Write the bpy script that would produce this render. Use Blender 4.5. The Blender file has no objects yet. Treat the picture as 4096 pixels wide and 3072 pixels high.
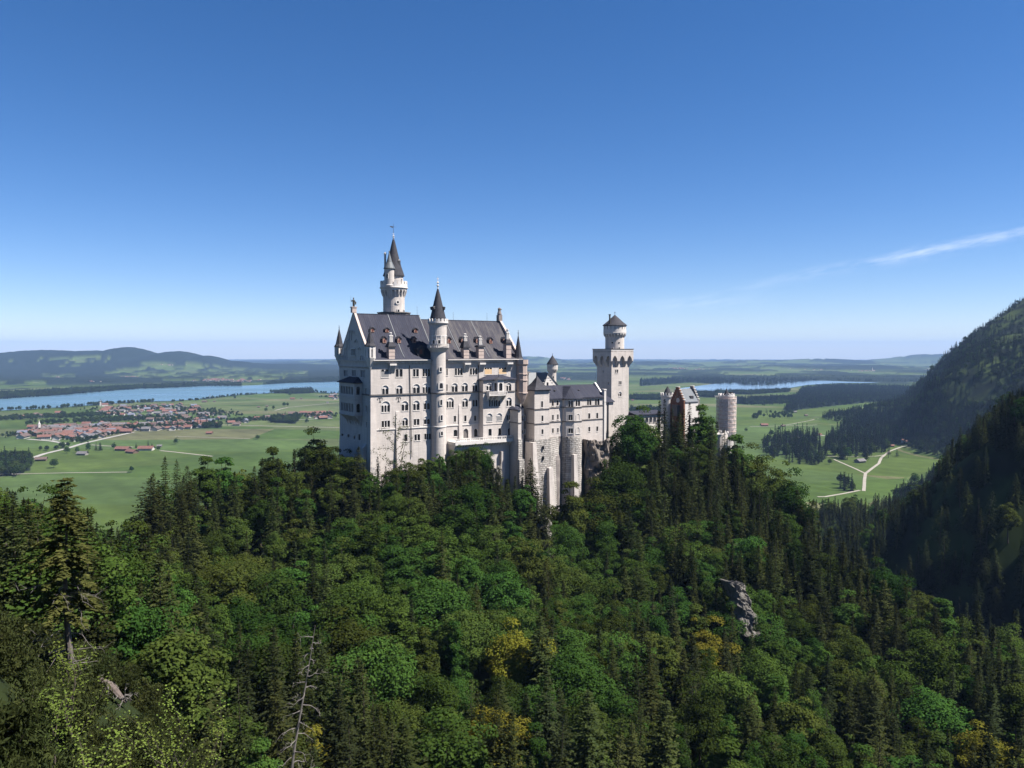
import bpy, math, random
import numpy as np
from mathutils import Vector, Matrix

# ------------------------------------------------------------------ camera, sky, sun, exposure
SC = bpy.context.scene
COL = SC.collection
FPX = 3094.0                       # focal length in photograph pixels (4096 wide)
HZ = 1402.0                        # eye level row in the photograph
PITCH = math.atan((1536.0 - HZ) / FPX)
cam_d = bpy.data.cameras.new("camera")
cam = bpy.data.objects.new("camera", cam_d)
COL.objects.link(cam)
cam_d.sensor_width = 36.0
cam_d.lens = 36.0 * FPX / 4096.0
cam_d.clip_start = 0.5
cam_d.clip_end = 200000.0
cam.location = (0, 0, 0)
cam.rotation_euler = (math.pi / 2 - PITCH, 0, 0)
SC.camera = cam

SUN_EL = math.radians(55)
SUN_AZ = math.radians(102)         # clockwise from +Y
SUN = Vector((math.sin(SUN_AZ) * math.cos(SUN_EL), math.cos(SUN_AZ) * math.cos(SUN_EL), math.sin(SUN_EL)))
sl = bpy.data.lights.new("sun", 'SUN')
sl.energy = 5.0
sl.angle = math.radians(0.53)
sl.color = (1.0, 0.945, 0.875)
so = bpy.data.objects.new("sun", sl)
COL.objects.link(so)
so.rotation_euler = (-SUN).to_track_quat('-Z', 'Y').to_euler()
so.location = (300, -100, 400)

W = bpy.data.worlds.new("World")
SC.world = W
W.use_nodes = True
wn, wl = W.node_tree.nodes, W.node_tree.links
wn.clear()
def wmath(op, a, b=None, c=None):
    n = wn.new('ShaderNodeMath'); n.operation = op
    for i, v in enumerate((a, b, c)):
        if v is None: continue
        if isinstance(v, (int, float)): n.inputs[i].default_value = v
        else: wl.new(v, n.inputs[i])
    return n.outputs[0]
sky = wn.new('ShaderNodeTexSky')
sky.sky_type = 'NISHITA'
sky.sun_disc = False
sky.sun_elevation = SUN_EL
sky.sun_rotation = SUN_AZ
sky.altitude = 0
sky.air_density = 0.7
sky.dust_density = 0.1
sky.ozone_density = 2.0
hs = wn.new('ShaderNodeHueSaturation')
hs.inputs['Saturation'].default_value = 1.3
wl.new(sky.outputs[0], hs.inputs['Color'])
# thin cirrus streak low in the east (clouds of the sky itself, by direction)
tc = wn.new('ShaderNodeTexCoord')
sx = wn.new('ShaderNodeSeparateXYZ'); wl.new(tc.outputs['Generated'], sx.inputs[0])
dy = wmath('MAXIMUM', sx.outputs[1], 0.05)
U = wmath('DIVIDE', sx.outputs[0], dy)
V = wmath('DIVIDE', sx.outputs[2], dy)
cx = wn.new('ShaderNodeCombineXYZ')
along = wmath('ADD', U, wmath('MULTIPLY', V, 0.21))
across = wmath('SUBTRACT', V, wmath('MULTIPLY', U, 0.21))
wl.new(wmath('MULTIPLY', along, 16.0), cx.inputs[0]); wl.new(wmath('MULTIPLY', across, 95.0), cx.inputs[1])
nz = wn.new('ShaderNodeTexNoise'); nz.inputs['Scale'].default_value = 1.0; nz.inputs['Detail'].default_value = 6.0; nz.inputs['Roughness'].default_value = 0.62
wl.new(cx.outputs[0], nz.inputs['Vector'])
nw = wn.new('ShaderNodeTexNoise'); nw.inputs['Scale'].default_value = 9.0; nw.inputs['Detail'].default_value = 4.0; wl.new(tc.outputs['Generated'], nw.inputs['Vector'])
WOB = wmath('MULTIPLY', wmath('SUBTRACT', nw.outputs[0], 0.5), 0.012)
def band(c0, c1, width, u0, u1, u2, u3):
    # soft band around V = c0 + c1*U with ends fading between u0..u1 and u2..u3
    d = wmath('SUBTRACT', V, wmath('ADD', wmath('ADD', wmath('MULTIPLY', U, c1), c0), WOB))
    g = wmath('DIVIDE', d, width)
    g = wmath('POWER', 2.718, wmath('MULTIPLY', wmath('MULTIPLY', g, g), -1.0))
    def ss(a, b):
        n = wn.new('ShaderNodeMapRange'); n.interpolation_type = 'SMOOTHSTEP'
        wl.new(U, n.inputs[0]); n.inputs[1].default_value = a; n.inputs[2].default_value = b
        return n.outputs[0]
    return wmath('MULTIPLY', g, wmath('MULTIPLY', ss(u0, u1), wmath('SUBTRACT', 1.0, ss(u2, u3))))
m1 = band(0.0205, 0.200, 0.0085, 0.40, 0.56, 0.9, 1.2)
m2 = band(0.0262, 0.188, 0.0060, 0.20, 0.40, 0.44, 0.62)
m3 = band(0.047, 0.06, 0.0075, 0.10, 0.22, 0.26, 0.36)
nzr = wn.new('ShaderNodeMapRange'); wl.new(nz.outputs[0], nzr.inputs[0]); nzr.inputs[1].default_value = 0.40; nzr.inputs[2].default_value = 0.82
tot = wmath('ADD', wmath('ADD', wmath('MULTIPLY', m1, 0.50), wmath('MULTIPLY', m2, 0.34)), wmath('MULTIPLY', m3, 0.30))
tot = wmath('MULTIPLY', tot, nzr.outputs[0])
mx = wn.new('ShaderNodeMixRGB'); mx.inputs[2].default_value = (8.4, 9.0, 10.0, 1)
tn = wn.new('ShaderNodeMixRGB'); tn.blend_type = 'MULTIPLY'; tn.inputs[0].default_value = 1.0; tn.inputs[2].default_value = (1.02, 0.955, 1.05, 1); wl.new(hs.outputs[0], tn.inputs[1])
wl.new(tot, mx.inputs[0]); wl.new(tn.outputs[0], mx.inputs[1])
bg = wn.new('ShaderNodeBackground'); bg.inputs[1].default_value = 0.05
wl.new(mx.outputs[0], bg.inputs[0])
wo = wn.new('ShaderNodeOutputWorld'); wl.new(bg.outputs[0], wo.inputs[0])

SC.view_settings.view_transform = 'Standard'
SC.view_settings.look = 'None'
SC.view_settings.exposure = 1.46
SC.view_settings.gamma = 1.0
SC.render.engine = 'CYCLES'
SC.cycles.use_denoising = True
SC.cycles.max_bounces = 5
SC.cycles.diffuse_bounces = 2
SC.cycles.glossy_bounces = 2
SC.cycles.transmission_bounces = 2
SC.cycles.transparent_max_bounces = 6
SC.cycles.volume_bounces = 0
SC.cycles.caustics_reflective = False
SC.cycles.caustics_refractive = False
SC.cycles.sample_clamp_indirect = 4.0

# ------------------------------------------------------------------ pixel -> ray (photograph pixels, 4096 x 3072)
cP, sP = math.cos(PITCH), math.sin(PITCH)
def ray(px, py):
    u = (px - 2048.0) / FPX; v = (1536.0 - py) / FPX
    return Vector((u, cP + v * sP, -sP + v * cP))
def at(px, py, Y):
    d = ray(px, py); return d * (Y / d.y)
def proj(x, y, z):
    yc = y * cP - z * sP; zc = y * sP + z * cP
    return 2048.0 + FPX * x / yc, 1536.0 - FPX * zc / yc

# ------------------------------------------------------------------ object helpers
def tag(o, label=None, cat=None, group=None, kind=None):
    if label: o['label'] = label
    if cat: o['category'] = cat
    if group: o['group'] = group
    if kind: o['kind'] = kind
    return o
def empty(name, loc, rz=0.0, parent=None):
    o = bpy.data.objects.new(name, None); COL.objects.link(o)
    o.location = loc; o.rotation_euler = (0, 0, rz); o.empty_display_size = 1.0
    if parent: o.parent = parent
    return o
def mesh_obj(name, verts, faces, mat=None, parent=None, smooth=False, link=True):
    me = bpy.data.meshes.new(name)
    me.from_pydata(verts, [], faces)
    if mat: me.materials.append(mat)
    if smooth:
        me.polygons.foreach_set('use_smooth', np.ones(len(me.polygons), dtype=bool))
    o = bpy.data.objects.new(name, me)
    if link: COL.objects.link(o)
    if parent: o.parent = parent
    return o
def np_mesh(name, V, quads, mat=None, nper=4):
    """fast mesh from numpy arrays"""
    me = bpy.data.meshes.new(name)
    V = np.asarray(V, dtype=np.float32); F = np.asarray(quads, dtype=np.int32)
    me.vertices.add(len(V)); me.vertices.foreach_set('co', V.ravel())
    me.loops.add(F.size); me.loops.foreach_set('vertex_index', F.ravel())
    me.polygons.add(len(F))
    me.polygons.foreach_set('loop_start', np.arange(0, F.size, nper, dtype=np.int32))
    me.polygons.foreach_set('loop_total', np.full(len(F), nper, dtype=np.int32))
    me.update(calc_edges=True); me.validate()
    if mat: me.materials.append(mat)
    return me
class MB:
    """collects polygons, builds ONE mesh object"""
    def __init__(s): s.v = []; s.f = []
    def poly(s, pts):
        i = len(s.v); s.v += [tuple(p) for p in pts]; s.f.append(tuple(range(i, i + len(pts)))); return s
    def hexa(s, b, t):
        i = len(s.v); s.v += [tuple(p) for p in b] + [tuple(p) for p in t]; n = len(b)
        s.f.append(tuple(i + k for k in reversed(range(n)))); s.f.append(tuple(i + n + k for k in range(n)))
        for k in range(n):
            l = (k + 1) % n; s.f.append((i + k, i + l, i + n + l, i + n + k))
        return s
    def box(s, x0, x1, y0, y1, z0, z1):
        return s.hexa([(x0, y0, z0), (x1, y0, z0), (x1, y1, z0), (x0, y1, z0)], [(x0, y0, z1), (x1, y0, z1), (x1, y1, z1), (x0, y1, z1)])
    def prism(s, pts, z0, z1):
        return s.hexa([(p[0], p[1], z0) for p in pts], [(p[0], p[1], z1) for p in pts])
    def lathe(s, prof, cx=0, cy=0, n=24, a0=0.0, a1=2 * math.pi):
        full = abs(a1 - a0 - 2 * math.pi) < 1e-6
        m = n if full else n + 1
        i = len(s.v)
        for r, z in prof:
            for k in range(m):
                a = a0 + (a1 - a0) * k / n
                s.v.append((cx + r * math.cos(a), cy + r * math.sin(a), z))
        for j in range(len(prof) - 1):
            for k in range(n):
                l = (k + 1) % m
                s.f.append((i + j * m + k, i + j * m + l, i + (j + 1) * m + l, i + (j + 1) * m + k))
        return s
    def tube(s, p0, p1, r0, r1=None, n=6):
        r1 = r0 if r1 is None else r1
        p0 = Vector(p0); p1 = Vector(p1); d = (p1 - p0)
        if d.length < 1e-6: return s
        d.normalize(); a = d.orthogonal().normalized(); b = d.cross(a)
        i = len(s.v)
        for p, r in ((p0, r0), (p1, r1)):
            for k in range(n):
                t = 2 * math.pi * k / n; q = p + (a * math.cos(t) + b * math.sin(t)) * r; s.v.append(tuple(q))
        for k in range(n):
            l = (k + 1) % n; s.f.append((i + k, i + l, i + n + l, i + n + k))
        s.f.append(tuple(i + k for k in range(n))); s.f.append(tuple(i + n + k for k in range(n)))
        return s
    def build(s, name, mat, parent=None, off=(0, 0, 0), smooth=False):
        if off != (0, 0, 0):
            s.v = [(a - off[0], b - off[1], c - off[2]) for a, b, c in s.v]
        return mesh_obj(name, s.v, s.f, mat, parent, smooth)

# ------------------------------------------------------------------ materials
MATS = {}
ALB = 0.69                         # common base-colour scale for this exposure
def sc3(c): return tuple(v * ALB for v in c)
def newmat(name):
    m = bpy.data.materials.new(name); m.use_nodes = True; MATS[name] = m
    nt = m.node_tree; nt.nodes.clear()
    return m, nt.nodes, nt.links
def simple(name, col, rough=0.8, noise=0.0, scale=1.0, col2=None, metallic=0.0, spec=0.3, bump=0.0):
    col = sc3(col); col2 = sc3(col2) if col2 else None
    m, n, l = newmat(name)
    out = n.new('ShaderNodeOutputMaterial'); b = n.new('ShaderNodeBsdfPrincipled')
    l.new(b.outputs[0], out.inputs[0])
    b.inputs['Roughness'].default_value = rough; b.inputs['Metallic'].default_value = metallic
    b.inputs['Specular IOR Level'].default_value = spec
    if noise or col2:
        t = n.new('ShaderNodeTexCoord'); nz = n.new('ShaderNodeTexNoise'); nz.inputs['Scale'].default_value = scale; nz.inputs['Detail'].default_value = 5
        l.new(t.outputs['Object'], nz.inputs['Vector'])
        r = n.new('ShaderNodeMapRange'); r.inputs[1].default_value = 0.3; r.inputs[2].default_value = 0.7; l.new(nz.outputs[0], r.inputs[0])
        mx = n.new('ShaderNodeMixRGB')
        c2 = col2 or tuple(c * (1 - noise) for c in col)
        mx.inputs[1].default_value = (*col, 1); mx.inputs[2].default_value = (*c2, 1)
        l.new(r.outputs[0], mx.inputs[0]); l.new(mx.outputs[0], b.inputs['Base Color'])
        if bump:
            bp = n.new('ShaderNodeBump'); bp.inputs['Strength'].default_value = 1.0; bp.inputs['Distance'].default_value = bump
            l.new(nz.outputs[0], bp.inputs['Height']); l.new(bp.outputs[0], b.inputs['Normal'])
    else:
        b.inputs['Base Color'].default_value = (*col, 1)
    return m
def masonry(name, col, mortar, col2, scale, bw, rh, bumpd, msize=0.02, stain=0.25):
    """coursed stone; courses run along local x/y of the axis-aligned walls"""
    col, mortar, col2 = sc3(col), sc3(mortar), sc3(col2)
    m, n, l = newmat(name)
    out = n.new('ShaderNodeOutputMaterial'); b = n.new('ShaderNodeBsdfPrincipled'); l.new(b.outputs[0], out.inputs[0])
    b.inputs['Roughness'].default_value = 0.9; b.inputs['Specular IOR Level'].default_value = 0.2
    t = n.new('ShaderNodeTexCoord'); s = n.new('ShaderNodeSeparateXYZ'); l.new(t.outputs['Object'], s.inputs[0])
    ad = n.new('ShaderNodeMath'); ad.operation = 'ADD'; l.new(s.outputs[0], ad.inputs[0]); l.new(s.outputs[1], ad.inputs[1])
    c = n.new('ShaderNodeCombineXYZ'); l.new(ad.outputs[0], c.inputs[0]); l.new(s.outputs[2], c.inputs[1])
    br = n.new('ShaderNodeTexBrick'); l.new(c.outputs[0], br.inputs['Vector'])
    br.inputs['Scale'].default_value = scale; br.inputs['Brick Width'].default_value = bw; br.inputs['Row Height'].default_value = rh
    br.inputs['Mortar Size'].default_value = msize; br.inputs['Mortar Smooth'].default_value = 0.6
    br.inputs['Color1'].default_value = (*col, 1); br.inputs['Color2'].default_value = (*col2, 1); br.inputs['Mortar'].default_value = (*mortar, 1)
    nz = n.new('ShaderNodeTexNoise'); nz.inputs['Scale'].default_value = 0.35; nz.inputs['Detail'].default_value = 7; nz.inputs['Roughness'].default_value = 0.65
    mp = n.new('ShaderNodeMapping'); mp.inputs['Scale'].default_value = (1.6, 1.6, 0.5); l.new(t.outputs['Object'], mp.inputs[0]); l.new(mp.outputs[0], nz.inputs['Vector'])
    r = n.new('ShaderNodeMapRange'); r.inputs[1].default_value = 0.35; r.inputs[2].default_value = 0.75; r.inputs[3].default_value = 1.0; r.inputs[4].default_value = 1.0 - stain
    l.new(nz.outputs[0], r.inputs[0])
    ns = n.new('ShaderNodeTexNoise'); ns.inputs['Scale'].default_value = 1.0; ns.inputs['Detail'].default_value = 5; ms = n.new('ShaderNodeMapping'); ms.inputs['Scale'].default_value = (1.1, 1.1, 0.07); l.new(t.outputs['Object'], ms.inputs[0]); l.new(ms.outputs[0], ns.inputs['Vector'])
    rs2 = n.new('ShaderNodeMapRange'); rs2.inputs[1].default_value = 0.5; rs2.inputs[2].default_value = 0.8; rs2.inputs[3].default_value = 1.0; rs2.inputs[4].default_value = 1.0 - stain * .9; l.new(ns.outputs[0], rs2.inputs[0])
    k2 = n.new('ShaderNodeMath'); k2.operation = 'MULTIPLY'; l.new(r.outputs[0], k2.inputs[0]); l.new(rs2.outputs[0], k2.inputs[1])
    mu = n.new('ShaderNodeMixRGB'); mu.blend_type = 'MULTIPLY'; mu.inputs[0].default_value = 1.0
    l.new(br.outputs[0], mu.inputs[1]); l.new(k2.outputs[0], mu.inputs[2]); l.new(mu.outputs[0], b.inputs['Base Color'])
    nf = n.new('ShaderNodeTexNoise'); nf.inputs['Scale'].default_value = 2.2; nf.inputs['Detail'].default_value = 4; l.new(t.outputs['Object'], nf.inputs['Vector'])
    hm = n.new('ShaderNodeMath'); hm.operation = 'SUBTRACT'; l.new(nf.outputs[0], hm.inputs[0]); l.new(br.outputs['Fac'], hm.inputs[1])
    bp = n.new('ShaderNodeBump'); bp.inputs['Distance'].default_value = bumpd; bp.inputs['Strength'].default_value = 1.0
    l.new(hm.outputs[0], bp.inputs['Height']); l.new(bp.outputs[0], b.inputs['Normal'])
    return m
STONE = masonry('limestone', (0.70, 0.64, 0.595), (0.58, 0.525, 0.485), (0.64, 0.585, 0.545), 1.0, 2.3, 0.42, 0.02, 0.02, 0.22)
TRIM = simple('pale_trim', (0.74, 0.70, 0.665), 0.85, 0.12, 1.2)
RUST = masonry('rusticated_stone', (0.70, 0.66, 0.61), (0.25, 0.23, 0.21), (0.50, 0.46, 0.43), 1.0, 1.45, 0.72, 0.32, 0.075, 0.4)
DARKSTONE = simple('weathered_stone', (0.30, 0.265, 0.25), 0.95, 0.45, 0.4, bump=0.15)
BRICKPINK = masonry('pink_stone', (0.54, 0.435, 0.385), (0.46, 0.38, 0.345), (0.48, 0.385, 0.345), 1.0, 0.9, 0.4, 0.02, 0.03, 0.15)
REDBRICK = masonry('red_brick', (0.30, 0.135, 0.085), (0.24, 0.16, 0.12), (0.23, 0.10, 0.065), 1.0, 0.5, 0.22, 0.01, 0.02, 0.3)
def roofmat(name, col, seam, seamw, stain, axis='xy', rough=0.85):
    col, stain = sc3(col), sc3(stain)
    m, n, l = newmat(name)
    out = n.new('ShaderNodeOutputMaterial'); b = n.new('ShaderNodeBsdfPrincipled'); l.new(b.outputs[0], out.inputs[0])
    b.inputs['Roughness'].default_value = rough; b.inputs['Specular IOR Level'].default_value = 0.12
    t = n.new('ShaderNodeTexCoord')
    w = n.new('ShaderNodeTexWave'); w.wave_type = 'BANDS'; w.bands_direction = 'X'; w.inputs['Scale'].default_value = seam; w.inputs['Distortion'].default_value = 0.4; w.inputs['Detail'].default_value = 1
    l.new(t.outputs['Object'], w.inputs['Vector'])
    cr = n.new('ShaderNodeMapRange'); cr.inputs[1].default_value = 0.86; cr.inputs[2].default_value = 0.97; l.new(w.outputs['Fac'], cr.inputs[0])
    mp = n.new('ShaderNodeMapping'); mp.inputs['Scale'].default_value = (0.9, 0.16, 0.16); l.new(t.outputs['Object'], mp.inputs[0])
    nz = n.new('ShaderNodeTexNoise'); nz.inputs['Scale'].default_value = 0.8; nz.inputs['Detail'].default_value = 8; nz.inputs['Roughness'].default_value = 0.7; l.new(mp.outputs[0], nz.inputs['Vector'])
    r = n.new('ShaderNodeMapRange'); r.inputs[1].default_value = 0.46; r.inputs[2].default_value = 0.78; l.new(nz.outputs[0], r.inputs[0])
    m1 = n.new('ShaderNodeMixRGB'); m1.inputs[1].default_value = (*col, 1); m1.inputs[2].default_value = (*stain, 1); l.new(r.outputs[0], m1.inputs[0])
    m2 = n.new('ShaderNodeMixRGB'); m2.inputs[2].default_value = (*[c * seamw for c in col], 1); l.new(m1.outputs[0], m2.inputs[1])
    k = n.new('ShaderNodeMath'); k.operation = 'MULTIPLY'; k.inputs[1].default_value = 0.35; l.new(cr.outputs[0], k.inputs[0]); l.new(k.outputs[0], m2.inputs[0])
    l.new(m2.outputs[0], b.inputs['Base Color'])
    bp = n.new('ShaderNodeBump'); bp.inputs['Distance'].default_value = 0.03; l.new(w.outputs['Fac'], bp.inputs['Height']); l.new(bp.outputs[0], b.inputs['Normal'])
    return m
SLATE = roofmat('slate_metal_roof', (0.036, 0.038, 0.056), 0.42, 0.6, (0.066, 0.066, 0.083))
SLATEOLD = roofmat('streaked_metal_roof', (0.050, 0.048, 0.060), 0.42, 1.8, (0.145, 0.135, 0.125))
CONE = simple('spire_metal', (0.040, 0.039, 0.047), 0.75, 0.35, 1.2, col2=(0.060, 0.060, 0.070), spec=.12)
LEAD = simple('lead_roof', (0.13, 0.145, 0.16), 0.55, 0.2, 0.8)
GLASS = simple('dark_window_pane', (0.012, 0.013, 0.017), 0.25, spec=0.5)
BOARD = simple('grey_shutter_board', (0.27, 0.265, 0.265), 0.8, 0.1, 2)
ORANGE = simple('orange_board', (0.72, 0.50, 0.29), 0.8, 0.15, 1.5)
DORMER = simple('terracotta_dormer', (0.36, 0.22, 0.175), 0.8, 0.15, 2)
DORMRED = simple('red_frame', (0.13, 0.035, 0.025), 0.7)
BRONZE = simple('bronze', (0.075, 0.07, 0.055), 0.5, 0.3, 3)
IRON = simple('dark_iron', (0.05, 0.05, 0.055), 0.5)
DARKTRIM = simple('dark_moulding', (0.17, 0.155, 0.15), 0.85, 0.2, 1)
CHIM = simple('chimney_stone', (0.58, 0.47, 0.42), 0.85, 0.15, 1.0)
# ================================================================== TERRAIN
PLAIN = -215.0
def curv(x, y): return (x * x + y * y) / (2 * 3.2e6)
def plain_hit(px, py, zoff=0.0):
    d = ray(px, py); z = PLAIN + zoff; p = None
    for _ in range(8):
        k = z / d.z; p = d * k; z = PLAIN + zoff - curv(p.x, p.y)
    return p
CTRL = []
def cp(px, Y, z): CTRL.append(((px - 2048) / FPX * Y, Y, z))
for a in [(1400, 268, -42), (1500, 246, -44), (1600, 252, -41), (1750, 258, -37), (1900, 265, -34.5), (1985, 268, -44), (2090, 272, -52), (2200, 277, -62), (2300, 283, -64), (2420, 290, -62), (2520, 315, -42), (2700, 332, -40), (2880, 345, -52), (3000, 350, -66),
          (1450, 300, -45), (1700, 312, -44), (2000, 322, -42), (2300, 335, -36), (2600, 352, -38), (2900, 370, -52),
          (1250, 260, -43), (1050, 248, -47), (850, 238, -49), (680, 215, -46), (560, 205, -54), (430, 200, -56), (300, 175, -47), (120, 150, -38), (-200, 150, -26), (0, 118, -30), (260, 122, -36), (480, 150, -48),
          (1300, 380, -120), (1700, 420, -130), (2100, 430, -130), (2600, 450, -130), (2900, 470, -140), (900, 330, -115), (600, 300, -110), (250, 270, -115), (-100, 260, -115), (-400, 260, -100),
          (900, 208, -57), (1300, 212, -58), (1700, 216, -55), (2000, 222, -62), (2300, 232, -76), (2600, 240, -74), (2900, 262, -72), (3150, 290, -70),
          (600, 150, -55), (900, 160, -60), (1300, 160, -64), (1700, 165, -63), (2000, 168, -66), (2300, 172, -74), (2600, 178, -77), (3100, 215, -84), (3400, 255, -79), (3580, 245, -82), (3800, 215, -86), (4000, 200, -86),
          (400, 105, -41), (700, 100, -49), (1000, 105, -58), (1300, 110, -64), (1700, 112, -67), (2000, 115, -70), (2400, 118, -74), (2800, 122, -78), (3200, 128, -80), (3600, 135, -82), (4000, 145, -88), (4300, 185, -84),
          (0, 28, -12.5), (300, 32, -16.2), (500, 40, -20), (700, 47, -25), (900, 56, -33), (1100, 58, -42), (0, 58, -18.5), (245, 55, -20.5), (420, 60, -22.5), (600, 62, -27), (800, 69, -37), (100, 45, -16.5), (400, 46, -19.5), (0, 85, -27), (250, 88, -34), (-400, 40, -12), (-500, 80, -30),
          (1500, 70, -60), (2000, 75, -68), (2600, 80, -74), (3300, 85, -78), (4000, 95, -82), (4500, 150, -80), (2048, 20, -70), (3500, 30, -75), (1200, 20, -45), (200, 12, -12),
          (3500, 330, -160), (3850, 280, -145), (3300, 400, -150), (4096, 260, -130), (3650, 300, -150), (3100, 420, -150),
          (4096, 450, -42), (3950, 420, -48), (4500, 470, 60), (3850, 470, -66), (3770, 540, -98), (3740, 600, -120), (3650, 640, -136), (3500, 700, -150), (3250, 760, -166), (3350, 730, -158), (3560, 560, -140), (3450, 520, -140), (4096, 650, -40), (4600, 700, 90), (3900, 700, -130),
          (3000, 620, -195), (2600, 620, -205), (2000, 600, -210), (1500, 560, -208), (1000, 480, -190), (500, 460, -195), (0, 420, -190),
          (3700, 1380, -214), (3300, 1150, -215), (3450, 1000, -214), (3700, 950, -205), (3760, 1500, -212), (3600, 1600, -215), (3500, 1250, -215), (3600, 1150, -214), (3800, 1350, -203), (3700, 1560, -208), (4096, 1400, -118), (4096, 1000, -70), (3900, 1100, -150), (3720, 1150, -209), (4600, 1200, 60),
          (3600, 1300, -215), (3500, 2000, -214), (3665, 1750, -188), (3725, 1800, -100), (3800, 2000, -22), (3600, 1900, -213), (3550, 1700, -214), (3640, 2050, -208), (3690, 1900, -150), (3900, 2200, 40), (4000, 2400, 100), (4096, 2600, 164), (4300, 2700, 300), (4700, 2900, 520), (3900, 1800, -30), (4096, 2000, 60), (4096, 1700, -30), (4500, 1800, 150),
          (3350, 2200, -214), (3500, 2600, -214), (3700, 3000, -190), (4000, 3300, -80), (4500, 3600, 200)]:
    cp(*a)
for px in (-600, -200, 200, 600, 1000, 1400, 1800, 2200, 2600, 3000):
    for Y in (700, 950, 1300, 1800, 2400, 3100): cp(px, Y, PLAIN)
for px in (3200, 3350):
    for Y in (1300, 1700, 2600, 3100): cp(px, Y, PLAIN)
CT = np.array(CTRL, dtype=float)
def _tps(x, y):
    """evaluate thin plate spline at arrays"""
    out = np.zeros(len(x))
    for i0 in range(0, len(x), 40000):
        sx_ = x[i0:i0 + 40000, None] / 1000.0; sy_ = y[i0:i0 + 40000, None] / 1000.0
        r2 = (sx_ - CT[None, :, 0] / 1000) ** 2 + (sy_ - CT[None, :, 1] / 1000) ** 2
        K = r2 * np.log(r2 + 1e-12)
        out[i0:i0 + 40000] = K @ TW[:-3] + TW[-3] + TW[-2] * sx_[:, 0] + TW[-1] * sy_[:, 0]
    return out
_n = len(CT); _r2 = ((CT[:, None, :2] - CT[None, :, :2]) / 1000.0) ** 2
_r2 = _r2.sum(-1); _A = np.zeros((_n + 3, _n + 3)); _A[:_n, :_n] = _r2 * np.log(_r2 + 1e-12) + np.eye(_n) * 2e-5
_P = np.column_stack([np.ones(_n), CT[:, :2] / 1000.0]); _A[:_n, _n:] = _P; _A[_n:, :_n] = _P.T
TW = np.linalg.solve(_A, np.concatenate([CT[:, 2], np.zeros(3)]))
_rng = np.random.RandomState(5)
_NG = _rng.rand(256, 256)
def vnoise(x, y):
    xi = np.floor(x).astype(int); yi = np.floor(y).astype(int); fx_ = x - xi; fy_ = y - yi
    fx_ = fx_ * fx_ * (3 - 2 * fx_); fy_ = fy_ * fy_ * (3 - 2 * fy_)
    g = lambda a, b: _NG[a % 256, b % 256]
    return (g(xi, yi) * (1 - fx_) + g(xi + 1, yi) * fx_) * (1 - fy_) + (g(xi, yi + 1) * (1 - fx_) + g(xi + 1, yi + 1) * fx_) * fy_
def fbm(x, y, o=4):
    a = 0; w = .5; s = 0
    for k in range(o): a = a + w * vnoise(x * 2 ** k + 17.3 * k, y * 2 ** k + 9.1 * k); s += w; w *= .5
    return a / s
def smooth(a, b, v):
    t = np.clip((v - a) / (b - a), 0, 1); return t * t * (3 - 2 * t)
# far hills: (px, distance, crest height above plain, half width along x, half depth)
HILLS = []
def hill(px, Y, py, wpx, dep, base=0):
    X = (px - 2048) / FPX * Y; z = (HZ - py) / FPX * Y; HILLS.append((X, Y, z - PLAIN + curv(X, Y), wpx / FPX * Y, dep))
hill(380, 8600, 1410, 330, 900); hill(60, 8600, 1432, 330, 900); hill(540, 8800, 1432, 110, 800); hill(-400, 9000, 1420, 330, 900)
hill(735, 8900, 1427, 115, 800); hill(850, 8900, 1447, 75, 700); hill(985, 9300, 1458, 70, 500); hill(1170, 9600, 1461, 170, 700)
hill(1330, 15000, 1440, 160, 1500); hill(2145, 16000, 1427, 110, 1500); hill(2060, 16000, 1438, 130, 1500)
hill(2400, 11500, 1452, 120, 700); hill(2600, 11800, 1450, 160, 600); hill(3000, 13500, 1444, 250, 900); hill(3300, 14000, 1438, 200, 1200); hill(3740, 15000, 1420, 210, 1500); hill(4000, 15000, 1415, 200, 1500)
hill(3100, 9800, 1465, 200, 500); hill(3500, 9500, 1467, 250, 500); hill(2700, 9000, 1474, 150, 500)
def ground(x, y):
    x = np.atleast_1d(np.asarray(x, float)); y = np.atleast_1d(np.asarray(y, float))
    c = (x * x + y * y) / (2 * 3.2e6)
    pl = np.full(len(x), PLAIN)
    r = np.hypot(x, y)
    roll = smooth(5600, 9000, r)
    pl = pl + roll * (52 * (fbm(x / 2300 + 3, y / 1500 + 8, 4) - .42) + 14 * (fbm(x / 500, y / 400, 3) - .5))
    pl = pl + smooth(2500, 3200, r) * 0.0
    for hx, hy, hh, wx, wy in HILLS:
        g = np.exp(-((x - hx) / wx) ** 2 - ((y - hy) / wy) ** 2)
        pl = np.maximum(pl, PLAIN + (pl - PLAIN) * .6 + hh * g)
    z = pl - c
    near = (r < 3700)
    if near.any():
        t = _tps(x[near], y[near]); p = pl[near]
        t = np.where(t < p + 9, p + np.maximum(0, (t - p)) ** 2 / 18.0 * (t > p), t - 4.5)
        t = t + np.where(t > p + 3, 1.8 * (fbm(x[near] / 9, y[near] / 9, 3) - .5) * 2, 0)
        yn = y[near]; xn = x[near]; t = t + smooth(950, 1300, yn) * smooth(12, 90, t - p) * (70 * (np.abs(fbm(xn / 170 + 5, yn / 330, 4) - .5) * -2 + .22))
        w = smooth(3000, 3600, r[near])
        z[near] = (np.minimum(t, 300 + (t - 300) * .05) * (1 - w) + p * w) - c[near]
    return z
def gz1(x, y): return float(ground([x], [y])[0])
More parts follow.
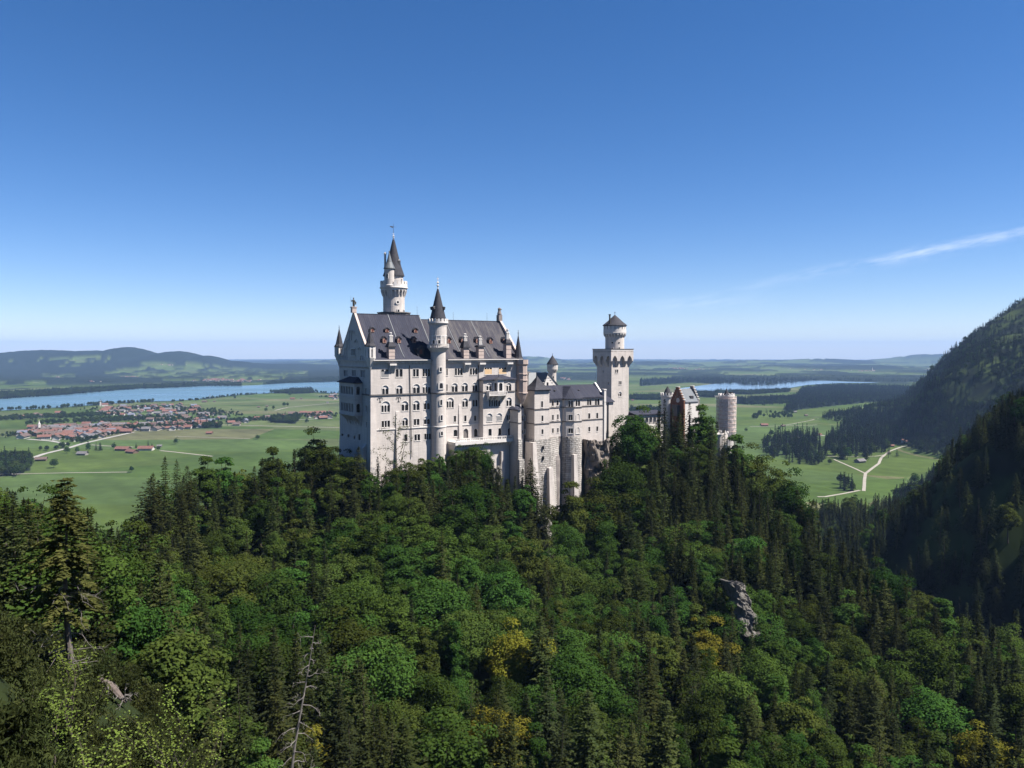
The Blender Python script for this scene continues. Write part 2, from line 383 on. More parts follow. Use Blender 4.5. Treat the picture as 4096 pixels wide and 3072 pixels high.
def ground_hit(px, py, k0=25.0, k1=9000.0):
    """march the ray to the ground sheet"""
    d = ray(px, py); ks = np.geomspace(k0, k1, 700); z = ground(d.x * ks, d.y * ks); b = np.where(d.z * ks < z)[0]
    if len(b) == 0: return None
    i = b[0]; a0, a1 = (ks[i - 1] if i else k0), ks[i]
    for _ in range(3):
        kk = np.linspace(a0, a1, 12); zz = ground(d.x * kk, d.y * kk); j = int(np.argmax(d.z * kk < zz)); a0, a1 = kk[max(j - 1, 0)], kk[j]
    return d * float((a0 + a1) / 2)
def in_poly(x, y, poly):
    x = np.asarray(x); y = np.asarray(y); ins = np.zeros(x.shape, bool); n = len(poly)
    for i in range(n):
        x0, y0 = poly[i]; x1, y1 = poly[(i + 1) % n]
        c = ((y0 > y) != (y1 > y)) & (x < (x1 - x0) * (y - y0) / (y1 - y0 + 1e-12) + x0); ins ^= c
    return ins
LAKE1 = [(-300, 1668), (0, 1643), (60, 1640), (200, 1632), (364, 1621), (480, 1612), (585, 1606), (688, 1604), (802, 1597), (887, 1587), (960, 1579), (1093, 1572), (1140, 1569), (1251, 1568), (1300, 1572), (1420, 1574), (1600, 1570), (1600, 1523), (1350, 1526), (1251, 1528), (1150, 1532), (1090, 1535), (1030, 1541), (966, 1543), (900, 1541), (840, 1542), (700, 1549), (538, 1555), (400, 1566), (234, 1579), (100, 1588), (0, 1594), (-300, 1606)]
LAKE2 = [(2700, 1556), (2760, 1548), (2830, 1539), (2900, 1531), (3020, 1527), (3080, 1526), (3160, 1521), (3300, 1523), (3400, 1527), (3490, 1529.5), (3520, 1531), (3480, 1532), (3350, 1533), (3230, 1540), (3170, 1550), (3120, 1559), (3000, 1566), (2900, 1567), (2800, 1563), (2700, 1562)]
def px_poly(P): return [tuple(plain_hit(a, b)[:2]) for a, b in P]
L1W = px_poly(LAKE1); L2W = px_poly(LAKE2)
# forest areas on the plain, traced as ground outlines
FOREST_PX = [
    [(3150, 1652), (3190, 1640), (3350, 1622), (3520, 1606), (3700, 1592), (3800, 1590), (3800, 1560), (3500, 1548), (3330, 1545), (3210, 1556), (3180, 1590), (3130, 1640)],
    [(3190, 1585), (3210, 1556), (3330, 1545), (3500, 1546), (3800, 1558), (3800, 1600), (3500, 1604), (3200, 1614)],
    [(2930, 1615), (3000, 1618), (3180, 1610), (3200, 1590), (3100, 1596), (2950, 1600)],
    [(0, 1597), (100, 1591), (234, 1582), (400, 1568), (538, 1557), (700, 1551), (840, 1544), (966, 1544), (966, 1537), (700, 1540), (400, 1553), (0, 1575)],
    [(1050, 1539), (1150, 1533), (1350, 1527), (1600, 1524), (1600, 1510), (1330, 1514), (1100, 1530)],
    [(2520, 1600), (2700, 1600), (2720, 1585), (2520, 1588)], [(2520, 1680), (2700, 1675), (2760, 1640), (2520, 1645)], [(2700, 1585), (2860, 1590), (2900, 1575), (2760, 1572)],
    [(2860, 1574), (3000, 1578), (3160, 1568), (3160, 1561), (3000, 1568), (2860, 1569)],
    [(1090, 1573), (1190, 1575), (1255, 1572), (1245, 1560), (1160, 1563)],
    [(-200, 1905), (60, 1905), (120, 1880), (135, 1830), (60, 1830), (-200, 1850)],
    [(3050, 1545), (3300, 1521), (3500, 1527), (3680, 1528), (3680, 1514), (3300, 1512), (3050, 1508), (2800, 1508), (2560, 1520), (2560, 1545), (2760, 1530), (2830, 1535)],
    [(460, 1720), (560, 1722), (700, 1715), (885, 1712), (885, 1700), (800, 1705), (640, 1712)],
    [(1080, 1690), (1180, 1695), (1200, 1675), (1100, 1670)],
]
FW = [px_poly(P) for P in FOREST_PX]
MEADOW_PX = [[(150, 1437), (330, 1430), (400, 1426), (445, 1434), (440, 1450), (300, 1458), (140, 1447)], [(200, 1466), (320, 1463), (325, 1472), (215, 1473)], [(560, 1453), (700, 1455), (850, 1464), (960, 1474), (1100, 1482), (1230, 1488), (1230, 1512), (1000, 1522), (700, 1524), (430, 1512), (420, 1494), (470, 1480), (545, 1474)],
             [(0, 1530), (180, 1528), (190, 1545), (100, 1556), (0, 1560)], [(170, 1502), (300, 1500), (300, 1518), (170, 1518)], [(0, 1446), (50, 1445), (50, 1449), (0, 1450)]]
def gh_poly(P): return [tuple(ground_hit(a, b, 4000.0, 16000.0)[:2]) for a, b in P]
MEADOW_W = None
def far_forest(x, y):
    """wood cover beyond the lakes, 0..1"""
    global MEADOW_W
    if MEADOW_W is None: MEADOW_W = [gh_poly(P) for P in MEADOW_PX]
    r = np.hypot(x, y); far = smooth(5200, 6000, r)
    n = fbm(x / 520 + 40, y / 760 + 11, 4) + .25 * (fbm(x / 110, y / 260, 3) - .5)
    f = smooth(.475, .505, n) * far
    u = x / np.maximum(y, 1) * FPX + 2048
    left = (u < 1420) & (r > 5200) & (r < 12500)
    f = np.where(left, far, f)
    cop = smooth(.56, .60, fbm(x / 95 + 7, y / 210, 3))
    for P in MEADOW_W:
        xs = [p[0] for p in P]; ys = [p[1] for p in P]; m = np.where((x > min(xs)) & (x < max(xs)) & (y > min(ys)) & (y < max(ys)))[0]
        if len(m): ins = m[in_poly(x[m], y[m], P)]; f[ins] = cop[ins]
    for hx, hy, hh, wx, wy in HILLS[4:8]:
        g = np.exp(-((x - hx) / wx) ** 2 - ((y - hy) / (wy * .8)) ** 2); f = np.maximum(f, smooth(.55, .7, g))
    f = np.maximum(f, smooth(13500, 19000, r) * smooth(.36, .46, n))
    return f
def cover(x, y):
    """land cover masks: (forest floor / woods, meadow tone)"""
    fw = far_forest(x, y)
    near = np.hypot(x, y) < 6500
    for P in FW:
        xs = [p[0] for p in P]; ys = [p[1] for p in P]
        m = near & (x > min(xs)) & (x < max(xs)) & (y > min(ys)) & (y < max(ys)) if max(ys) < 6500 else (x > min(xs)) & (x < max(xs)) & (y > min(ys)) & (y < max(ys))
        if m.any(): fw[m] = np.maximum(fw[m], in_poly(x[m], y[m], P))
    return fw
A0, A1, NA = math.radians(-62), math.radians(62), 1150
rs_l = [8.0]
while rs_l[-1] < 29000:
    r_ = rs_l[-1]; st = r_ * (.022 if r_ < 900 else .0135 if r_ < 14000 else .04); rs_l.append(r_ + st)
rs_a = np.array(rs_l); aa = np.linspace(A0, A1, NA)
RR_, AA_ = np.meshgrid(rs_a, aa, indexing='ij')
gx = (RR_ * np.sin(AA_)).ravel(); gy = (RR_ * np.cos(AA_)).ravel()
gzz = ground(gx, gy)
cov = cover(gx, gy)
for LW in (L1W, L2W):
    xs = [p[0] for p in LW]; ys = [p[1] for p in LW]; m = (gx > min(xs)) & (gx < max(xs)) & (gy > min(ys)) & (gy < max(ys)); idx = np.where(m)[0]
    ins = in_poly(gx[idx], gy[idx], LW); gzz[idx[ins]] = PLAIN - 3.0 - curv(gx[idx[ins]], gy[idx[ins]]); cov[idx[ins]] = 0
rr_g = np.hypot(gx, gy)
# far woods have their own height (tree canopy seen from kilometres away)
gzz = gzz + np.where(rr_g > 6200, cov * (15 + 7 * fbm(gx / 40, gy / 60, 2)), 0)
nR = len(rs_a)
ii = np.arange((nR - 1) * (NA - 1)); ri = ii // (NA - 1); ai = ii % (NA - 1)
q = np.stack([ri * NA + ai, (ri + 1) * NA + ai, (ri + 1) * NA + ai + 1, ri * NA + ai + 1], 1)
gm = np_mesh('ground', np.stack([gx, gy, gzz], 1), q)
gm.polygons.foreach_set('use_smooth', np.ones(len(gm.polygons), bool))
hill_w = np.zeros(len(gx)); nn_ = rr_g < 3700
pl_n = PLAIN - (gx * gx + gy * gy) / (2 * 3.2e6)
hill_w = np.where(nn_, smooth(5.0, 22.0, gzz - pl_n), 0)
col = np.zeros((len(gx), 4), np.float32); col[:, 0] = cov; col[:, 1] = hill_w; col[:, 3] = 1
ca = gm.color_attributes.new('cover', 'FLOAT_COLOR', 'POINT'); ca.data.foreach_set('color', col.ravel())
def groundmat():
    m, n, l = newmat('ground_cover'); out = n.new('ShaderNodeOutputMaterial'); b = n.new('ShaderNodeBsdfPrincipled'); l.new(b.outputs[0], out.inputs[0])
    b.inputs['Roughness'].default_value = 1.0; b.inputs['Specular IOR Level'].default_value = 0.05
    at_ = n.new('ShaderNodeAttribute'); at_.attribute_name = 'cover'; sp_ = n.new('ShaderNodeSeparateColor'); l.new(at_.outputs['Color'], sp_.inputs[0])
    tc_ = n.new('ShaderNodeTexCoord')
    mp = n.new('ShaderNodeMapping'); mp.inputs['Rotation'].default_value = (0, 0, .28); mp.inputs['Scale'].default_value = (.0016, .0052, 1); l.new(tc_.outputs['Object'], mp.inputs[0])
    vo = n.new('ShaderNodeTexVoronoi'); vo.inputs['Scale'].default_value = 1.0; vo.inputs['Randomness'].default_value = .85; l.new(mp.outputs[0], vo.inputs['Vector'])
    vs = n.new('ShaderNodeSeparateColor'); l.new(vo.outputs['Color'], vs.inputs[0])
    cr = n.new('ShaderNodeValToRGB'); l.new(vs.outputs[0], cr.inputs[0]); e = cr.color_ramp
    e.interpolation = 'CONSTANT'
    for pos, c in ((0.0, (.060, .090, .021)), (.22, (.062, .097, .029)), (.40, (.050, .082, .019)), (.58, (.082, .105, .040)), (.70, (.066, .097, .024)), (.84, (.074, .092, .036)), (.92, (.105, .108, .052))):
        el = e.elements.new(pos); el.color = (*c, 1)
    e.elements.remove(e.elements[0]); e.elements.remove(e.elements[-1])
    nz_ = n.new('ShaderNodeTexNoise'); nz_.inputs['Scale'].default_value = .006; nz_.inputs['Detail'].default_value = 6; l.new(tc_.outputs['Object'], nz_.inputs['Vector'])
    r = n.new('ShaderNodeMapRange'); r.inputs[1].default_value = .3; r.inputs[2].default_value = .7; r.inputs[3].default_value = .78; r.inputs[4].default_value = 1.25; l.new(nz_.outputs[0], r.inputs[0])
    mu = n.new('ShaderNodeMixRGB'); mu.blend_type = 'MULTIPLY'; mu.inputs[0].default_value = 1; l.new(cr.outputs[0], mu.inputs[1]); l.new(r.outputs[0], mu.inputs[2])
    mw = n.new('ShaderNodeTexWave'); mw.inputs['Scale'].default_value = .018; mw.inputs['Distortion'].default_value = 3.0; mw.inputs['Detail'].default_value = 3; mw.inputs['Detail Scale'].default_value = .6
    mp2 = n.new('ShaderNodeMapping'); mp2.inputs['Rotation'].default_value = (0, 0, 1.85); mp2.inputs['Scale'].default_value = (1, .25, 1); l.new(tc_.outputs['Object'], mp2.inputs[0]); l.new(mp2.outputs[0], mw.inputs['Vector'])
    r2 = n.new('ShaderNodeMapRange'); r2.inputs[3].default_value = .95; r2.inputs[4].default_value = 1.05; l.new(mw.outputs['Fac'], r2.inputs[0])
    nz4 = n.new('ShaderNodeTexNoise'); nz4.inputs['Scale'].default_value = .035; nz4.inputs['Detail'].default_value = 6; nz4.inputs['Roughness'].default_value = .7; l.new(tc_.outputs['Object'], nz4.inputs['Vector'])
    r3 = n.new('ShaderNodeMapRange'); r3.inputs[1].default_value = .3; r3.inputs[2].default_value = .7; r3.inputs[3].default_value = .80; r3.inputs[4].default_value = 1.2; l.new(nz4.outputs[0], r3.inputs[0])
    mm = n.new('ShaderNodeMath'); mm.operation = 'MULTIPLY'; l.new(r2.outputs[0], mm.inputs[0]); l.new(r3.outputs[0], mm.inputs[1])
    mu2 = n.new('ShaderNodeMixRGB'); mu2.blend_type = 'MULTIPLY'; mu2.inputs[0].default_value = 1; l.new(mu.outputs[0], mu2.inputs[1]); l.new(mm.outputs[0], mu2.inputs[2]); mu = mu2
    # woods seen from far: dark canopy tone with mottling
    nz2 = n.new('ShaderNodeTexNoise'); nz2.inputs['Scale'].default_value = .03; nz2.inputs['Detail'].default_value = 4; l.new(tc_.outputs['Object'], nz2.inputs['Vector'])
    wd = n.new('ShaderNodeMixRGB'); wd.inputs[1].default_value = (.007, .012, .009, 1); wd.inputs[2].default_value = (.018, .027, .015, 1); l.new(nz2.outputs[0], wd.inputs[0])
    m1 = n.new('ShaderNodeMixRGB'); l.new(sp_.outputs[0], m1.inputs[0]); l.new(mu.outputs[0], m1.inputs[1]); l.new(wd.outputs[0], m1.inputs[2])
    # mountain flank and forest floor near the camera: litter, grass glades, rock
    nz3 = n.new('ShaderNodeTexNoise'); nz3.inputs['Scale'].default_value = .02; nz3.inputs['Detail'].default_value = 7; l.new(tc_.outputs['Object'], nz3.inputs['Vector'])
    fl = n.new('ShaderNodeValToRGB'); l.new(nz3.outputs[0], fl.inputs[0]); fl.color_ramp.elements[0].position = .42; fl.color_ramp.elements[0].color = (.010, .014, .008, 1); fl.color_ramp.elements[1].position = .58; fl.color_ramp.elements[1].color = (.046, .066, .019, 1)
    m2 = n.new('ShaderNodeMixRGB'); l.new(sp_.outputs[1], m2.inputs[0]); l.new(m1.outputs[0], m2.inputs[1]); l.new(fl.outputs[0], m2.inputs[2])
    m9 = n.new('ShaderNodeMixRGB'); m9.blend_type = 'MULTIPLY'; m9.inputs[0].default_value = 1; m9.inputs[2].default_value = (ALB, ALB, ALB, 1); l.new(m2.outputs[0], m9.inputs[1]); l.new(m9.outputs[0], b.inputs['Base Color'])
    return m
gm.materials.append(groundmat())
go = bpy.data.objects.new('ground', gm); COL.objects.link(go); tag(go, kind='structure')
# lakes
def watermat(name, base, rough):
    m, n, l = newmat(name); out = n.new('ShaderNodeOutputMaterial'); b = n.new('ShaderNodeBsdfPrincipled'); l.new(b.outputs[0], out.inputs[0])
    b.inputs['Base Color'].default_value = (*base, 1); b.inputs['Roughness'].default_value = rough; b.inputs['Specular IOR Level'].default_value = .5; b.inputs['IOR'].default_value = 1.33
    tc_ = n.new('ShaderNodeTexCoord'); mp = n.new('ShaderNodeMapping'); mp.inputs['Scale'].default_value = (.0012, .003, 1); l.new(tc_.outputs['Object'], mp.inputs[0])
    nz_ = n.new('ShaderNodeTexNoise'); nz_.inputs['Scale'].default_value = 1; nz_.inputs['Detail'].default_value = 8; l.new(mp.outputs[0], nz_.inputs['Vector'])
    bp = n.new('ShaderNodeBump'); bp.inputs['Distance'].default_value = .3; bp.inputs['Strength'].default_value = .06; l.new(nz_.outputs[0], bp.inputs['Height']); l.new(bp.outputs[0], b.inputs['Normal'])
    r = n.new('ShaderNodeMapRange'); r.inputs[1].default_value = .4; r.inputs[2].default_value = .65; r.inputs[3].default_value = rough * .7; r.inputs[4].default_value = rough * 1.3; l.new(nz_.outputs[0], r.inputs[0]); l.new(r.outputs[0], b.inputs['Roughness'])
    return m
import mathutils.geometry as mgeo
def lake(poly, name, mat):
    vs = [(x, y, PLAIN + .6 - curv(x, y)) for x, y in poly]
    tri = mgeo.tessellate_polygon([[Vector(v) for v in vs]])
    o = mesh_obj(name, vs, [tuple(t) for t in tri], mat); tag(o, kind='structure'); return o
lake(L1W, 'lake', watermat('lake_water', (.062, .112, .140), .3))
lake(L2W, 'lake', watermat('pale_lake_water', (.10, .15, .20), .2))
# roads and tracks as ribbons just above the ground
ROADM = simple('road_surface', (.36, .34, .32), .9, .15, .05); TRACK = simple('gravel_track', (.34, .315, .27), .95, .2, .05)
def ribbon(name, pts, w, mat, dz=.5):
    P = [ground_hit(*p, 600.0) for p in pts]; W_ = []
    for a, b in zip(P[:-1], P[1:]):
        n_ = max(1, int((b - a).length / 15))
        for k in range(n_): W_.append(a.lerp(b, k / n_))
    W_.append(P[-1]); v = []; f = []
    for i, p in enumerate(W_):
        d = (W_[min(i + 1, len(W_) - 1)] - W_[max(i - 1, 0)]); d.z = 0; d.normalize(); s_ = Vector((-d.y, d.x, 0)) * w / 2
        z = gz1(p.x, p.y) + dz; v += [(p.x - s_.x, p.y - s_.y, z), (p.x + s_.x, p.y + s_.y, z)]
        if i: f.append((2 * i - 2, 2 * i - 1, 2 * i + 1, 2 * i))
    o = mesh_obj(name, v, f, mat); tag(o, kind='structure'); return o
ribbon('road', [(130, 1832), (180, 1815), (265, 1795), (330, 1775), (430, 1752), (535, 1729)], 11, ROADM)
ribbon('path', [(-100, 1898), (60, 1897), (270, 1892), (520, 1889)], 5, TRACK)
ribbon('path', [(365, 1780), (420, 1784), (535, 1789)], 6, TRACK); ribbon('path', [(640, 1803), (700, 1809), (850, 1826)], 6, TRACK)
ribbon('road', [(885, 1700), (1100, 1705), (1350, 1711), (1480, 1714)], 7, TRACK); ribbon('path', [(700, 1746), (1000, 1755)], 4, TRACK)
ribbon('road', [(1100, 1642), (1150, 1630), (1260, 1619), (1360, 1611)], 8, TRACK); ribbon('road', [(1100, 1683), (1170, 1680), (1330, 1674)], 10, ROADM)
ribbon('path', [(110, 1757), (200, 1764), (270, 1776)], 10, ROADM)
ribbon('path', [(3455, 1965), (3457, 1945), (3458, 1920), (3462, 1895), (3490, 1873), (3515, 1855), (3525, 1832), (3540, 1820), (3560, 1805), (3600, 1790), (3640, 1780)], 5, TRACK)
ribbon('path', [(3462, 1895), (3420, 1875), (3335, 1838)], 4, TRACK); ribbon('path', [(3270, 1988), (3300, 1988), (3370, 1976), (3440, 1962)], 5, TRACK); ribbon('path', [(3310, 1826), (3400, 1828), (3500, 1826), (3540, 1820)], 4, TRACK)
ribbon('path', [(3000, 1707), (3140, 1704), (3270, 1700)], 5, TRACK); ribbon('path', [(3360, 1655), (3425, 1635)], 6, TRACK); ribbon('road', [(3060, 1760), (3160, 1752), (3300, 1742)], 9, ROADM)
ribbon('path', [(3130, 1703), (3200, 1690), (3275, 1675)], 4, TRACK)

# ---- the air: one closed box of thin haze round the whole place
def haze():
    m, n, l = newmat('haze_air'); out = n.new('ShaderNodeOutputMaterial'); v = n.new('ShaderNodeVolumePrincipled')
    v.inputs['Color'].default_value = (.32, .51, .86, 1); v.inputs['Density'].default_value = HAZE_D; v.inputs['Anisotropy'].default_value = 0.0
    l.new(v.outputs[0], out.inputs['Volume'])
    o = MB().box(-31000, 31000, -3000, 31000, -420, 345).build('haze', m); tag(o, kind='stuff')
HAZE_D = 3.6e-5
haze()
# ================================================================== CASTLE
LEADROOF = roofmat('pale_metal_roof', (0.17, 0.185, 0.205), 0.5, 0.7, (0.23, 0.235, 0.24))
SCAF = simple('scaffold_tube', (0.62, 0.58, 0.55), 0.5)
PLANKS = simple('scaffold_plank', (0.62, 0.42, 0.34), 0.8, 0.2, 2)
def netmat():
    m, n, l = newmat('scaffold_net'); out = n.new('ShaderNodeOutputMaterial'); d = n.new('ShaderNodeBsdfDiffuse'); d.inputs[0].default_value = (0.72, 0.64, 0.62, 1)
    t = n.new('ShaderNodeBsdfTransparent'); x = n.new('ShaderNodeMixShader'); tc_ = n.new('ShaderNodeTexCoord'); nz_ = n.new('ShaderNodeTexNoise'); nz_.inputs['Scale'].default_value = .7
    l.new(tc_.outputs['Object'], nz_.inputs['Vector']); r = n.new('ShaderNodeMapRange'); r.inputs[1].default_value = .35; r.inputs[2].default_value = .65; r.inputs[3].default_value = .10; r.inputs[4].default_value = .42
    l.new(nz_.outputs[0], r.inputs[0]); l.new(r.outputs[0], x.inputs[0]); l.new(t.outputs[0], x.inputs[1]); l.new(d.outputs[0], x.inputs[2]); l.new(x.outputs[0], out.inputs[0]); return m
NETTING = netmat()
TH = math.radians(33.0)
CU = Vector((math.cos(TH), math.sin(TH), 0)); CV = Vector((-math.sin(TH), math.cos(TH), 0))
CO = Vector((-45.7, 250.0, 0.0))
def c2w(s, t, z): return CO + CU * s + CV * t + Vector((0, 0, z))
def w2c(p):
    d = Vector(p) - CO; return (d.dot(CU), d.dot(CV), p[2])
class Seg:
    """vertical wall plane through castle-plan points a -> b"""
    def __init__(s, a, b):
        s.a = Vector((a[0], a[1], 0)); s.b = Vector((b[0], b[1], 0)); s.L = (s.b - s.a).length; s.d = (s.b - s.a) / s.L
        s.n = Vector((s.d.y, -s.d.x, 0))         # outward (right of a->b)
    def P(s, e, z, o=0.0):
        p = s.a + s.d * e + s.n * o; return (p.x, p.y, z)
    def hit(s, px, py):
        A = c2w(s.a.x, s.a.y, 0); N = CU * s.n.x + CV * s.n.y; d = ray(px, py)
        k = A.dot(N) / d.dot(N); p = d * k; q = w2c(p)
        return (Vector((q[0], q[1], 0)) - s.a).dot(s.d), q[2]
def c1(x, y): return 1300 + x * .3618, 880 + y * .3617
def c2(x, y): return 1650 + x * .2411, 1080 + y * .2411
def c3(x, y): return 1300 + x * .30139, 1400 + y * .30139
def c4(x, y): return 1700 + x * .30139, 1400 + y * .30139
def c5(x, y): return 2050 + x * .30139, 1380 + y * .30139
def c6(x, y): return 2050 + x * .2411, 1700 + y * .2411
def c7(x, y): return 2350 + x * .3617, 1220 + y * .3617
def cplane(t, px, py): return Seg((0, t), (10, t)).hit(px, py)
class Bld:
    def __init__(s, name, label, cat, off, group=None):
        s.off = off; s.root = tag(empty(name, c2w(*off), TH), label, cat, group)
    def add(s, mb, name, mat, parent=None, smooth=False):
        return mb.build(name, mat, parent or s.root, s.off, smooth)
def arch_lights(mb, seg, e0, e1, z0, z1, n, oz, depth, col=0.22):
    """plate with n round-arched lights cut out, from z0 to z1, front at offset oz"""
    w = (e1 - e0) / n
    g = col * min(1.0, w / 1.0)
    K = 6
    for i in range(n):
        a = e0 + w * i + (g * .5 if i else 0); b = e0 + w * (i + 1) - (g * .5 if i < n - 1 else 0)
        r = (b - a) / 2; c = (a + b) / 2; sp = z1 - r
        pts = [(c - r * math.cos(math.pi * k / K), sp + r * math.sin(math.pi * k / K)) for k in range(K + 1)]
        for k in range(K):
            p, q = pts[k], pts[k + 1]
            mb.poly([seg.P(p[0], p[1], oz), seg.P(q[0], q[1], oz), seg.P(q[0], z1 + .002, oz), seg.P(p[0], z1 + .002, oz)])
            mb.poly([seg.P(p[0], p[1], oz), seg.P(q[0], q[1], oz), seg.P(q[0], q[1], oz - depth), seg.P(p[0], p[1], oz - depth)])
        if i < n - 1:
            x0, x1 = b, b + g
            mb.hexa([seg.P(x0, z0, oz), seg.P(x1, z0, oz), seg.P(x1, z0, oz - depth), seg.P(x0, z0, oz - depth)],
                    [seg.P(x0, z1, oz), seg.P(x1, z1, oz), seg.P(x1, z1, oz - depth), seg.P(x0, z1, oz - depth)])
def add_window(B, seg, e0, e1, z0, z1, n=1, arch=False, kind='', label=None):
    """hole rectangle is returned; surround, columns, pane are parts"""
    fr = MB(); m = 0.13; o = 0.06
    zt = z1
    if arch:
        # relieving arch: tympanum above the lights
        R = (e1 - e0) / 2; sp = z1 - R; c = (e0 + e1) / 2
        lz = sp + R * 0.12
        K = 10
        pts = [(c - R * math.cos(math.pi * k / K), sp + R * math.sin(math.pi * k / K)) for k in range(K + 1)]
        for k in range(K):
            p, q = pts[k], pts[k + 1]
            fr.poly([seg.P(p[0], p[1], .004), seg.P(q[0], q[1], .004), seg.P(q[0], z1 + .002, .004), seg.P(p[0], z1 + .002, .004)])
            fr.poly([seg.P(p[0], p[1], .12), seg.P(q[0], q[1], .12), seg.P(q[0], q[1], -.42), seg.P(p[0], p[1], -.42)])
            f = (R + .17) / R
            P2 = (c + (p[0] - c) * f, sp + (p[1] - sp) * f); Q2 = (c + (q[0] - c) * f, sp + (q[1] - sp) * f)
            fr.hexa([seg.P(p[0], p[1], .004), seg.P(q[0], q[1], .004), seg.P(Q2[0], Q2[1], .004), seg.P(P2[0], P2[1], .004)],
                    [seg.P(p[0], p[1], .13), seg.P(q[0], q[1], .13), seg.P(Q2[0], Q2[1], .13), seg.P(P2[0], P2[1], .13)])
            # tympanum face
            fr.poly([seg.P(p[0], max(lz, p[1]), -.16), seg.P(q[0], max(lz, q[1]), -.16), seg.P(q[0], lz, -.16), seg.P(p[0], lz, -.16)])
        zt = lz
        arch_lights(fr, seg, e0, e1, z0, zt, n, -.16, .24)
    else:
        arch_lights(fr, seg, e0, e1, z0, zt, n, -.05, .35)
        fr.hexa([seg.P(e0 - m, z1, .004), seg.P(e1 + m, z1, .004), seg.P(e1 + m, z1 + m, .004), seg.P(e0 - m, z1 + m, .004)],
                [seg.P(e0 - m, z1, o), seg.P(e1 + m, z1, o), seg.P(e1 + m, z1 + m, o), seg.P(e0 - m, z1 + m, o)])
    for x0, x1 in ((e0 - m, e0), (e1, e1 + m)):
        fr.hexa([seg.P(x0, z0, .004), seg.P(x1, z0, .004), seg.P(x1, zt, .004), seg.P(x0, zt, .004)],
                [seg.P(x0, z0, o), seg.P(x1, z0, o), seg.P(x1, zt, o), seg.P(x0, zt, o)])
    fr.hexa([seg.P(e0 - m, z0 - .16, .004), seg.P(e1 + m, z0 - .16, .004), seg.P(e1 + m, z0, .004), seg.P(e0 - m, z0, .004)],
            [seg.P(e0 - m, z0 - .16, .14), seg.P(e1 + m, z0 - .16, .14), seg.P(e1 + m, z0 - .02, .12), seg.P(e0 - m, z0 - .02, .12)])
    f = B.add(fr, 'window', TRIM)
    if label: f['label'] = label
    pn = MB().poly([seg.P(e0, z0, -.4), seg.P(e1, z0, -.4), seg.P(e1, z1, -.4), seg.P(e0, z1, -.4)])
    B.add(pn, 'pane', GLASS, f)
    if kind in ('grey', 'orange'):
        zb = z0 + (z1 - z0) * (.70 if kind == 'grey' else .74) if not arch else z0 + (z1 - z0) * .62
        bd = MB().hexa([seg.P(e0 + .05, z0 + .05, -.03), seg.P(e1 - .05, z0 + .05, -.03), seg.P(e1 - .05, zb, -.03), seg.P(e0 + .05, zb, -.03)],
                       [seg.P(e0 + .05, z0 + .05, .02), seg.P(e1 - .05, z0 + .05, .02), seg.P(e1 - .05, zb, .02), seg.P(e0 + .05, zb, .02)])
        B.add(bd, 'board', BOARD if kind == 'grey' else ORANGE, f)
    return (e0, e1, z0, z1)
def wall_holes(mb, seg, e0, e1, z0, z1, holes, depth=.45):
    zs = sorted(set([z0, z1] + [h[2] for h in holes] + [h[3] for h in holes]))
    zs = [z for z in zs if z0 <= z <= z1]
    for a, b in zip(zs[:-1], zs[1:]):
        if b - a < 1e-5: continue
        mid = (a + b) / 2
        hs_ = sorted([h for h in holes if h[2] < mid < h[3]])
        x = e0
        for h in hs_:
            if h[0] > x: mb.poly([seg.P(x, a), seg.P(h[0], a), seg.P(h[0], b), seg.P(x, b)])
            x = max(x, h[1])
        if x < e1: mb.poly([seg.P(x, a), seg.P(e1, a), seg.P(e1, b), seg.P(x, b)])
    for h in holes:
        c = [(h[0], h[2]), (h[1], h[2]), (h[1], h[3]), (h[0], h[3])]
        for k in range(4):
            p, q = c[k], c[(k + 1) % 4]
            mb.poly([seg.P(p[0], p[1]), seg.P(q[0], q[1]), seg.P(q[0], q[1], -depth), seg.P(p[0], p[1], -depth)])
def win_px(B, seg, conv, spec):
    """spec rows (x0,y0,x1,y1,n[,arch[,kind]]) in crop coordinates -> holes"""
    out = []
    for w in spec:
        x0, y0, x1, y1, n = w[:5]; arch = len(w) > 5 and w[5]; kind = w[6] if len(w) > 6 else ''
        ym = (y0 + y1) / 2; xm = (x0 + x1) / 2
        ea, _ = seg.hit(*conv(x0, ym)); eb, _ = seg.hit(*conv(x1, ym))
        _, za = seg.hit(*conv(xm, y1)); _, zb = seg.hit(*conv(xm, y0))
        if eb - ea < .45: c = (ea + eb) / 2; ea, eb = c - .23, c + .23
        out.append(add_window(B, seg, ea, eb, za, zb, n, arch, kind))
    return out
def strip(mb, seg, e0, e1, z, h, o):
    """moulding along a wall"""
    mb.hexa([seg.P(e0, z, .003), seg.P(e1, z, .003), seg.P(e1, z, o), seg.P(e0, z, o)], [seg.P(e0, z + h, .003), seg.P(e1, z + h, .003), seg.P(e1, z + h, o), seg.P(e0, z + h, o)])
def finial(mb, x, y, z, h, r):
    mb.lathe([(r * .5, z), (r * .35, z + h * .2), (r, z + h * .27), (r, z + h * .31), (r * .3, z + h * .36), (r * .3, z + h * .45), (r * 1.1, z + h * .52), (r * .25, z + h * .6), (r * .12, z + h)], x, y, 8)
    mb.box(x - r * .9, x + r * .9, y - r * .1, y + r * .1, z + h * .8, z + h * .84)

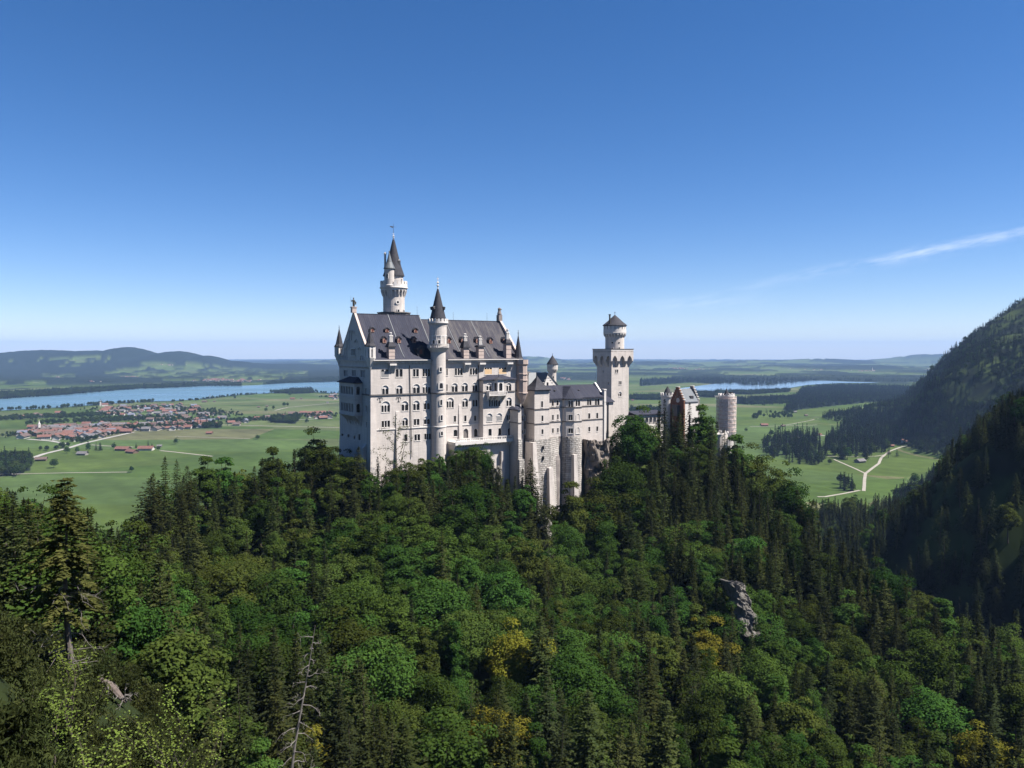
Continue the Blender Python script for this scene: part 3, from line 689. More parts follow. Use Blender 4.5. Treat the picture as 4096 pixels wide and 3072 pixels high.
# ---------------------------------------------------------------- the palace
ZE = -3.3; ZB = -46.0; WT = 28.5; LS = 58.5
PB = Bld('palace', 'tall cream stone palace with steep slate roof and long rows of arched windows', 'palace', (0, 0, ZB))
fA = Seg((0, 0), (LS, 0))
sT = 24.2                                   # the stair turret stands here
winA = [(745, 255, 845, 362, 2, False, 'grey'), (938, 252, 1030, 358, 2), (1168, 252, 1245, 354, 2), (1295, 250, 1395, 350, 3),
        (758, 470, 843, 597, 2, True), (945, 468, 1028, 592, 2, True), (1168, 452, 1258, 580, 2, True), (1297, 440, 1400, 575, 3, True),
        (748, 680, 862, 825, 3, True), (1015, 678, 1105, 808, 2, True), (1170, 672, 1255, 800, 2, True), (1312, 665, 1393, 790, 2, True),
        (752, 938, 862, 1025, 3), (1027, 898, 1100, 1005, 2, True), (1178, 915, 1253, 998, 2), (1312, 878, 1393, 985, 2, True),
        (1050, 1118, 1095, 1212, 1), (1187, 1118, 1262, 1203, 2), (1318, 1108, 1408, 1190, 3)]
winC = [(283, 243, 302, 338, 1), (395, 240, 500, 335, 3), (595, 240, 697, 330, 3), (790, 232, 888, 322, 3, False, 'orange'), (980, 230, 1083, 318, 3, False, 'orange'),
        (283, 455, 300, 545, 1), (355, 440, 433, 555, 2, True), (490, 435, 568, 550, 2, True), (630, 432, 700, 545, 2, True),
        (288, 633, 382, 767, 3, True), (495, 640, 570, 757, 2, True), (635, 660, 700, 750, 2),
        (383, 872, 413, 955, 1), (520, 868, 550, 950, 1), (652, 868, 683, 940, 1),
        (380, 1057, 430, 1148, 1), (650, 1045, 700, 1150, 1)]
holesF = win_px(PB, fA, c3, winA) + win_px(PB, fA, c4, winC)
# entrance onto the terrace
e0, zt_ = fA.hit(*c4(510, 1045)); e1, zb_ = fA.hit(*c4(575, 1168))
dr = MB(); arch_lights(dr, fA, e0, e1, zb_, zt_, 1, .05, .4)
d_ = PB.add(dr, 'door', TRIM)
PB.add(MB().poly([fA.P(e0, zb_, -.4), fA.P(e1, zb_, -.4), fA.P(e1, zt_, -.4), fA.P(e0, zt_, -.4)]), 'door_leaf', DARKTRIM, d_)
holesF.append((e0, e1, zb_, zt_))
body = MB()
wall_holes(body, fA, 0, LS, ZB, ZE, holesF)
body.poly([(LS, 0, ZB), (LS, WT, ZB), (LS, WT, ZE), (LS, 0, ZE)])
body.poly([(0, WT, ZB), (LS, WT, ZB), (LS, WT, ZE), (0, WT, ZE)])
# gable wall on the west side, with holes
gW = Seg((0, WT), (0, 0))
def gwin(x0, y0, x1, y1, n, arch=False, kind=''):
    return win_px(PB, gW, c3, [(x0, y0, x1, y1, n, arch, kind)])[0]
holesG = [gwin(250, 262, 298, 350, 3), gwin(360, 262, 410, 350, 3), gwin(472, 262, 527, 360, 3, False, ''),
          gwin(533, 505, 560, 588, 2), gwin(540, 735, 565, 825, 2), gwin(545, 950, 556, 1028, 1),
          gwin(215, 1105, 242, 1190, 1), gwin(295, 1115, 325, 1200, 1), gwin(380, 1135, 402, 1195, 1), gwin(440, 1110, 470, 1270, 1)]
wall_holes(body, gW, 0, WT, ZB, ZE, holesG)
RL = 12.45; RR = 11.0                       # ridge heights of the two roof sections
def gable_poly(s, rz, th):
    prof = [(-0.0, ZE), (2.6, -.35), (8, 5.4), (WT / 2, rz + .35), (WT - 8, 5.4), (WT - 2.6, -.35), (WT, ZE)]
    b = [(s, t, z) for t, z in prof]; c = [(s + th, t, z) for t, z in prof]
    return b, c
for s, rz, th in ((-.02, RL, .7), (LS - .7, RR, .72)):
    b, c = gable_poly(s, rz, th); PB.add(MB().hexa(b, c), 'gable', STONE)
PB.add(body, 'wall', STONE)
# gable decoration: windows, stepped blind arches
gG = Seg((-.02, WT), (-.02, 0))
for (x0, y0, x1, y1, n) in ((295, 1425, 338, 1497, 3),):
    ea, _ = gG.hit(*c1(x0, y1)); eb, _ = gG.hit(*c1(x1, y1)); _, za = gG.hit(*c1(316, y1)); _, zb = gG.hit(*c1(316, y0))
    fr = MB()
    for k in range(4):
        x = ea + (eb - ea) * k / 3; fr.hexa([gG.P(x - .14, za, .003), gG.P(x + .14, za, .003), gG.P(x + .14, zb, .003), gG.P(x - .14, zb, .003)], [gG.P(x - .14, za, .22), gG.P(x + .14, za, .22), gG.P(x + .14, zb, .22), gG.P(x - .14, zb, .22)])
    strip(fr, gG, ea - .3, eb + .3, za - .3, .3, .4); strip(fr, gG, ea - .3, eb + .3, zb, .3, .3)
    f = PB.add(fr, 'window', TRIM)
    PB.add(MB().poly([gG.P(ea, za, .01), gG.P(eb, za, .01), gG.P(eb, zb, .01), gG.P(ea, zb, .01)]), 'pane', GLASS, f)
for (x, y0, y1) in ((200, 1490, 1550), (232, 1410, 1545), (255, 1320, 1430), (283, 1215, 1330), (312, 1215, 1260), (345, 1315, 1360), (380, 1405, 1440), (405, 1495, 1550)):
    e, z1_ = gG.hit(*c1(x, y0)); _, z0_ = gG.hit(*c1(x, y1)); r = 1.05; ba = MB()
    for k in range(6):
        a0, a1 = math.pi * k / 6, math.pi * (k + 1) / 6
        q = [(e - r * math.cos(a), z1_ - r + r * math.sin(a)) for a in (a0, a1)]; p = [(e - (r - .25) * math.cos(a), z1_ - r + (r - .25) * math.sin(a)) for a in (a1, a0)]
        pp = q + p
        ba.hexa([gG.P(i, j, .003) for i, j in pp], [gG.P(i, j, .28) for i, j in pp])
    for sg in (-1, 1):
        x_ = e + sg * (r - .125)
        ba.hexa([gG.P(x_ - .12, z0_, .003), gG.P(x_ + .12, z0_, .003), gG.P(x_ + .12, z1_ - r, .003), gG.P(x_ - .12, z1_ - r, .003)], [gG.P(x_ - .12, z0_, .27), gG.P(x_ + .12, z0_, .27), gG.P(x_ + .12, z1_ - r, .27), gG.P(x_ - .12, z1_ - r, .27)])
    PB.add(ba, 'blind_arch', STONE)
# roofs with flared eaves
def roof_slab(name, s0, s1, rz, mat, ov=1.25):
    prof = [(WT / 2, rz), (8, 5.0 + (rz - 12.45) * .5), (3.1, -.55), (1.0, -2.35), (-ov, -3.1)]
    full = prof[::-1] + [(WT - t, z) for t, z in prof[1:]]
    mb = MB()
    for (ta, za), (tb, zb) in zip(full[:-1], full[1:]):
        mb.poly([(s0, ta, za), (s1, ta, za), (s1, tb, zb), (s0, tb, zb)])
        mb.poly([(s0, ta, za - .25), (s1, ta, za - .25), (s1, tb, zb - .25), (s0, tb, zb - .25)])
    for s in (s0, s1):
        mb.poly([(s, t, z) for t, z in full] + [(s, t, z - .25) for t, z in full[::-1]])
    mb.box(s0, s1, -ov - .02, -ov + .1, -3.36, -3.1)
    mb.box(s0, s1, WT / 2 - .15, WT / 2 + .15, rz - .1, rz + .14)
    return PB.add(mb, name, mat)
SR = 24.5
roofL = roof_slab('roof', .7, SR, RL, SLATE)
roofR = roof_slab('roof', SR + .02, LS - .7, RR, SLATEOLD); roofR['label'] = 'lower right roof with pale streaks'
for s, rz, w in ((-.12, RL, .8), (LS - .75, RR, .85)):   # parapet copings of the gables
    cop = MB()
    prof = [(-.3, ZE + .1), (2.6, -.1), (8, 5.75), (WT / 2, rz + .8)]
    for (ta, za), (tb, zb) in zip(prof[:-1], prof[1:]):
        for mir in (0, 1):
            A, B_ = (ta, tb) if not mir else (WT - ta, WT - tb)
            cop.hexa([(s, A, za - .3), (s + w, A, za - .3), (s + w, B_, zb - .3), (s, B_, zb - .3)], [(s, A, za + .25), (s + w, A, za + .25), (s + w, B_, zb + .25), (s, B_, zb + .25)])
    PB.add(cop, 'coping', CHIM)
prof = [(1.0, -2.2), (3.1, -.45), (8, 5.15), (WT / 2, RL + .1)]
for s in (SR - .35, 12.3, 45.4, 34.6):
    rz = RL if s < SR else RR; stp = MB()
    pr = [(1.0, -2.3), (3.1, -.50), (8, 5.05 + (rz - 12.45) * .5), (WT / 2, rz + .05)]
    for (ta, za), (tb, zb) in zip(pr[:-1], pr[1:]):
        stp.hexa([(s, ta, za - .1), (s + .22, ta, za - .1), (s + .22, tb, zb - .1), (s, tb, zb - .1)], [(s, ta, za + .12), (s + .22, ta, za + .12), (s + .22, tb, zb + .12), (s, tb, zb + .12)])
    PB.add(stp, 'roof_batten', LEAD)
# eaves: gutter, frieze of corbels, string courses
gut = MB()
gut.box(.5, SR - 3.2, -1.42, -1.25, -3.32, -3.05); gut.box(SR + 3.1, LS - .2, -1.42, -1.25, -3.32, -3.05)
PB.add(gut, 'gutter', TRIM)
fz = MB()
strip(fz, fA, 0.4, LS - .2, ZE - .9, .85, .55)
for k in range(46):
    e = .8 + k * 1.27
    if e > LS - 1: break
    fz.hexa([fA.P(e, ZE - 1.5, .003), fA.P(e + .35, ZE - 1.5, .003), fA.P(e + .35, ZE - .9, .003), fA.P(e, ZE - .9, .003)], [fA.P(e, ZE - 1.2, .12), fA.P(e + .35, ZE - 1.2, .12), fA.P(e + .35, ZE - .9, .5), fA.P(e, ZE - .9, .5)])
strip(fz, gW, 0.3, WT - .3, ZE - .25, .35, .55); strip(fz, gW, 0, WT, ZE - 2.2, .25, .3)
for k in range(24):
    e = .8 + k * 1.15
    fz.hexa([gW.P(e, ZE - 2.9, .003), gW.P(e + .4, ZE - 2.9, .003), gW.P(e + .4, ZE - 2.2, .003), gW.P(e, ZE - 2.2, .003)], [gW.P(e, ZE - 2.5, .1), gW.P(e + .4, ZE - 2.5, .1), gW.P(e + .4, ZE - 2.2, .3), gW.P(e, ZE - 2.2, .3)])
PB.add(fz, 'corbel_frieze', STONE)
ZS = fA.hit(1600, 1579.5)[1]
ZW = fA.hit(1600, 1716)[1]
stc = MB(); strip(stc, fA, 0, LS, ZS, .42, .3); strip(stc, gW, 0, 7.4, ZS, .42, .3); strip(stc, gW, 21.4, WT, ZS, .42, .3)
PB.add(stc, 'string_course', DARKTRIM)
stw = MB(); strip(stw, fA, 0, LS, ZW, .4, .22); PB.add(stw, 'plinth_band', TRIM)
# battered plinth below the band, corner buttresses, pilaster strips
pl = MB(); pl.hexa([(-.8, WT, ZB), (-.8, 0, ZB), (0.02, 0, ZB), (0.02, WT, ZB)], [(-.05, WT, ZW - 4), (-.05, 0, ZW - 4), (0.02, 0, ZW - 4), (0.02, WT, ZW - 4)])
PB.add(pl, 'plinth', STONE); pl = MB(); zc = fA.hit(*c3(600, 640))[1]
pl.hexa([(-1.2, -2.0, ZB), (2.9, -2.0, ZB), (2.9, .02, ZB), (-1.2, 1.5, ZB)], [(-.15, -.12, zc), (.9, -.12, zc), (.9, .02, zc), (-.15, .3, zc)])
PB.add(pl, 'buttress', STONE); pl = MB(); pl.hexa([(-1.9, 3.2, ZB), (-1.9, 5.6, ZB), (0, 5.6, ZB), (0, 3.2, ZB)], [(-1.5, 3.4, ZW - 6), (-1.5, 5.4, ZW - 6), (-.02, 5.4, ZW - 4.6), (-.02, 3.4, ZW - 4.6)])
PB.add(pl, 'buttress', STONE)
def pilaster(x0, x1, ytop, conv, zb, ob=1.3):
    pl = MB()
    ea = fA.hit(*conv(x0, ytop))[0]; eb, zt2 = fA.hit(*conv(x1, ytop))
    pl.hexa([fA.P(ea - .3, zb, .003), fA.P(eb + .3, zb, .003), fA.P(eb + .2, zb, ob), fA.P(ea - .2, zb, ob)], [fA.P(ea, zt2, .003), fA.P(eb, zt2, .003), fA.P(eb, zt2 - .4, .12), fA.P(ea, zt2 - .4, .12)])
    PB.add(pl, 'buttress', STONE)
pilaster(938, 985, 805, c3, ZB, 1.5); pilaster(446, 485, 720, c4, ZB, 1.3)
# downpipes and wrought wall anchors
dp = MB()
for cv, x0, y0, x1, y1 in ((c3, 1120, 205, 1146, 1420), (c4, 706, 205, 712, 1150)):
    ea, za = fA.hit(*cv(x0, y0)); eb, zb = fA.hit(*cv(x1, y1)); dp.tube(fA.P(ea, za, .2), fA.P((ea + eb) / 2 + .3, zb, .35), .12)
PB.add(dp, 'downpipe', IRON)
for cx_, cy_ in ((730, 655), (975, 650)):
    e, z = fA.hit(*c3(cx_, cy_)); an = MB()
    an.tube(fA.P(e, z - 1, .1), fA.P(e, z + .6, .1), .07)
    for sg in (-1, 1):
        for k in range(6):
            a0, a1 = k / 6 * 4.2, (k + 1) / 6 * 4.2
            q = [(e + sg * (.45 - .4 * math.cos(a)), z + .2 + .4 * math.sin(a)) for a in (a0, a1)]
            an.tube(fA.P(*q[0], .1), fA.P(*q[1], .1), .06)
        an.tube(fA.P(e, z - .5, .1), fA.P(e + sg * .4, z - 1.0, .1), .06)
    PB.add(an, 'wall_anchor', IRON)
# two-storey arcaded loggia on the gable
LB0, LB1, LD = 7.4, 21.4, 2.7
lgF = Seg((-LD, LB1), (-LD, LB0)); lgR = Seg((-LD, LB0), (0, LB0)); lgL = Seg((0, LB1), (-LD, LB1))
zR0 = lgF.hit(*c3(300, 425))[1]; zA1 = lgF.hit(*c3(300, 478))[1]; zA0 = lgF.hit(*c3(300, 585))[1]
zB1 = lgF.hit(*c3(300, 700))[1]; zB0 = lgF.hit(*c3(300, 815))[1]; zL0 = lgF.hit(*c3(300, 862))[1]; zC0 = lgF.hit(*c3(330, 975))[1]
lw = MB(); holes = []
fr = MB(); pn = MB()
n = 5; ww = (LB1 - LB0 - 2.2) / n
for z0_, z1_ in ((zA0, zA1), (zB0, zB1)):
    hh = []
    for k in range(n):
        a = 1.3 + k * ww; hh.append((a + .3, a + ww - .3, z0_, z1_)); arch_lights(fr, lgF, a + .3, a + ww - .3, z0_, z1_, 1, .03, .4)
    holes += hh
wall_holes(lw, lgF, 0, lgF.L, zL0, zR0, holes, .6)
for sg in (lgR, lgL):
    hh = [(.7, 2.0, zA0, zA1), (.7, 2.0, zB0, zB1)]
    for h in hh: arch_lights(fr, sg, *h[:4], 1, .03, .4)
    wall_holes(lw, sg, 0, LD, zL0, zR0, hh, .6)
    for h in hh: pn.poly([sg.P(h[0], h[2], -.6), sg.P(h[1], h[2], -.6), sg.P(h[1], h[3], -.6), sg.P(h[0], h[3], -.6)])
for h in holes: pn.poly([lgF.P(h[0], h[2], -.6), lgF.P(h[1], h[2], -.6), lgF.P(h[1], h[3], -.6), lgF.P(h[0], h[3], -.6)])
for sg in (lgF, lgR, lgL):
    for z in (zL0, zB1 + 1.2, zA0 - .9): strip(lw, sg, 0, sg.L, z, .35, .25)
for k in range(6):                            # curved brackets below
    t = LB1 - .8 - k * (LB1 - LB0 - 1.6) / 5
    pts = [(0.0, zC0 - 1), (-.5, zC0 + .6), (-1.4, zL0 - 1.2), (-LD, zL0), (0.0, zL0)]
    lw.hexa([(s, t - .3, z) for s, z in pts], [(s, t + .3, z) for s, z in pts])
lw.poly([(-LD, LB0, zL0), (-LD, LB1, zL0), (0, LB1, zL0), (0, LB0, zL0)])
lo = PB.add(lw, 'loggia', STONE)
PB.add(fr, 'arcade', STONE, lo); PB.add(pn, 'opening_shade', GLASS, lo)  # dark sheets behind the open arches, colour in place of the shaded interior
zRt = lgF.hit(*c3(350, 360))[1]
lr = MB(); p = [(-LD - .5, LB0 - .5, zR0), (-LD - .5, LB1 + .5, zR0), (0, LB1 + .5, zR0), (0, LB0 - .5, zR0)]; q = [(0, LB1 - 3, zRt), (0, LB0 + 3, zRt)]
lr.poly([p[0], p[1], q[0], q[1]]); lr.poly([p[1], p[2], q[0]]); lr.poly([p[3], p[0], q[1]]); lr.poly(p)
lr.box(-LD - .55, 0, LB0 - .55, LB1 + .55, zR0 - .3, zR0 - .003)
PB.add(lr, 'loggia_roof', SLATE, lo)
# projecting bay block at the right end
DT = -3.0
fD = Seg((0, DT), (LS, DT))
dE0 = fD.hit(*c4(772, 900))[0]; dE1 = fD.hit(*c4(1193, 700))[0]; zDr = fD.hit(*c4(980, 388))[1]; zDt = fA.hit(*c4(980, 328))[1]
winD = [(815, 440, 885, 535, 2, True), (1080, 437, 1145, 540, 2, True), (848, 660, 1000, 750, 5), (1080, 630, 1150, 745, 2, True),
        (820, 842, 893, 948, 2, True, 'grey'), (950, 838, 1022, 940, 2, True, 'grey'), (1085, 835, 1138, 930, 2, True),
        (842, 1045, 885, 1140, 1), (973, 1037, 1015, 1130, 1), (1100, 1037, 1143, 1140, 1)]
hD = win_px(PB, fD, c4, winD)
ob0 = fD.hit(*c4(925, 500))[0]; ob1 = fD.hit(*c4(968, 500))[0]; zo0 = fD.hit(*c4(940, 560))[1]; zo1 = fD.hit(*c4(940, 455))[1]
dm = MB(); wall_holes(dm, fD, dE0, dE1, ZB, zDr, hD)
dm.poly([(dE0, DT, ZB), (dE0, 0, ZB), (dE0, 0, zDr), (dE0, DT, zDr)]); dm.poly([(dE1, DT, ZB), (dE1, 0, ZB), (dE1, 0, zDr), (dE1, DT, zDr)])
strip(dm, fD, dE0, dE1, ZW, .35, .15)
bay = PB.add(dm, 'bay', STONE)
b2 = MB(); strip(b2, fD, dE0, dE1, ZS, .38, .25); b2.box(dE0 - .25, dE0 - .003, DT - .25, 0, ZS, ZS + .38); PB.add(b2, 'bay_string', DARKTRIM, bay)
br = MB(); p = [(dE0 - .6, DT - .6, zDr), (dE1 + .6, DT - .6, zDr), (dE1 + .6, 0, zDr), (dE0 - .6, 0, zDr)]; q = [(dE0 + 4, 0, zDt), (dE1 - 4, 0, zDt)]
br.poly([p[0], p[1], q[1], q[0]]); br.poly([p[0], q[0], p[3]]); br.poly([p[1], p[2], q[1]]); br.poly(p); br.box(dE0 - .6, dE1 + .6, DT - .6, -.02, zDr - .3, zDr - .003)
PB.add(br, 'bay_roof', SLATE, bay)
# oriel with pointed roof and balcony on the bay
oc = fD.hit(*c4(972, 500))[0]; zb0 = fD.hit(*c4(970, 590))[1]; zb1 = fD.hit(*c4(970, 548))[1]; zpk = Seg((0, DT - 1.5), (10, DT - 1.5)).hit(*c4(970, 300))[1]
orl = MB()
pts6 = [(oc - 2.1, DT), (oc - 1.25, DT - 1.7), (oc + 1.25, DT - 1.7), (oc + 2.1, DT)]
for a, b in zip(pts6[:-1], pts6[1:]):
    sg = Seg(a, b); h = (sg.L * .22, sg.L * .78, zb1 + .2, zDr - 1.2); wall_holes(orl, sg, 0, sg.L, zb0, zDr - .1, [h], .3); arch_lights(orl, sg, *h, 1, .02, .25)
    strip(orl, sg, 0, sg.L, zb1, .25, .15)
orl.prism(pts6, zb0 - .4, zb0)
for k in range(4):
    f0 = 1 - k * .25; f1 = 1 - (k + 1) * .25
    orl.hexa([(oc + (x - oc) * f1, DT + (y - DT) * f1, zb0 - .4 - (k + 1) * .55) for x, y in pts6], [(oc + (x - oc) * f0, DT + (y - DT) * f0, zb0 - .4 - k * .55) for x, y in pts6])
oo = PB.add(orl, 'oriel', TRIM, bay)
og = MB()
for a, b in zip(pts6[:-1], pts6[1:]):
    sg = Seg(a, b); og.poly([sg.P(.2, zb1 + .2, -.3), sg.P(sg.L - .2, zb1 + .2, -.3), sg.P(sg.L - .2, zDr - .8, -.3), sg.P(.2, zDr - .8, -.3)])
PB.add(og, 'oriel_pane', GLASS, bay)
orf = MB(); ptR = [(oc + (x - oc) * 1.25, DT + (y - DT) * 1.25 - .1) for x, y in pts6] + [(oc + 1.6, DT + 2.4), (oc - 1.6, DT + 2.4)]
for k in range(len(ptR)):
    a, b = ptR[k], ptR[(k + 1) % len(ptR)]; orf.poly([(a[0], a[1], zDr - .05), (b[0], b[1], zDr - .05), (oc, DT - .3, zpk - 1.6)])
finial(orf, oc, DT - .3, zpk - 1.7, 2.0, .16)
PB.add(orf, 'oriel_roof', CONE, bay)
bl = MB(); bx0 = fD.hit(*c4(808, 570))[0]; bx1 = fD.hit(*c4(1048, 570))[0]
bl.box(bx0, bx1, DT - 2.3, DT - .003, zb0 - .3, zb0); bl.box(bx0, bx1, DT - 2.3, DT - 2.1, zb1 - .12, zb1 + .06)
for k in range(int((bx1 - bx0) / .5)): bl.box(bx0 + .1 + k * .5, bx0 + .34 + k * .5, DT - 2.28, DT - 2.12, zb0, zb1 - .12)
bl.box(bx0, bx0 + .2, DT - 2.3, DT - .003, zb0, zb1 + .05); bl.box(bx1 - .2, bx1, DT - 2.3, DT - .003, zb0, zb1 + .05)
for k in range(5):
    x = bx0 + .5 + k * (bx1 - bx0 - 1) / 4
    bl.hexa([(x - .2, DT - .003, zb0 - 2.1), (x + .2, DT - .003, zb0 - 2.1), (x + .2, DT - .003, zb0 - .3), (x - .2, DT - .003, zb0 - .3)], [(x - .2, DT - .2, zb0 - 2.1), (x + .2, DT - .2, zb0 - 2.1), (x + .2, DT - 2.1, zb0 - .32), (x - .2, DT - 2.1, zb0 - .32)])
PB.add(bl, 'balcony', TRIM, bay)
# corner bartizans with spires
def bartizan(px, py_top, py_base, py_floor, py_corb, t, r, mat, n=8, open_=True, closed_lo=None):
    s_, zt2 = cplane(t, px, py_top); zb2 = cplane(t, px, py_base)[1]; zf = cplane(t, px, py_floor)[1]; zcb = cplane(t, px, py_corb)[1]
    mb = MB(); a0 = math.pi / n
    mb.lathe([(.3, zcb), (r * .55, zcb + (zf - zcb) * .35), (r * .8, zcb + (zf - zcb) * .62), (r * 1.12, zf - .25), (r * 1.15, zf), (r, zf + .02)], s_, t, n, a0, a0 + 2 * math.pi)
    if open_:
        for k in range(n):
            a = a0 + 2 * math.pi * k / n; x, y = s_ + r * .9 * math.cos(a), t + r * .9 * math.sin(a); mb.box(x - .26, x + .26, y - .26, y + .26, zf, zb2)
        mb.lathe([(r, zb2 - (zb2 - zf) * .3), (r, zb2)], s_, t, n, a0, a0 + 2 * math.pi); mb.lathe([(r * .72, zf), (r * .72, zb2)], s_, t, n, a0, a0 + 2 * math.pi)
    else:
        mb.lathe([(r, zf), (r, zb2)], s_, t, n, a0, a0 + 2 * math.pi)
    o = PB.add(mb, 'corner_turret', mat)
    sp = MB(); sp.lathe([(r * 1.22, zb2 - .2), (r * 1.22, zb2), (r * .85, zb2 + (zt2 - zb2) * .12), (.1, zt2 - (zt2 - zb2) * .12)], s_, t, n, a0, a0 + 2 * math.pi)
    finial(sp, s_, t, zt2 - (zt2 - zb2) * .14, (zt2 - zb2) * .2, .22)
    PB.add(sp, 'spire', CONE, o)
    return s_, o
bartizan(1480, 1306, 1383, 1430, 1480, .2, 1.55, TRIM)
bartizan(1356.5, 1305, 1386, 1420, 1462, WT - .3, 1.5, TRIM)
sR_, oR = bartizan(2073, 1326, 1441, 1455, 1470, .4, 1.75, STONE, 8, False)
tl = MB(); x, y = sR_ + .6, -1.2
zt3 = cplane(-1, 2080, 1452)[1]; zb3 = cplane(-1, 2080, 1575)[1]; zc3 = cplane(-1, 2080, 1604)[1]
tl.lathe([(.4, zc3 - 1.0), (1.3, zc3 + .8), (2.0, zb3), (1.9, zb3 + .1), (1.9, zt3 - 1), (2.3, zt3 - .4), (2.3, zt3 + 1.2), (1.9, zt3 + 1.2)], x, y, 8, math.pi / 8, math.pi / 8 + 2 * math.pi)
for z in (zb3 + .1, zb3 + (zt3 - zb3) * .42, zb3 + (zt3 - zb3) * .62): tl.lathe([(1.92, z), (2.15, z + .05), (2.15, z + .4), (1.92, z + .45)], x, y, 8, math.pi / 8, math.pi / 8 + 2 * math.pi)
ct = PB.add(tl, 'corner_tourelle', BRICKPINK)
# dormers, chimneys, statues, rods on the roof
roof_prof = lambda rz: [(WT / 2, rz), (8, 5.0 + (rz - 12.45) * .5), (3.1, -.55), (1.0, -2.35), (-1.25, -3.1)]
def roof_hit(px, py, rz):
    """first hit of the ray on the front roof slope -> (s,t,z)"""
    best = None; d = ray(px, py); pr = roof_prof(rz)
    for (ta, za), (tb, zb) in zip(pr[:-1], pr[1:]):
        A = c2w(0, ta, za); E = (c2w(0, tb, zb) - A).normalized(); N = CU.cross(E)
        k = A.dot(N) / d.dot(N); q = w2c(d * k)
        if min(ta, tb) - .02 <= q[1] <= max(ta, tb) + .02 and (best is None or k < best[0]): best = (k, q)
    return best[1] if best else None
def dormer(px, py, rz, w=1.3, h=2.1, roundtop=False, dark=False):
    q = roof_hit(px, py, rz)
    if not q: return
    s_, t_, z_ = q; fz_ = z_; ft = t_ - .35
    mb = MB(); mb.box(s_ - w / 2, s_ + w / 2, ft, ft + 3.2, fz_, fz_ + h * .62)
    mb.hexa([(s_ - w / 2, ft, fz_ + h * .62), (s_ + w / 2, ft, fz_ + h * .62), (s_, ft, fz_ + h)], [(s_ - w / 2, ft + 3.5, fz_ + h * .62), (s_ + w / 2, ft + 3.5, fz_ + h * .62), (s_, ft + 3.5, fz_ + h)])
    o = PB.add(mb, 'dormer', DORMER if not dark else CONE)
    r = MB()
    for sg in (-1, 1):
        r.hexa([(s_, ft - .25, fz_ + h + .02), (s_ + sg * (w / 2 + .3), ft - .25, fz_ + h * .56), (s_ + sg * (w / 2 + .3), ft + 3.6, fz_ + h * .56), (s_, ft + 3.8, fz_ + h + .02)],
               [(s_, ft - .25, fz_ + h + .2), (s_ + sg * (w / 2 + .3), ft - .25, fz_ + h * .56 + .18), (s_ + sg * (w / 2 + .3), ft + 3.6, fz_ + h * .56 + .18), (s_, ft + 3.8, fz_ + h + .2)])
    PB.add(r, 'dormer_roof', CONE, o)
    g = MB(); sg = Seg((s_ - w * .22, ft), (s_ + w * .22, ft)); K = 6; R = w * .22
    pts = [(R - R * math.cos(math.pi * k / K), fz_ + h * .45 + R * math.sin(math.pi * k / K)) for k in range(K + 1)] + [(2 * R, fz_ + h * .15), (0, fz_ + h * .15)]
    g.hexa([sg.P(a, b, .003) for a, b in pts], [sg.P(a, b, .06) for a, b in pts])
    PB.add(g, 'dormer_window', DORMRED, o)
for cx_, cy_ in ((655, 1360), (817, 1360), (983, 1360)): dormer(*c1(cx_, cy_), RL)
for cx_, cy_ in ((522, 1240), (684, 1242), (1000, 1245)): dormer(*c1(cx_, cy_), RL, 1.3, 1.5)
for cx_, cy_ in ((603, 1215), (832, 1212), (1075, 1212), (1295, 1220), (1525, 1212)): dormer(*c2(cx_, cy_), RR)
dormer(*c1(1055, 1500), RL, 2.4, 3.6, dark=True)
def chimney(cv, x0, x1, ybot, ytop, ycone, ypipe, t, mats=CHIM, cap=True):
    sa, zb2 = cplane(t, *cv(x0, ybot)); sb, zt2 = cplane(t, *cv(x1, ytop)); zc2 = cplane(t, *cv((x0 + x1) / 2, ycone))[1]; zp = cplane(t, *cv((x0 + x1) / 2, ypipe))[1]
    m = MB(); d = (sb - sa)
    m.box(sa, sb, t, t + d * 1.0, zb2 - 1.5, zt2)
    for k in (.25, .6): m.box(sa - .08, sb + .08, t - .08, t + d + .08, zb2 + (zt2 - zb2) * k, zb2 + (zt2 - zb2) * k + .14)
    o = PB.add(m, 'chimney', mats)
    c = MB(); c.box(sa - .35, sb + .35, t - .35, t + d + .35, zt2, zt2 + .4)
    b_ = [(sa - .3, t - .3), (sb + .3, t - .3), (sb + .3, t + d + .3), (sa - .3, t + d + .3)]; mx_, my_ = (sa + sb) / 2, t + d / 2
    c.hexa([(x, y, zt2 + .41) for x, y in b_], [(mx_ + (x - mx_) * .55, my_ + (y - my_) * .55, zc2) for x, y in b_])
    PB.add(c, 'chimney_cap', CONE, o)
    pm = MB()
    for ix in (-1, 0, 1):
        for iy in (-.5, .5):
            hh = zp - abs(ix) * (zp - zc2) * .3
            pm.lathe([(.22, zc2 - .1), (.2, hh - .5), (.33, hh - .45), (.33, hh - .2), (.2, hh - .15), (.12, hh)], mx_ + ix * d * .2, my_ + iy * d * .35, 8)
    PB.add(pm, 'flue', TRIM, o)
    # corbelled base under the eave
    k = MB()
    for i in range(4):
        x = sa + d * (i + .15) / 4
        k.hexa([(x, -.003, ZE - 4.3 + .2), (x + d * .17, -.003, ZE - 4.1), (x + d * .17, -.003, ZE - 1.6), (x, -.003, ZE - 1.6)], [(x, -.15, ZE - 4.0), (x + d * .17, -.15, ZE - 4.0), (x + d * .17, -1.3, ZE - 1.62), (x, -1.3, ZE - 1.62)])
    k.box(sa - .15, sb + .15, -1.45, -.003, ZE - 1.6, ZE - 1.0)
    PB.add(k, 'chimney_corbel', TRIM, o)
chimney(c1, 708, 772, 1535, 1408, 1350, 1240, -.3)
chimney(c2, 852, 938, 1450, 1295, 1180, 1050, -.3); chimney(c2, 1100, 1184, 1450, 1280, 1240, 1090, -.3); chimney(c2, 1557, 1638, 1450, 1222, 1150, 975, -.3)
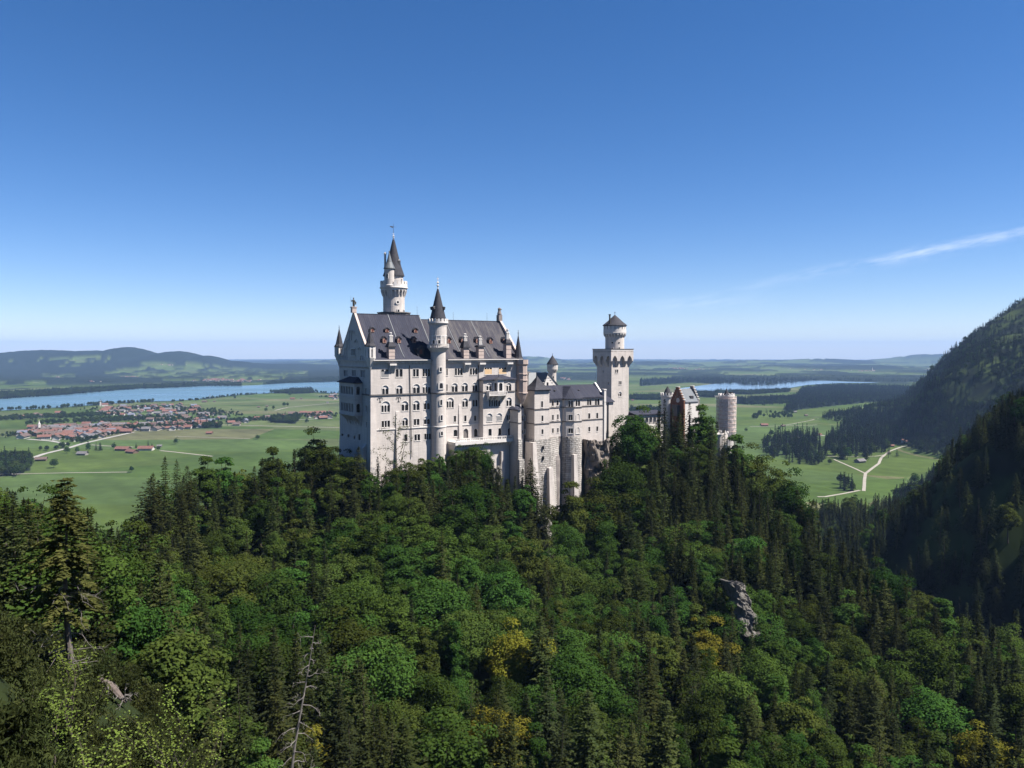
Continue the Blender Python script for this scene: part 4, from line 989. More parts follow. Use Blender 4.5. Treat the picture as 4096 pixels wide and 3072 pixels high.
def rod(px, pyt, s, rz):
    z = Seg((0, WT / 2), (1, WT / 2)).hit(px, pyt)[1]; PB.add(MB().tube((s, WT / 2, rz), (s, WT / 2, z), .05, .03), 'lightning_rod', IRON)
for px, pyt, rz in ((1668.5, 1225, RL), (1813, 1247, RR), (1948, 1250, RR)):
    rod(px, pyt, Seg((0, WT / 2), (1, WT / 2)).hit(px, 1262)[0], rz)
rg = Seg((0, WT / 2), (10, WT / 2))
# statue of a lance bearer on the west gable
ped = MB(); ped.box(-.75, .75, WT / 2 - .8, WT / 2 + .8, RL + .3, RL + 2.0); ped.box(-.95, .95, WT / 2 - .95, WT / 2 + .95, RL + 2.0, RL + 2.3)
pd = PB.add(ped, 'pedestal', CHIM)
zz = RL + 2.3; st = MB(); cy = WT / 2
st.tube((-.15, cy, zz), (-.1, cy, zz + 1.0), .19, .26, 8); st.tube((.2, cy - .1, zz), (.12, cy, zz + 1.0), .19, .26, 8)
st.lathe([(.30, zz + .9), (.40, zz + 1.3), (.36, zz + 1.6), (.46, zz + 2.1), (.36, zz + 2.35), (.14, zz + 2.42), (.13, zz + 2.55), (.22, zz + 2.68), (.22, zz + 2.9), (.05, zz + 3.15)], 0, cy, 10)
st.tube((-.35, cy, zz + 2.2), (-.72, cy, zz + 1.7), .13, .1); st.tube((-.72, cy, zz + 1.7), (-.85, cy, zz + 2.3), .1, .08)
st.tube((.4, cy, zz + 2.2), (.6, cy - .1, zz + 1.4), .13, .1)
st.hexa([(.35, cy - .3, zz + .6), (.8, cy - .3, zz + .9), (.8, cy - .3, zz + 1.7), (.3, cy - .3, zz + 1.7)], [(.35, cy - .42, zz + .6), (.8, cy - .42, zz + .9), (.8, cy - .42, zz + 1.7), (.3, cy - .42, zz + 1.7)])
st.tube((-.9, cy, zz + .3), (-1.0, cy, zz + 3.7), .04, .03)
PB.add(st, 'statue', BRONZE)
sL, _ = rg.hit(2033, 1285)
pm = MB(); pm.box(LS - 1.2, LS + .3, WT / 2 - .9, WT / 2 + .9, RR + .2, RR + 2.4); PB.add(pm, 'pedestal', DARKSTONE)
ln = MB(); zz = RR + 2.4
ln.lathe([(.75, zz), (.85, zz + .5), (.65, zz + 1.2), (.5, zz + 1.7), (.62, zz + 2.0), (.6, zz + 2.4), (.3, zz + 2.75), (0.02, zz + 2.8)], LS - .45, WT / 2, 10)
ln.tube((LS - .1, WT / 2, zz + 2.2), (LS + .5, WT / 2, zz + 2.1), .32, .2, 8); ln.tube((LS - .1, WT / 2 - .3, zz + 1.3), (LS + .25, WT / 2 - .3, zz), .2, .16); ln.tube((LS - .1, WT / 2 + .3, zz + 1.3), (LS + .25, WT / 2 + .3, zz), .2, .16)
PB.add(ln, 'lion_statue', DARKSTONE)
# terrace with balustrade in front of the right half
ter = MB(); zT = fD.hit(*c4(1000, 1152))[1] - .6; zTb = zT - 1.0
tF = DT - 2.6; ts0 = fA.hit(*c4(300, 1200))[0]; ts1 = dE1 - .6
ter.box(ts0, ts1, tF, -.003, zTb, zT)
ter.box(ts0, ts1, tF, tF + .25, zT, zT + .2); ter.box(ts0, ts1, tF - .05, tF + .3, zT + .95, zT + 1.15)
for k in range(int((ts1 - ts0) / .75)):
    x = ts0 + .2 + k * .75; wv = .5 if k % 6 == 0 else .22; ter.box(x, x + wv, tF + .02, tF + .22, zT + .2, zT + .95)
for k in range(22):
    x = ts0 + .4 + k * (ts1 - ts0 - .8) / 21
    ter.hexa([(x - .25, tF + 1.2, zTb - 1.3), (x + .25, tF + 1.2, zTb - 1.3), (x + .25, tF + 1.8, zTb), (x - .25, tF + 1.8, zTb)], [(x - .25, tF + 1.1, zTb - 1.0), (x + .25, tF + 1.1, zTb - 1.0), (x + .25, tF + .05, zTb - .003), (x - .25, tF + .05, zTb - .003)])
PB.add(ter, 'terrace', TRIM)
tw = MB(); tw.box(ts0 + .3, dE0 + 2, tF + 1.2, -.01, ZB, zTb); tw.box(dE0 + 2, ts1 - 3.8, tF + 2.2, -.01, ZB, zTb); tw.box(dE0 + 6.5, ts1 - 4.8, tF + .9, tF + 2.3, ZB - 6, zTb - 3.4)
PB.add(tw, 'terrace_wall', STONE)

# ---------------------------------------------------------------- stair turret (front)
tc_t = -.6
TT = Bld('stair_turret', 'slim round stair turret with pointed dark spire against the palace front', 'turret', (sT, tc_t, ZB))
def tz(py): return cplane(tc_t - 2.5, 1752, py)[1]
rl, ru = 2.55, 2.95
m = MB(); m.lathe([(rl + .1, ZB), (rl, tz(1706)), (rl, tz(1480)), (rl, tz(1405)), (ru + .3, tz(1392))], sT, tc_t, 32)
m.lathe([(ru - .05, tz(1392)), (ru - .05, tz(1352)), (ru, tz(1350)), (ru, tz(1308)), (ru + .1, tz(1300)), (ru + .45, tz(1292)), (ru + .45, tz(1285))], sT, tc_t, 32)
tsh = TT.add(m, 'shaft', STONE, smooth=False)
for k_ in [m_ for m_ in ()]: pass
def ring_merlons(mb, cx_, cy_, r, z0, z1, n, w=.6, th=.35, round_=True):
    for k in range(n):
        a = 2 * math.pi * k / n; c, s = math.cos(a), math.sin(a)
        half = math.pi / n * w
        pts = []
        for aa in (a - half, a + half):
            for rr in (r - th, r): pts.append((cx_ + rr * math.cos(aa), cy_ + rr * math.sin(aa)))
        q = [pts[0], pts[1], pts[3], pts[2]]
        mb.prism(q, z0, z0 + (z1 - z0) * .7)
        mid = [(cx_ + rr * math.cos(aa), cy_ + rr * math.sin(aa)) for aa in (a - half * .55, a + half * .55) for rr in (r - th, r)]
        q2 = [mid[0], mid[1], mid[3], mid[2]]
        mb.hexa([(x, y, z0 + (z1 - z0) * .7) for x, y in q], [(x, y, z1) for x, y in q2])
bm_ = MB(); bm_.lathe([(ru + .55, tz(1292)), (ru + .55, tz(1286)), (ru + .35, tz(1286))], sT, tc_t, 32); ring_merlons(bm_, sT, tc_t, ru + .5, tz(1286), tz(1274), 16, .68)
bm_.lathe([(.1, tz(1288)), (ru + .4, tz(1288))], sT, tc_t, 32)
TT.add(bm_, 'battlement', TRIM)
sp = MB(); sp.lathe([(ru - .15, tz(1285)), (ru - .25, tz(1272)), (1.75, tz(1225)), (.75, tz(1175)), (.25, tz(1153))], sT, tc_t, 28)
spo = TT.add(sp, 'spire', CONE)
fi = MB(); finial(fi, sT, tc_t, tz(1154), tz(1103) - tz(1154), .45); TT.add(fi, 'finial', TRIM)
def radial_win(B, cx_, cy_, r, ang, z0, z1, w, parent=None, mat=TRIM, fr=True, o=.06):
    c, s = math.cos(ang), math.sin(ang); rr = r + o
    a = (cx_ + rr * c - (-s) * w / 2, cy_ + rr * s - c * w / 2); b = (cx_ + rr * c + (-s) * w / 2, cy_ + rr * s + c * w / 2)
    sg = Seg(a, b); f = MB(); mg = w * .28; e0, e1 = 0, sg.L
    if fr:
        for x0, x1 in ((-mg, 0), (e1, e1 + mg)):
            f.hexa([sg.P(x0, z0 - mg, -.3), sg.P(x1, z0 - mg, -.3), sg.P(x1, z1 + mg * .3, -.3), sg.P(x0, z1 + mg * .3, -.3)], [sg.P(x0, z0 - mg, .09), sg.P(x1, z0 - mg, .09), sg.P(x1, z1 + mg * .3, .09), sg.P(x0, z1 + mg * .3, .09)])
        f.hexa([sg.P(0, z1, -.3), sg.P(e1, z1, -.3), sg.P(e1, z1 + mg, -.3), sg.P(0, z1 + mg, -.3)], [sg.P(0, z1, .088), sg.P(e1, z1, .088), sg.P(e1, z1 + mg, .088), sg.P(0, z1 + mg, .088)])
        f.hexa([sg.P(0, z0 - mg, -.3), sg.P(e1, z0 - mg, -.3), sg.P(e1, z0, -.3), sg.P(0, z0, -.3)], [sg.P(0, z0 - mg, .14), sg.P(e1, z0 - mg, .14), sg.P(e1, z0, .14), sg.P(0, z0, .14)])
        arch_lights(f, sg, 0, e1, z0, z1, 1, .05, .1)
        o_ = B.add(f, 'window', mat, parent)
    g = MB().poly([sg.P(0, z0, .01), sg.P(e1, z0, .01), sg.P(e1, z1, .01), sg.P(0, z1, .01)])
    B.add(g, 'pane' if fr else 'window', GLASS, o_ if fr else parent)
def angfor(px, cx_, cy_, r, bulge):
    """angle on a drum (castle plan) whose surface point projects to column px"""
    best = None
    for i in range(360):
        a = math.radians(i); p = c2w(cx_ + r * math.cos(a), cy_ + r * math.sin(a), 0)
        ctr = c2w(cx_, cy_, 0)
        if (p - ctr).dot(ctr) > 0: continue
        e = abs(proj(p.x, p.y, 0)[0] - px)
        if best is None or e < best[0]: best = (e, a)
    return best[1]
for (x0, y0, x1, y1) in ((195, 232, 215, 285), (185, 440, 235, 512), (195, 662, 228, 732), (197, 868, 230, 935), (204, 1085, 230, 1137)):
    pxm, _ = c4((x0 + x1) / 2, 0); a = angfor(pxm, sT, tc_t, rl, 0)
    zt4 = tz(c4(0, y0)[1]); zb4 = tz(c4(0, y1)[1]); radial_win(TT, sT, tc_t, rl, a, zb4, zt4, .75 if x1 - x0 < 45 else 1.25)
bc = MB(); zf = tz(1390); zr = tz(1377)
bc.lathe([(rl, tz(1408)), (ru + .7, zf - .1), (ru + .75, zf), (ru - .1, zf)], sT, tc_t, 32); bc.lathe([(ru + .75, zr), (ru + .75, zr + .15), (ru + .5, zr + .15), (ru + .5, zr), (ru + .75, zr)], sT, tc_t, 32)
for k in range(40):
    a = 2 * math.pi * k / 40; x, y = sT + (ru + .62) * math.cos(a), tc_t + (ru + .62) * math.sin(a); bc.box(x - .08, x + .08, y - .08, y + .08, zf, zr)
TT.add(bc, 'balcony', TRIM)
ar = MB()
for k in range(12):
    a = 2 * math.pi * (k + .2) / 12
    half = math.pi / 12
    p0 = (sT + (ru + .12) * math.cos(a - half), tc_t + (ru + .12) * math.sin(a - half)); p1_ = (sT + (ru + .12) * math.cos(a + half), tc_t + (ru + .12) * math.sin(a + half))
    sg = Seg(p0, p1_); e1 = sg.L; arch_lights(ar, sg, .18, e1 - .18, tz(1376), tz(1344), 1, .0, .25)
    for xx in (0, e1 - .18): ar.hexa([sg.P(xx, tz(1376), 0), sg.P(xx + .18, tz(1376), 0), sg.P(xx + .18, tz(1376), -.25), sg.P(xx, tz(1376), -.25)], [sg.P(xx, tz(1344), 0), sg.P(xx + .18, tz(1344), 0), sg.P(xx + .18, tz(1344), -.25), sg.P(xx, tz(1344), -.25)])
    ar.hexa([sg.P(0, tz(1344), .05), sg.P(e1, tz(1344), .05), sg.P(e1, tz(1344), -.3), sg.P(0, tz(1344), -.3)], [sg.P(0, tz(1341), .05), sg.P(e1, tz(1341), .05), sg.P(e1, tz(1341), -.3), sg.P(0, tz(1341), -.3)])
aro = TT.add(ar, 'arcade', TRIM)
for px in (1735, 1757):
    radial_win(TT, sT, tc_t, ru - .05, angfor(px, sT, tc_t, ru, 0), tz(1375), tz(1360), .8, aro)
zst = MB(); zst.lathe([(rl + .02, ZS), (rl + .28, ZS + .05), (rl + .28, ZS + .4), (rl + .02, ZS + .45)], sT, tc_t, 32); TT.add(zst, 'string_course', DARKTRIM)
zst = MB(); zst.lathe([(rl + .12, ZW), (rl + .2, ZW + .05), (rl + .2, ZW + .35), (rl + .02, ZW + .4)], sT, tc_t, 32); TT.add(zst, 'plinth_band', TRIM)
for px in (1737, 1774, 1718):
    a = angfor(px, sT, tc_t, 2.0, 0); z = tz(1234); x, y = sT + 1.95 * math.cos(a), tc_t + 1.95 * math.sin(a)
    dd = MB(); dd.tube((x - .6 * math.cos(a), y - .6 * math.sin(a), z), (x + .55 * math.cos(a), y + .55 * math.sin(a), z), .42, .42, 8); dd.tube((x - .6 * math.cos(a), y - .6 * math.sin(a), z + .5), (x + .7 * math.cos(a), y + .7 * math.sin(a), z + .35), .45, .3, 6)
    TT.add(dd, 'spire_dormer', IRON, spo)

# ---------------------------------------------------------------- main tower (behind the roof)
mtS, mtT = 21.9, 30.0
mS = Seg((0, mtT - 3), (10, mtT - 3))
MT = Bld('main_tower', 'tallest round tower rising behind the left end of the slate roof, spire with weather vane', 'tower', (mtS, mtT, ZB))
def mz(py): return mS.hit(1577, py)[1]
R = 3.95
m = MB(); m.lathe([(R, ZB), (R, mz(1145))], mtS, mtT, 36); MT.add(m, 'shaft', STONE)
m = MB(); zpb = mz(1258); m.prism([(mtS + (R + 2.0) * math.cos(math.pi / 4 * k + .39), mtT + (R + 2.0) * math.sin(math.pi / 4 * k + .39)) for k in range(8)], ZB, mz(1252))
m.prism([(mtS + (R + 2.3) * math.cos(math.pi / 4 * k + .39), mtT + (R + 2.3) * math.sin(math.pi / 4 * k + .39)) for k in range(8)], mz(1251.9), mz(1248)); MT.add(m, 'plinth', DARKTRIM)
Rb = 4.95
cb = MB()
nA = 20
for k in range(nA):
    a = 2 * math.pi * k / nA; half = math.pi / nA
    pr = [(R + .02, mz(1188)), (R + .45, mz(1178)), (Rb - .2, mz(1166)), (Rb - .1, mz(1158)), (R + .02, mz(1158))]
    A = a - half * .32; B2 = a + half * .32
    cb.hexa([(mtS + r_ * math.cos(A), mtT + r_ * math.sin(A), z) for r_, z in pr], [(mtS + r_ * math.cos(B2), mtT + r_ * math.sin(B2), z) for r_, z in pr])
cb.lathe([(R + .3, mz(1162)), (Rb - .2, mz(1160)), (Rb - .1, mz(1153)), (Rb + .25, mz(1151)), (Rb + .25, mz(1148)), (Rb, mz(1147)), (Rb, mz(1136)), (Rb - .35, mz(1136)), (Rb - .35, mz(1147)), (1, mz(1147))], mtS, mtT, 40)
ring_merlons(cb, mtS, mtT, Rb, mz(1136), mz(1122), 20, .72)
MT.add(cb, 'battlement', TRIM)
Ri = 3.45
m = MB(); m.lathe([(Ri, mz(1147)), (Ri, mz(1098))], mtS, mtT, 32); MT.add(m, 'upper_drum', STONE)
sp = MB(); sp.lathe([(Ri - .1, mz(1103)), (Ri + .5, mz(1102)), (Ri + .45, mz(1098)), (2.75, mz(1060)), (1.7, mz(1015)), (.75, mz(970)), (.35, mz(953))], mtS, mtT, 28); spo = MT.add(sp, 'spire', CONE)
dd = MB(); a = angfor(1600, mtS, mtT, 2.6, 0); z = mz(1047); x, y = mtS + 2.35 * math.cos(a), mtT + 2.35 * math.sin(a); dd.box(x - .45, x + .45, y - .45, y + .45, z - .9, z + .7); dd.tube((x, y, z + .6), (x, y, z + 1.2), .7, .1, 4); MT.add(dd, 'spire_dormer', IRON, spo)
fi = MB(); finial(fi, mtS, mtT, mz(955), mz(925) - mz(955), .45); MT.add(fi, 'finial', TRIM)
wv = MB(); wv.tube((mtS, mtT, mz(928)), (mtS, mtT, mz(889)), .07, .05)
z = mz(902); wv.tube((mtS, mtT, z), (mtS + 1.2, mtT + .1, z + .05), .05); wv.hexa([(mtS - 1.3, mtT, z - .1), (mtS - .2, mtT, z - .45), (mtS - .1, mtT, z + .1), (mtS - 1.4, mtT, z + .25)], [(mtS - 1.3, mtT + .06, z - .1), (mtS - .2, mtT + .06, z - .45), (mtS - .1, mtT + .06, z + .1), (mtS - 1.4, mtT + .06, z + .25)])
MT.add(wv, 'weather_vane', IRON)
a = angfor(1559, mtS, mtT, Rb - .9, 0); tx, ty = mtS + (Rb - 1.1) * math.cos(a), mtT + (Rb - 1.1) * math.sin(a); rt = 1.72
m = MB(); m.lathe([(.35, mz(1192)), (.7, mz(1182)), (.95, mz(1170)), (1.3, mz(1160)), (rt, mz(1150)), (rt + .18, mz(1142)), (rt, mz(1139)), (rt, mz(1076)), (rt + .2, mz(1075))], tx, ty, 24); sto = MT.add(m, 'side_turret', STONE)
m = MB(); m.lathe([(rt, mz(1077)), (rt + .42, mz(1076)), (rt + .35, mz(1073)), (1.05, mz(1050)), (.45, mz(1025)), (.12, mz(1008))], tx, ty, 20); m.lathe([(.05, mz(1011)), (.3, mz(1008)), (.05, mz(1003))], tx, ty, 8); MT.add(m, 'turret_roof', LEAD, sto)
radial_win(MT, tx, ty, rt, angfor(1551, tx, ty, rt, 0), mz(1115), mz(1098), .62, sto)
ch = MB(); cxx = mtS - 2.5; cyy = mtT + 2.0; ch.lathe([(.42, mz(1110)), (.40, mz(1013)), (.55, mz(1012)), (.55, mz(1008)), (.2, mz(1006)), (.2, mz(1003))], cxx, cyy, 10); MT.add(ch, 'chimney', TRIM)
aw = angfor(1592, mtS, mtT, R, 0)
fr = MB(); cwx, cwy, cwz = mtS + (R + .05) * math.cos(aw), mtT + (R + .05) * math.sin(aw), mz(1209)
dirv = Vector((math.cos(aw), math.sin(aw), 0)); tv = Vector((-math.sin(aw), math.cos(aw), 0))
def disc(mb, c, r0, r1, o0, o1, n=20):
    for k in range(n):
        a0, a1 = 2 * math.pi * k / n, 2 * math.pi * (k + 1) / n
        q = []
        for aa, rr in ((a0, r0), (a1, r0), (a1, r1), (a0, r1)):
            q.append(Vector(c) + tv * (rr * math.cos(aa)) + Vector((0, 0, rr * math.sin(aa))))
        mb.hexa([tuple(p + dirv * o0) for p in q], [tuple(p + dirv * o1) for p in q])
disc(fr, (cwx, cwy, cwz), .45, .85, -.5, .12); f_ = MT.add(fr, 'round_window', TRIM)
g = MB(); g.poly([tuple(Vector((cwx, cwy, cwz)) + tv * (.5 * math.cos(2 * math.pi * k / 12)) + Vector((0, 0, .5 * math.sin(2 * math.pi * k / 12))) + dirv * .01) for k in range(12)]); MT.add(g, 'pane', GLASS, f_)
for px in (1594, 1616): radial_win(MT, mtS, mtT, R, angfor(px, mtS, mtT, R, 0), mz(1247), mz(1238), .8)
radial_win(MT, mtS, mtT, Ri, angfor(1608, mtS, mtT, Ri, 0), mz(1122), mz(1113), .5)

# ---------------------------------------------------------------- link building between palace and bower
LK = Bld('link_building', 'low shaded wing with dark hipped roof wedged between palace and bower', 'building', (61, -3, ZB))
lS0 = cplane(-5.5, *c4(1165, 900))[0]
lP = [cplane(-5.5, *c4(1165, 900))[0], cplane(-8.5, *c4(1235, 900))[0], cplane(-8.5, *c4(1278, 900))[0]]
pts = [(lP[0], -3.5), (lP[1], -8.5), (lP[2], -8.5), (lP[2] + .8, -3.0), (lP[2] + 7.5, 1.0), (lP[2] + 7.5, 9), (lP[0], 9)]
zl1 = cplane(-6, *c4(1230, 785))[1]
m = MB(); hl = []
for k, (a, b) in enumerate(zip(pts[:-1], pts[1:])):
    sg = Seg(a, b); hs2 = []
    if k == 3:
        hs2 = win_px(LK, sg, c4, [(1282, 865, 1362, 935, 3), (1284, 1052, 1360, 1110, 3)])
    wall_holes(m, sg, 0, sg.L, ZB - 14, zl1, hs2)
LK.add(m, 'wall', STONE)
m = MB(); apex0 = (lP[1] + 1.5, 1.0, cplane(1, *c4(1275, 700))[1]); apex1 = (lP[2] + 7, 2.0, apex0[2])
e = [(x + (0.35 if x > 62 else -.35), y - .35, zl1) for x, y in pts]
m.poly([e[0], e[1], apex0]); m.poly([e[1], e[2], apex0]); m.poly([e[2], e[3], e[4], apex1, apex0]); m.poly([e[4], e[5], apex1]); m.poly([e[5], e[6], apex0, apex1]); m.poly([e[6], e[0], apex0])
m.prism([(x, y) for x, y, z in e], zl1 - .3, zl1 - .003)
LK.add(m, 'roof', SLATE)
m = MB(); zq = cplane(-8.5, *c4(1255, 1180))[1]; x0, x1 = lP[1] - .1, lP[2] + .15
m.box(x0, x1, -8.9, -8.503, ZB - 16, zq); m.box(x0 - .4, x1 + .1, -10.2, -8.9, ZB - 16, cplane(-9, *c4(1240, 1450))[1])
LK.add(m, 'buttress', RUST)
m = MB(); zz3 = cplane(-8.5, *c4(1230, 975))[1]
for a, b in zip(pts[:4], pts[1:5]): strip(m, Seg(a, b), 0, Seg(a, b).L, zz3, .3, .18)
LK.add(m, 'string_course', DARKTRIM)

# ---------------------------------------------------------------- bower (wing with rough stone bastions)
ZK = -62.0
gT = 0.0
gt1 = -3.6                                  # front plane of the left bay tower
KW = Bld('bower_wing', 'pale three-storey wing with projecting bays standing on rough stone bastions', 'building', (85, 0, ZK))
def fx(t, cx_): return cplane(t, *c5(cx_, 900))[0]
bS0, bS1 = fx(gt1, 292), fx(gt1, 489)
rS1 = fx(gT, 662)
pf = -3.2
pS = [fx(gT - .2, 662), fx(pf + 1.2, 722), fx(pf, 820), fx(pf, 920), fx(gT, 941)]
wEnd = fx(gT, 1216)
zE = cplane(gT, *c5(1050, 695))[1]; zTop = cplane(gt1, *c5(390, 595))[1]; zBase = cplane(gt1, *c5(390, 1250))[1]
def seg_wall(B, mb, a, b, z0, z1, conv=None, spec=()):
    sg = Seg(a, b); hs2 = win_px(B, sg, conv, spec) if spec else []
    wall_holes(mb, sg, 0, sg.L, z0, z1, hs2); return sg
m = MB(); segs = []
segs.append(seg_wall(KW, m, (bS0, gt1 + 4.8), (bS0, gt1), zBase, zTop))
segs.append(seg_wall(KW, m, (bS0, gt1), (bS1, gt1), zBase, zTop, c5, [(380, 745, 405, 830, 1), (385, 935, 410, 1012, 1), (385, 1118, 410, 1185, 1)]))
segs.append(seg_wall(KW, m, (bS1, gt1), (bS1, gT), zBase, zTop))
m.poly([(bS0, gt1 + 4.8, zBase), (bS0 - 0, 9, zBase), (bS0, 9, zTop), (bS0, gt1 + 4.8, zTop)])
segs.append(seg_wall(KW, m, (bS1, gT), (pS[0], gT), zBase, zE, c5, [(522, 738, 548, 810, 1), (585, 735, 612, 805, 1), (525, 925, 547, 998, 1), (592, 920, 612, 990, 1), (525, 1105, 547, 1168, 1), (592, 1100, 612, 1165, 1)]))
pp = [(pS[0], gT), (pS[0] + .3, pf + 2.2), (pS[1], pf + 1.7), (pS[2], pf), (pS[3], pf), (pS[3] + 1.6, gT)]
segs.append(seg_wall(KW, m, pp[0], pp[1], zBase, zE)); segs.append(seg_wall(KW, m, pp[1], pp[2], zBase, zE))
segs.append(seg_wall(KW, m, pp[2], pp[3], zBase, zE, c5, [(742, 738, 803, 822, 2), (745, 925, 798, 1000, 2), (742, 1105, 803, 1172, 2)]))
segs.append(seg_wall(KW, m, pp[3], pp[4], zBase, zE, c5, [(838, 732, 897, 812, 2)]))
segs.append(seg_wall(KW, m, pp[4], pp[5], zBase, zE))
segs.append(seg_wall(KW, m, (pS[3] + 1.6, gT), (wEnd, gT), zBase - 3, zE, c5, [(990, 722, 1047, 800, 2), (1095, 715, 1155, 798, 2), (1005, 905, 1032, 980, 1), (1112, 900, 1137, 975, 1), (1007, 1085, 1032, 1150, 1), (1113, 1080, 1137, 1145, 1)]))
m.poly([(wEnd, gT, ZK), (wEnd, 13, ZK), (wEnd, 13, zE + 2), (wEnd, gT, zE)])
m.poly([(bS0, 13, ZK), (wEnd, 13, ZK), (wEnd, 13, zE), (bS0, 13, zE)])
KW.add(m, 'wall', STONE)
ms = MB()
for cy in (855, 1048):
    z = cplane(gt1, *c5(390, cy))[1]
    for sg in segs: strip(ms, sg, -.15, sg.L + .15, z, .32, .22)
KW.add(ms, 'string_course', DARKTRIM)
bl = MB()
for y0, y1 in ((905, 1000), (1085, 1172)):
    sg = Seg(pp[3], pp[4]); ea = sg.hit(*c5(842, 950))[0]; eb = sg.hit(*c5(893, 950))[0]; za = sg.hit(*c5(865, y1))[1]; zb = sg.hit(*c5(865, y0))[1]; r = (eb - ea) / 2
    for k in range(8):
        a0, a1 = math.pi * k / 8, math.pi * (k + 1) / 8; q = [((ea + eb) / 2 - rr * math.cos(a), zb - r + rr * math.sin(a)) for a, rr in ((a0, r), (a1, r), (a1, r - .22), (a0, r - .22))]
        bl.hexa([sg.P(i, j, .003) for i, j in q], [sg.P(i, j, .14) for i, j in q])
    for x0 in (ea, eb - .22): bl.hexa([sg.P(x0, za, .003), sg.P(x0 + .22, za, .003), sg.P(x0 + .22, zb - r, .003), sg.P(x0, zb - r, .003)], [sg.P(x0, za, .14), sg.P(x0 + .22, za, .14), sg.P(x0 + .22, zb - r, .14), sg.P(x0, zb - r, .14)])
    strip(bl, sg, ea - .1, eb + .1, za - .25, .25, .2)
KW.add(bl, 'blind_arch', TRIM)
# bay tower roof (concave pyramid), main roof, bay roof
m = MB(); cxx, cyy = (bS0 + bS1) / 2, gt1 + 3.2; hw = (bS1 - bS0) / 2
zap = cplane(cyy, *c5(362, 415))[1]
levels = [(1.12, zTop), (.72, zTop + (zap - zTop) * .25), (.42, zTop + (zap - zTop) * .52), (.03, zap)]
for (f0, z0_), (f1, z1_) in zip(levels[:-1], levels[1:]):
    q0 = [(cxx + sx_ * hw * f0, cyy + sy_ * 3.6 * f0, z0_) for sx_, sy_ in ((-1, -1), (1, -1), (1, 1), (-1, 1))]; q1 = [(cxx + sx_ * hw * f1, cyy + sy_ * 3.6 * f1, z1_) for sx_, sy_ in ((-1, -1), (1, -1), (1, 1), (-1, 1))]
    for k in range(4): m.poly([q0[k], q0[(k + 1) % 4], q1[(k + 1) % 4], q1[k]])
m.box(bS0 - .45, bS1 + .45, gt1 - .45, gt1 + 7, zTop - .35, zTop - .003)
KW.add(m, 'pavilion_roof', CONE)
m = MB(); zr = cplane(6, *c5(600, 540))[1]; 
m.hexa([(bS1 - 3, -.5, zE), (wEnd - .5, -.5, zE), (wEnd - .5, 6, zr), (bS1 - 3, 6, zr)], [(bS1 - 3, -.5, zE + .2), (wEnd - .5, -.5, zE + .2), (wEnd - .5, 6, zr + .2), (bS1 - 3, 6, zr + .2)])
m.hexa([(bS1 - 3, 6, zr), (wEnd - .5, 6, zr), (wEnd - .5, 13.4, zE), (bS1 - 3, 13.4, zE)], [(bS1 - 3, 6, zr + .2), (wEnd - .5, 6, zr + .2), (wEnd - .5, 13.4, zE + .2), (bS1 - 3, 13.4, zE + .2)])
m.box(bS1 - 2, wEnd - .5, -.55, -.4, zE - .35, zE + .2)
KW.add(m, 'roof', SLATE)
m = MB(); ap = (pS[2] + .9, .3, cplane(.3, *c5(808, 548))[1]); e = [(x + (-.35 if x < pS[2] else .35), y - .4, zE + .05) for x, y in pp]
for a, b in zip(e[:-1], e[1:]): m.poly([a, b, ap])
bk = (ap[0], 5, ap[2]); m.poly([e[-1], (e[-1][0], 4, zE + 2), bk, ap]); m.poly([e[0], (e[0][0], 4, zE + 2), bk, ap]); m.prism([(x, y) for x, y, z in e], zE - .3, zE + .045)
KW.add(m, 'bay_roof', SLATE)
# end gable parapet with pinnacle
m = MB(); x0 = wEnd - .4; zpn = cplane(0, *c5(1230, 600))[1]
m.box(x0, x0 + 1.0, -.5, 1.0, zE - 2, zpn); m.box(x0 - .15, x0 + 1.15, -.65, 1.15, zpn, zpn + .45)
m.box(x0, x0 + .9, 4.6, 6.6, zE, cplane(6, *c5(1180, 520))[1])
m.hexa([(x0, .8, zE - 1), (x0 + .7, .8, zE - 1), (x0 + .7, 5.6, zE - 1), (x0, 5.6, zE - 1)], [(x0, .8, zE + 1.0), (x0 + .7, .8, zE + 1.0), (x0 + .7, 5.6, zr + .9), (x0, 5.6, zr + .9)])
m.hexa([(x0, 5.6, zE - 1), (x0 + .7, 5.6, zE - 1), (x0 + .7, 12.8, zE - 1), (x0, 12.8, zE - 1)], [(x0, 5.6, zr + .9), (x0 + .7, 5.6, zr + .9), (x0 + .7, 12.8, zE + .5), (x0, 12.8, zE + .5)])
m.box(x0 + .1, x0 + .95, -.45, -.003, zBase - 3, zE - 2)
KW.add(m, 'end_gable', TRIM)
rv = MB()
for cx_, cy_ in ((560, 605), (880, 600)):
    s_, z_ = cplane(3, *c5(cx_, cy_)); rv.lathe([(.3, z_ - 1.2), (.3, z_), (.5, z_ + .1), (.1, z_ + .4)], s_, 3, 8)
KW.add(rv, 'roof_vent', IRON)
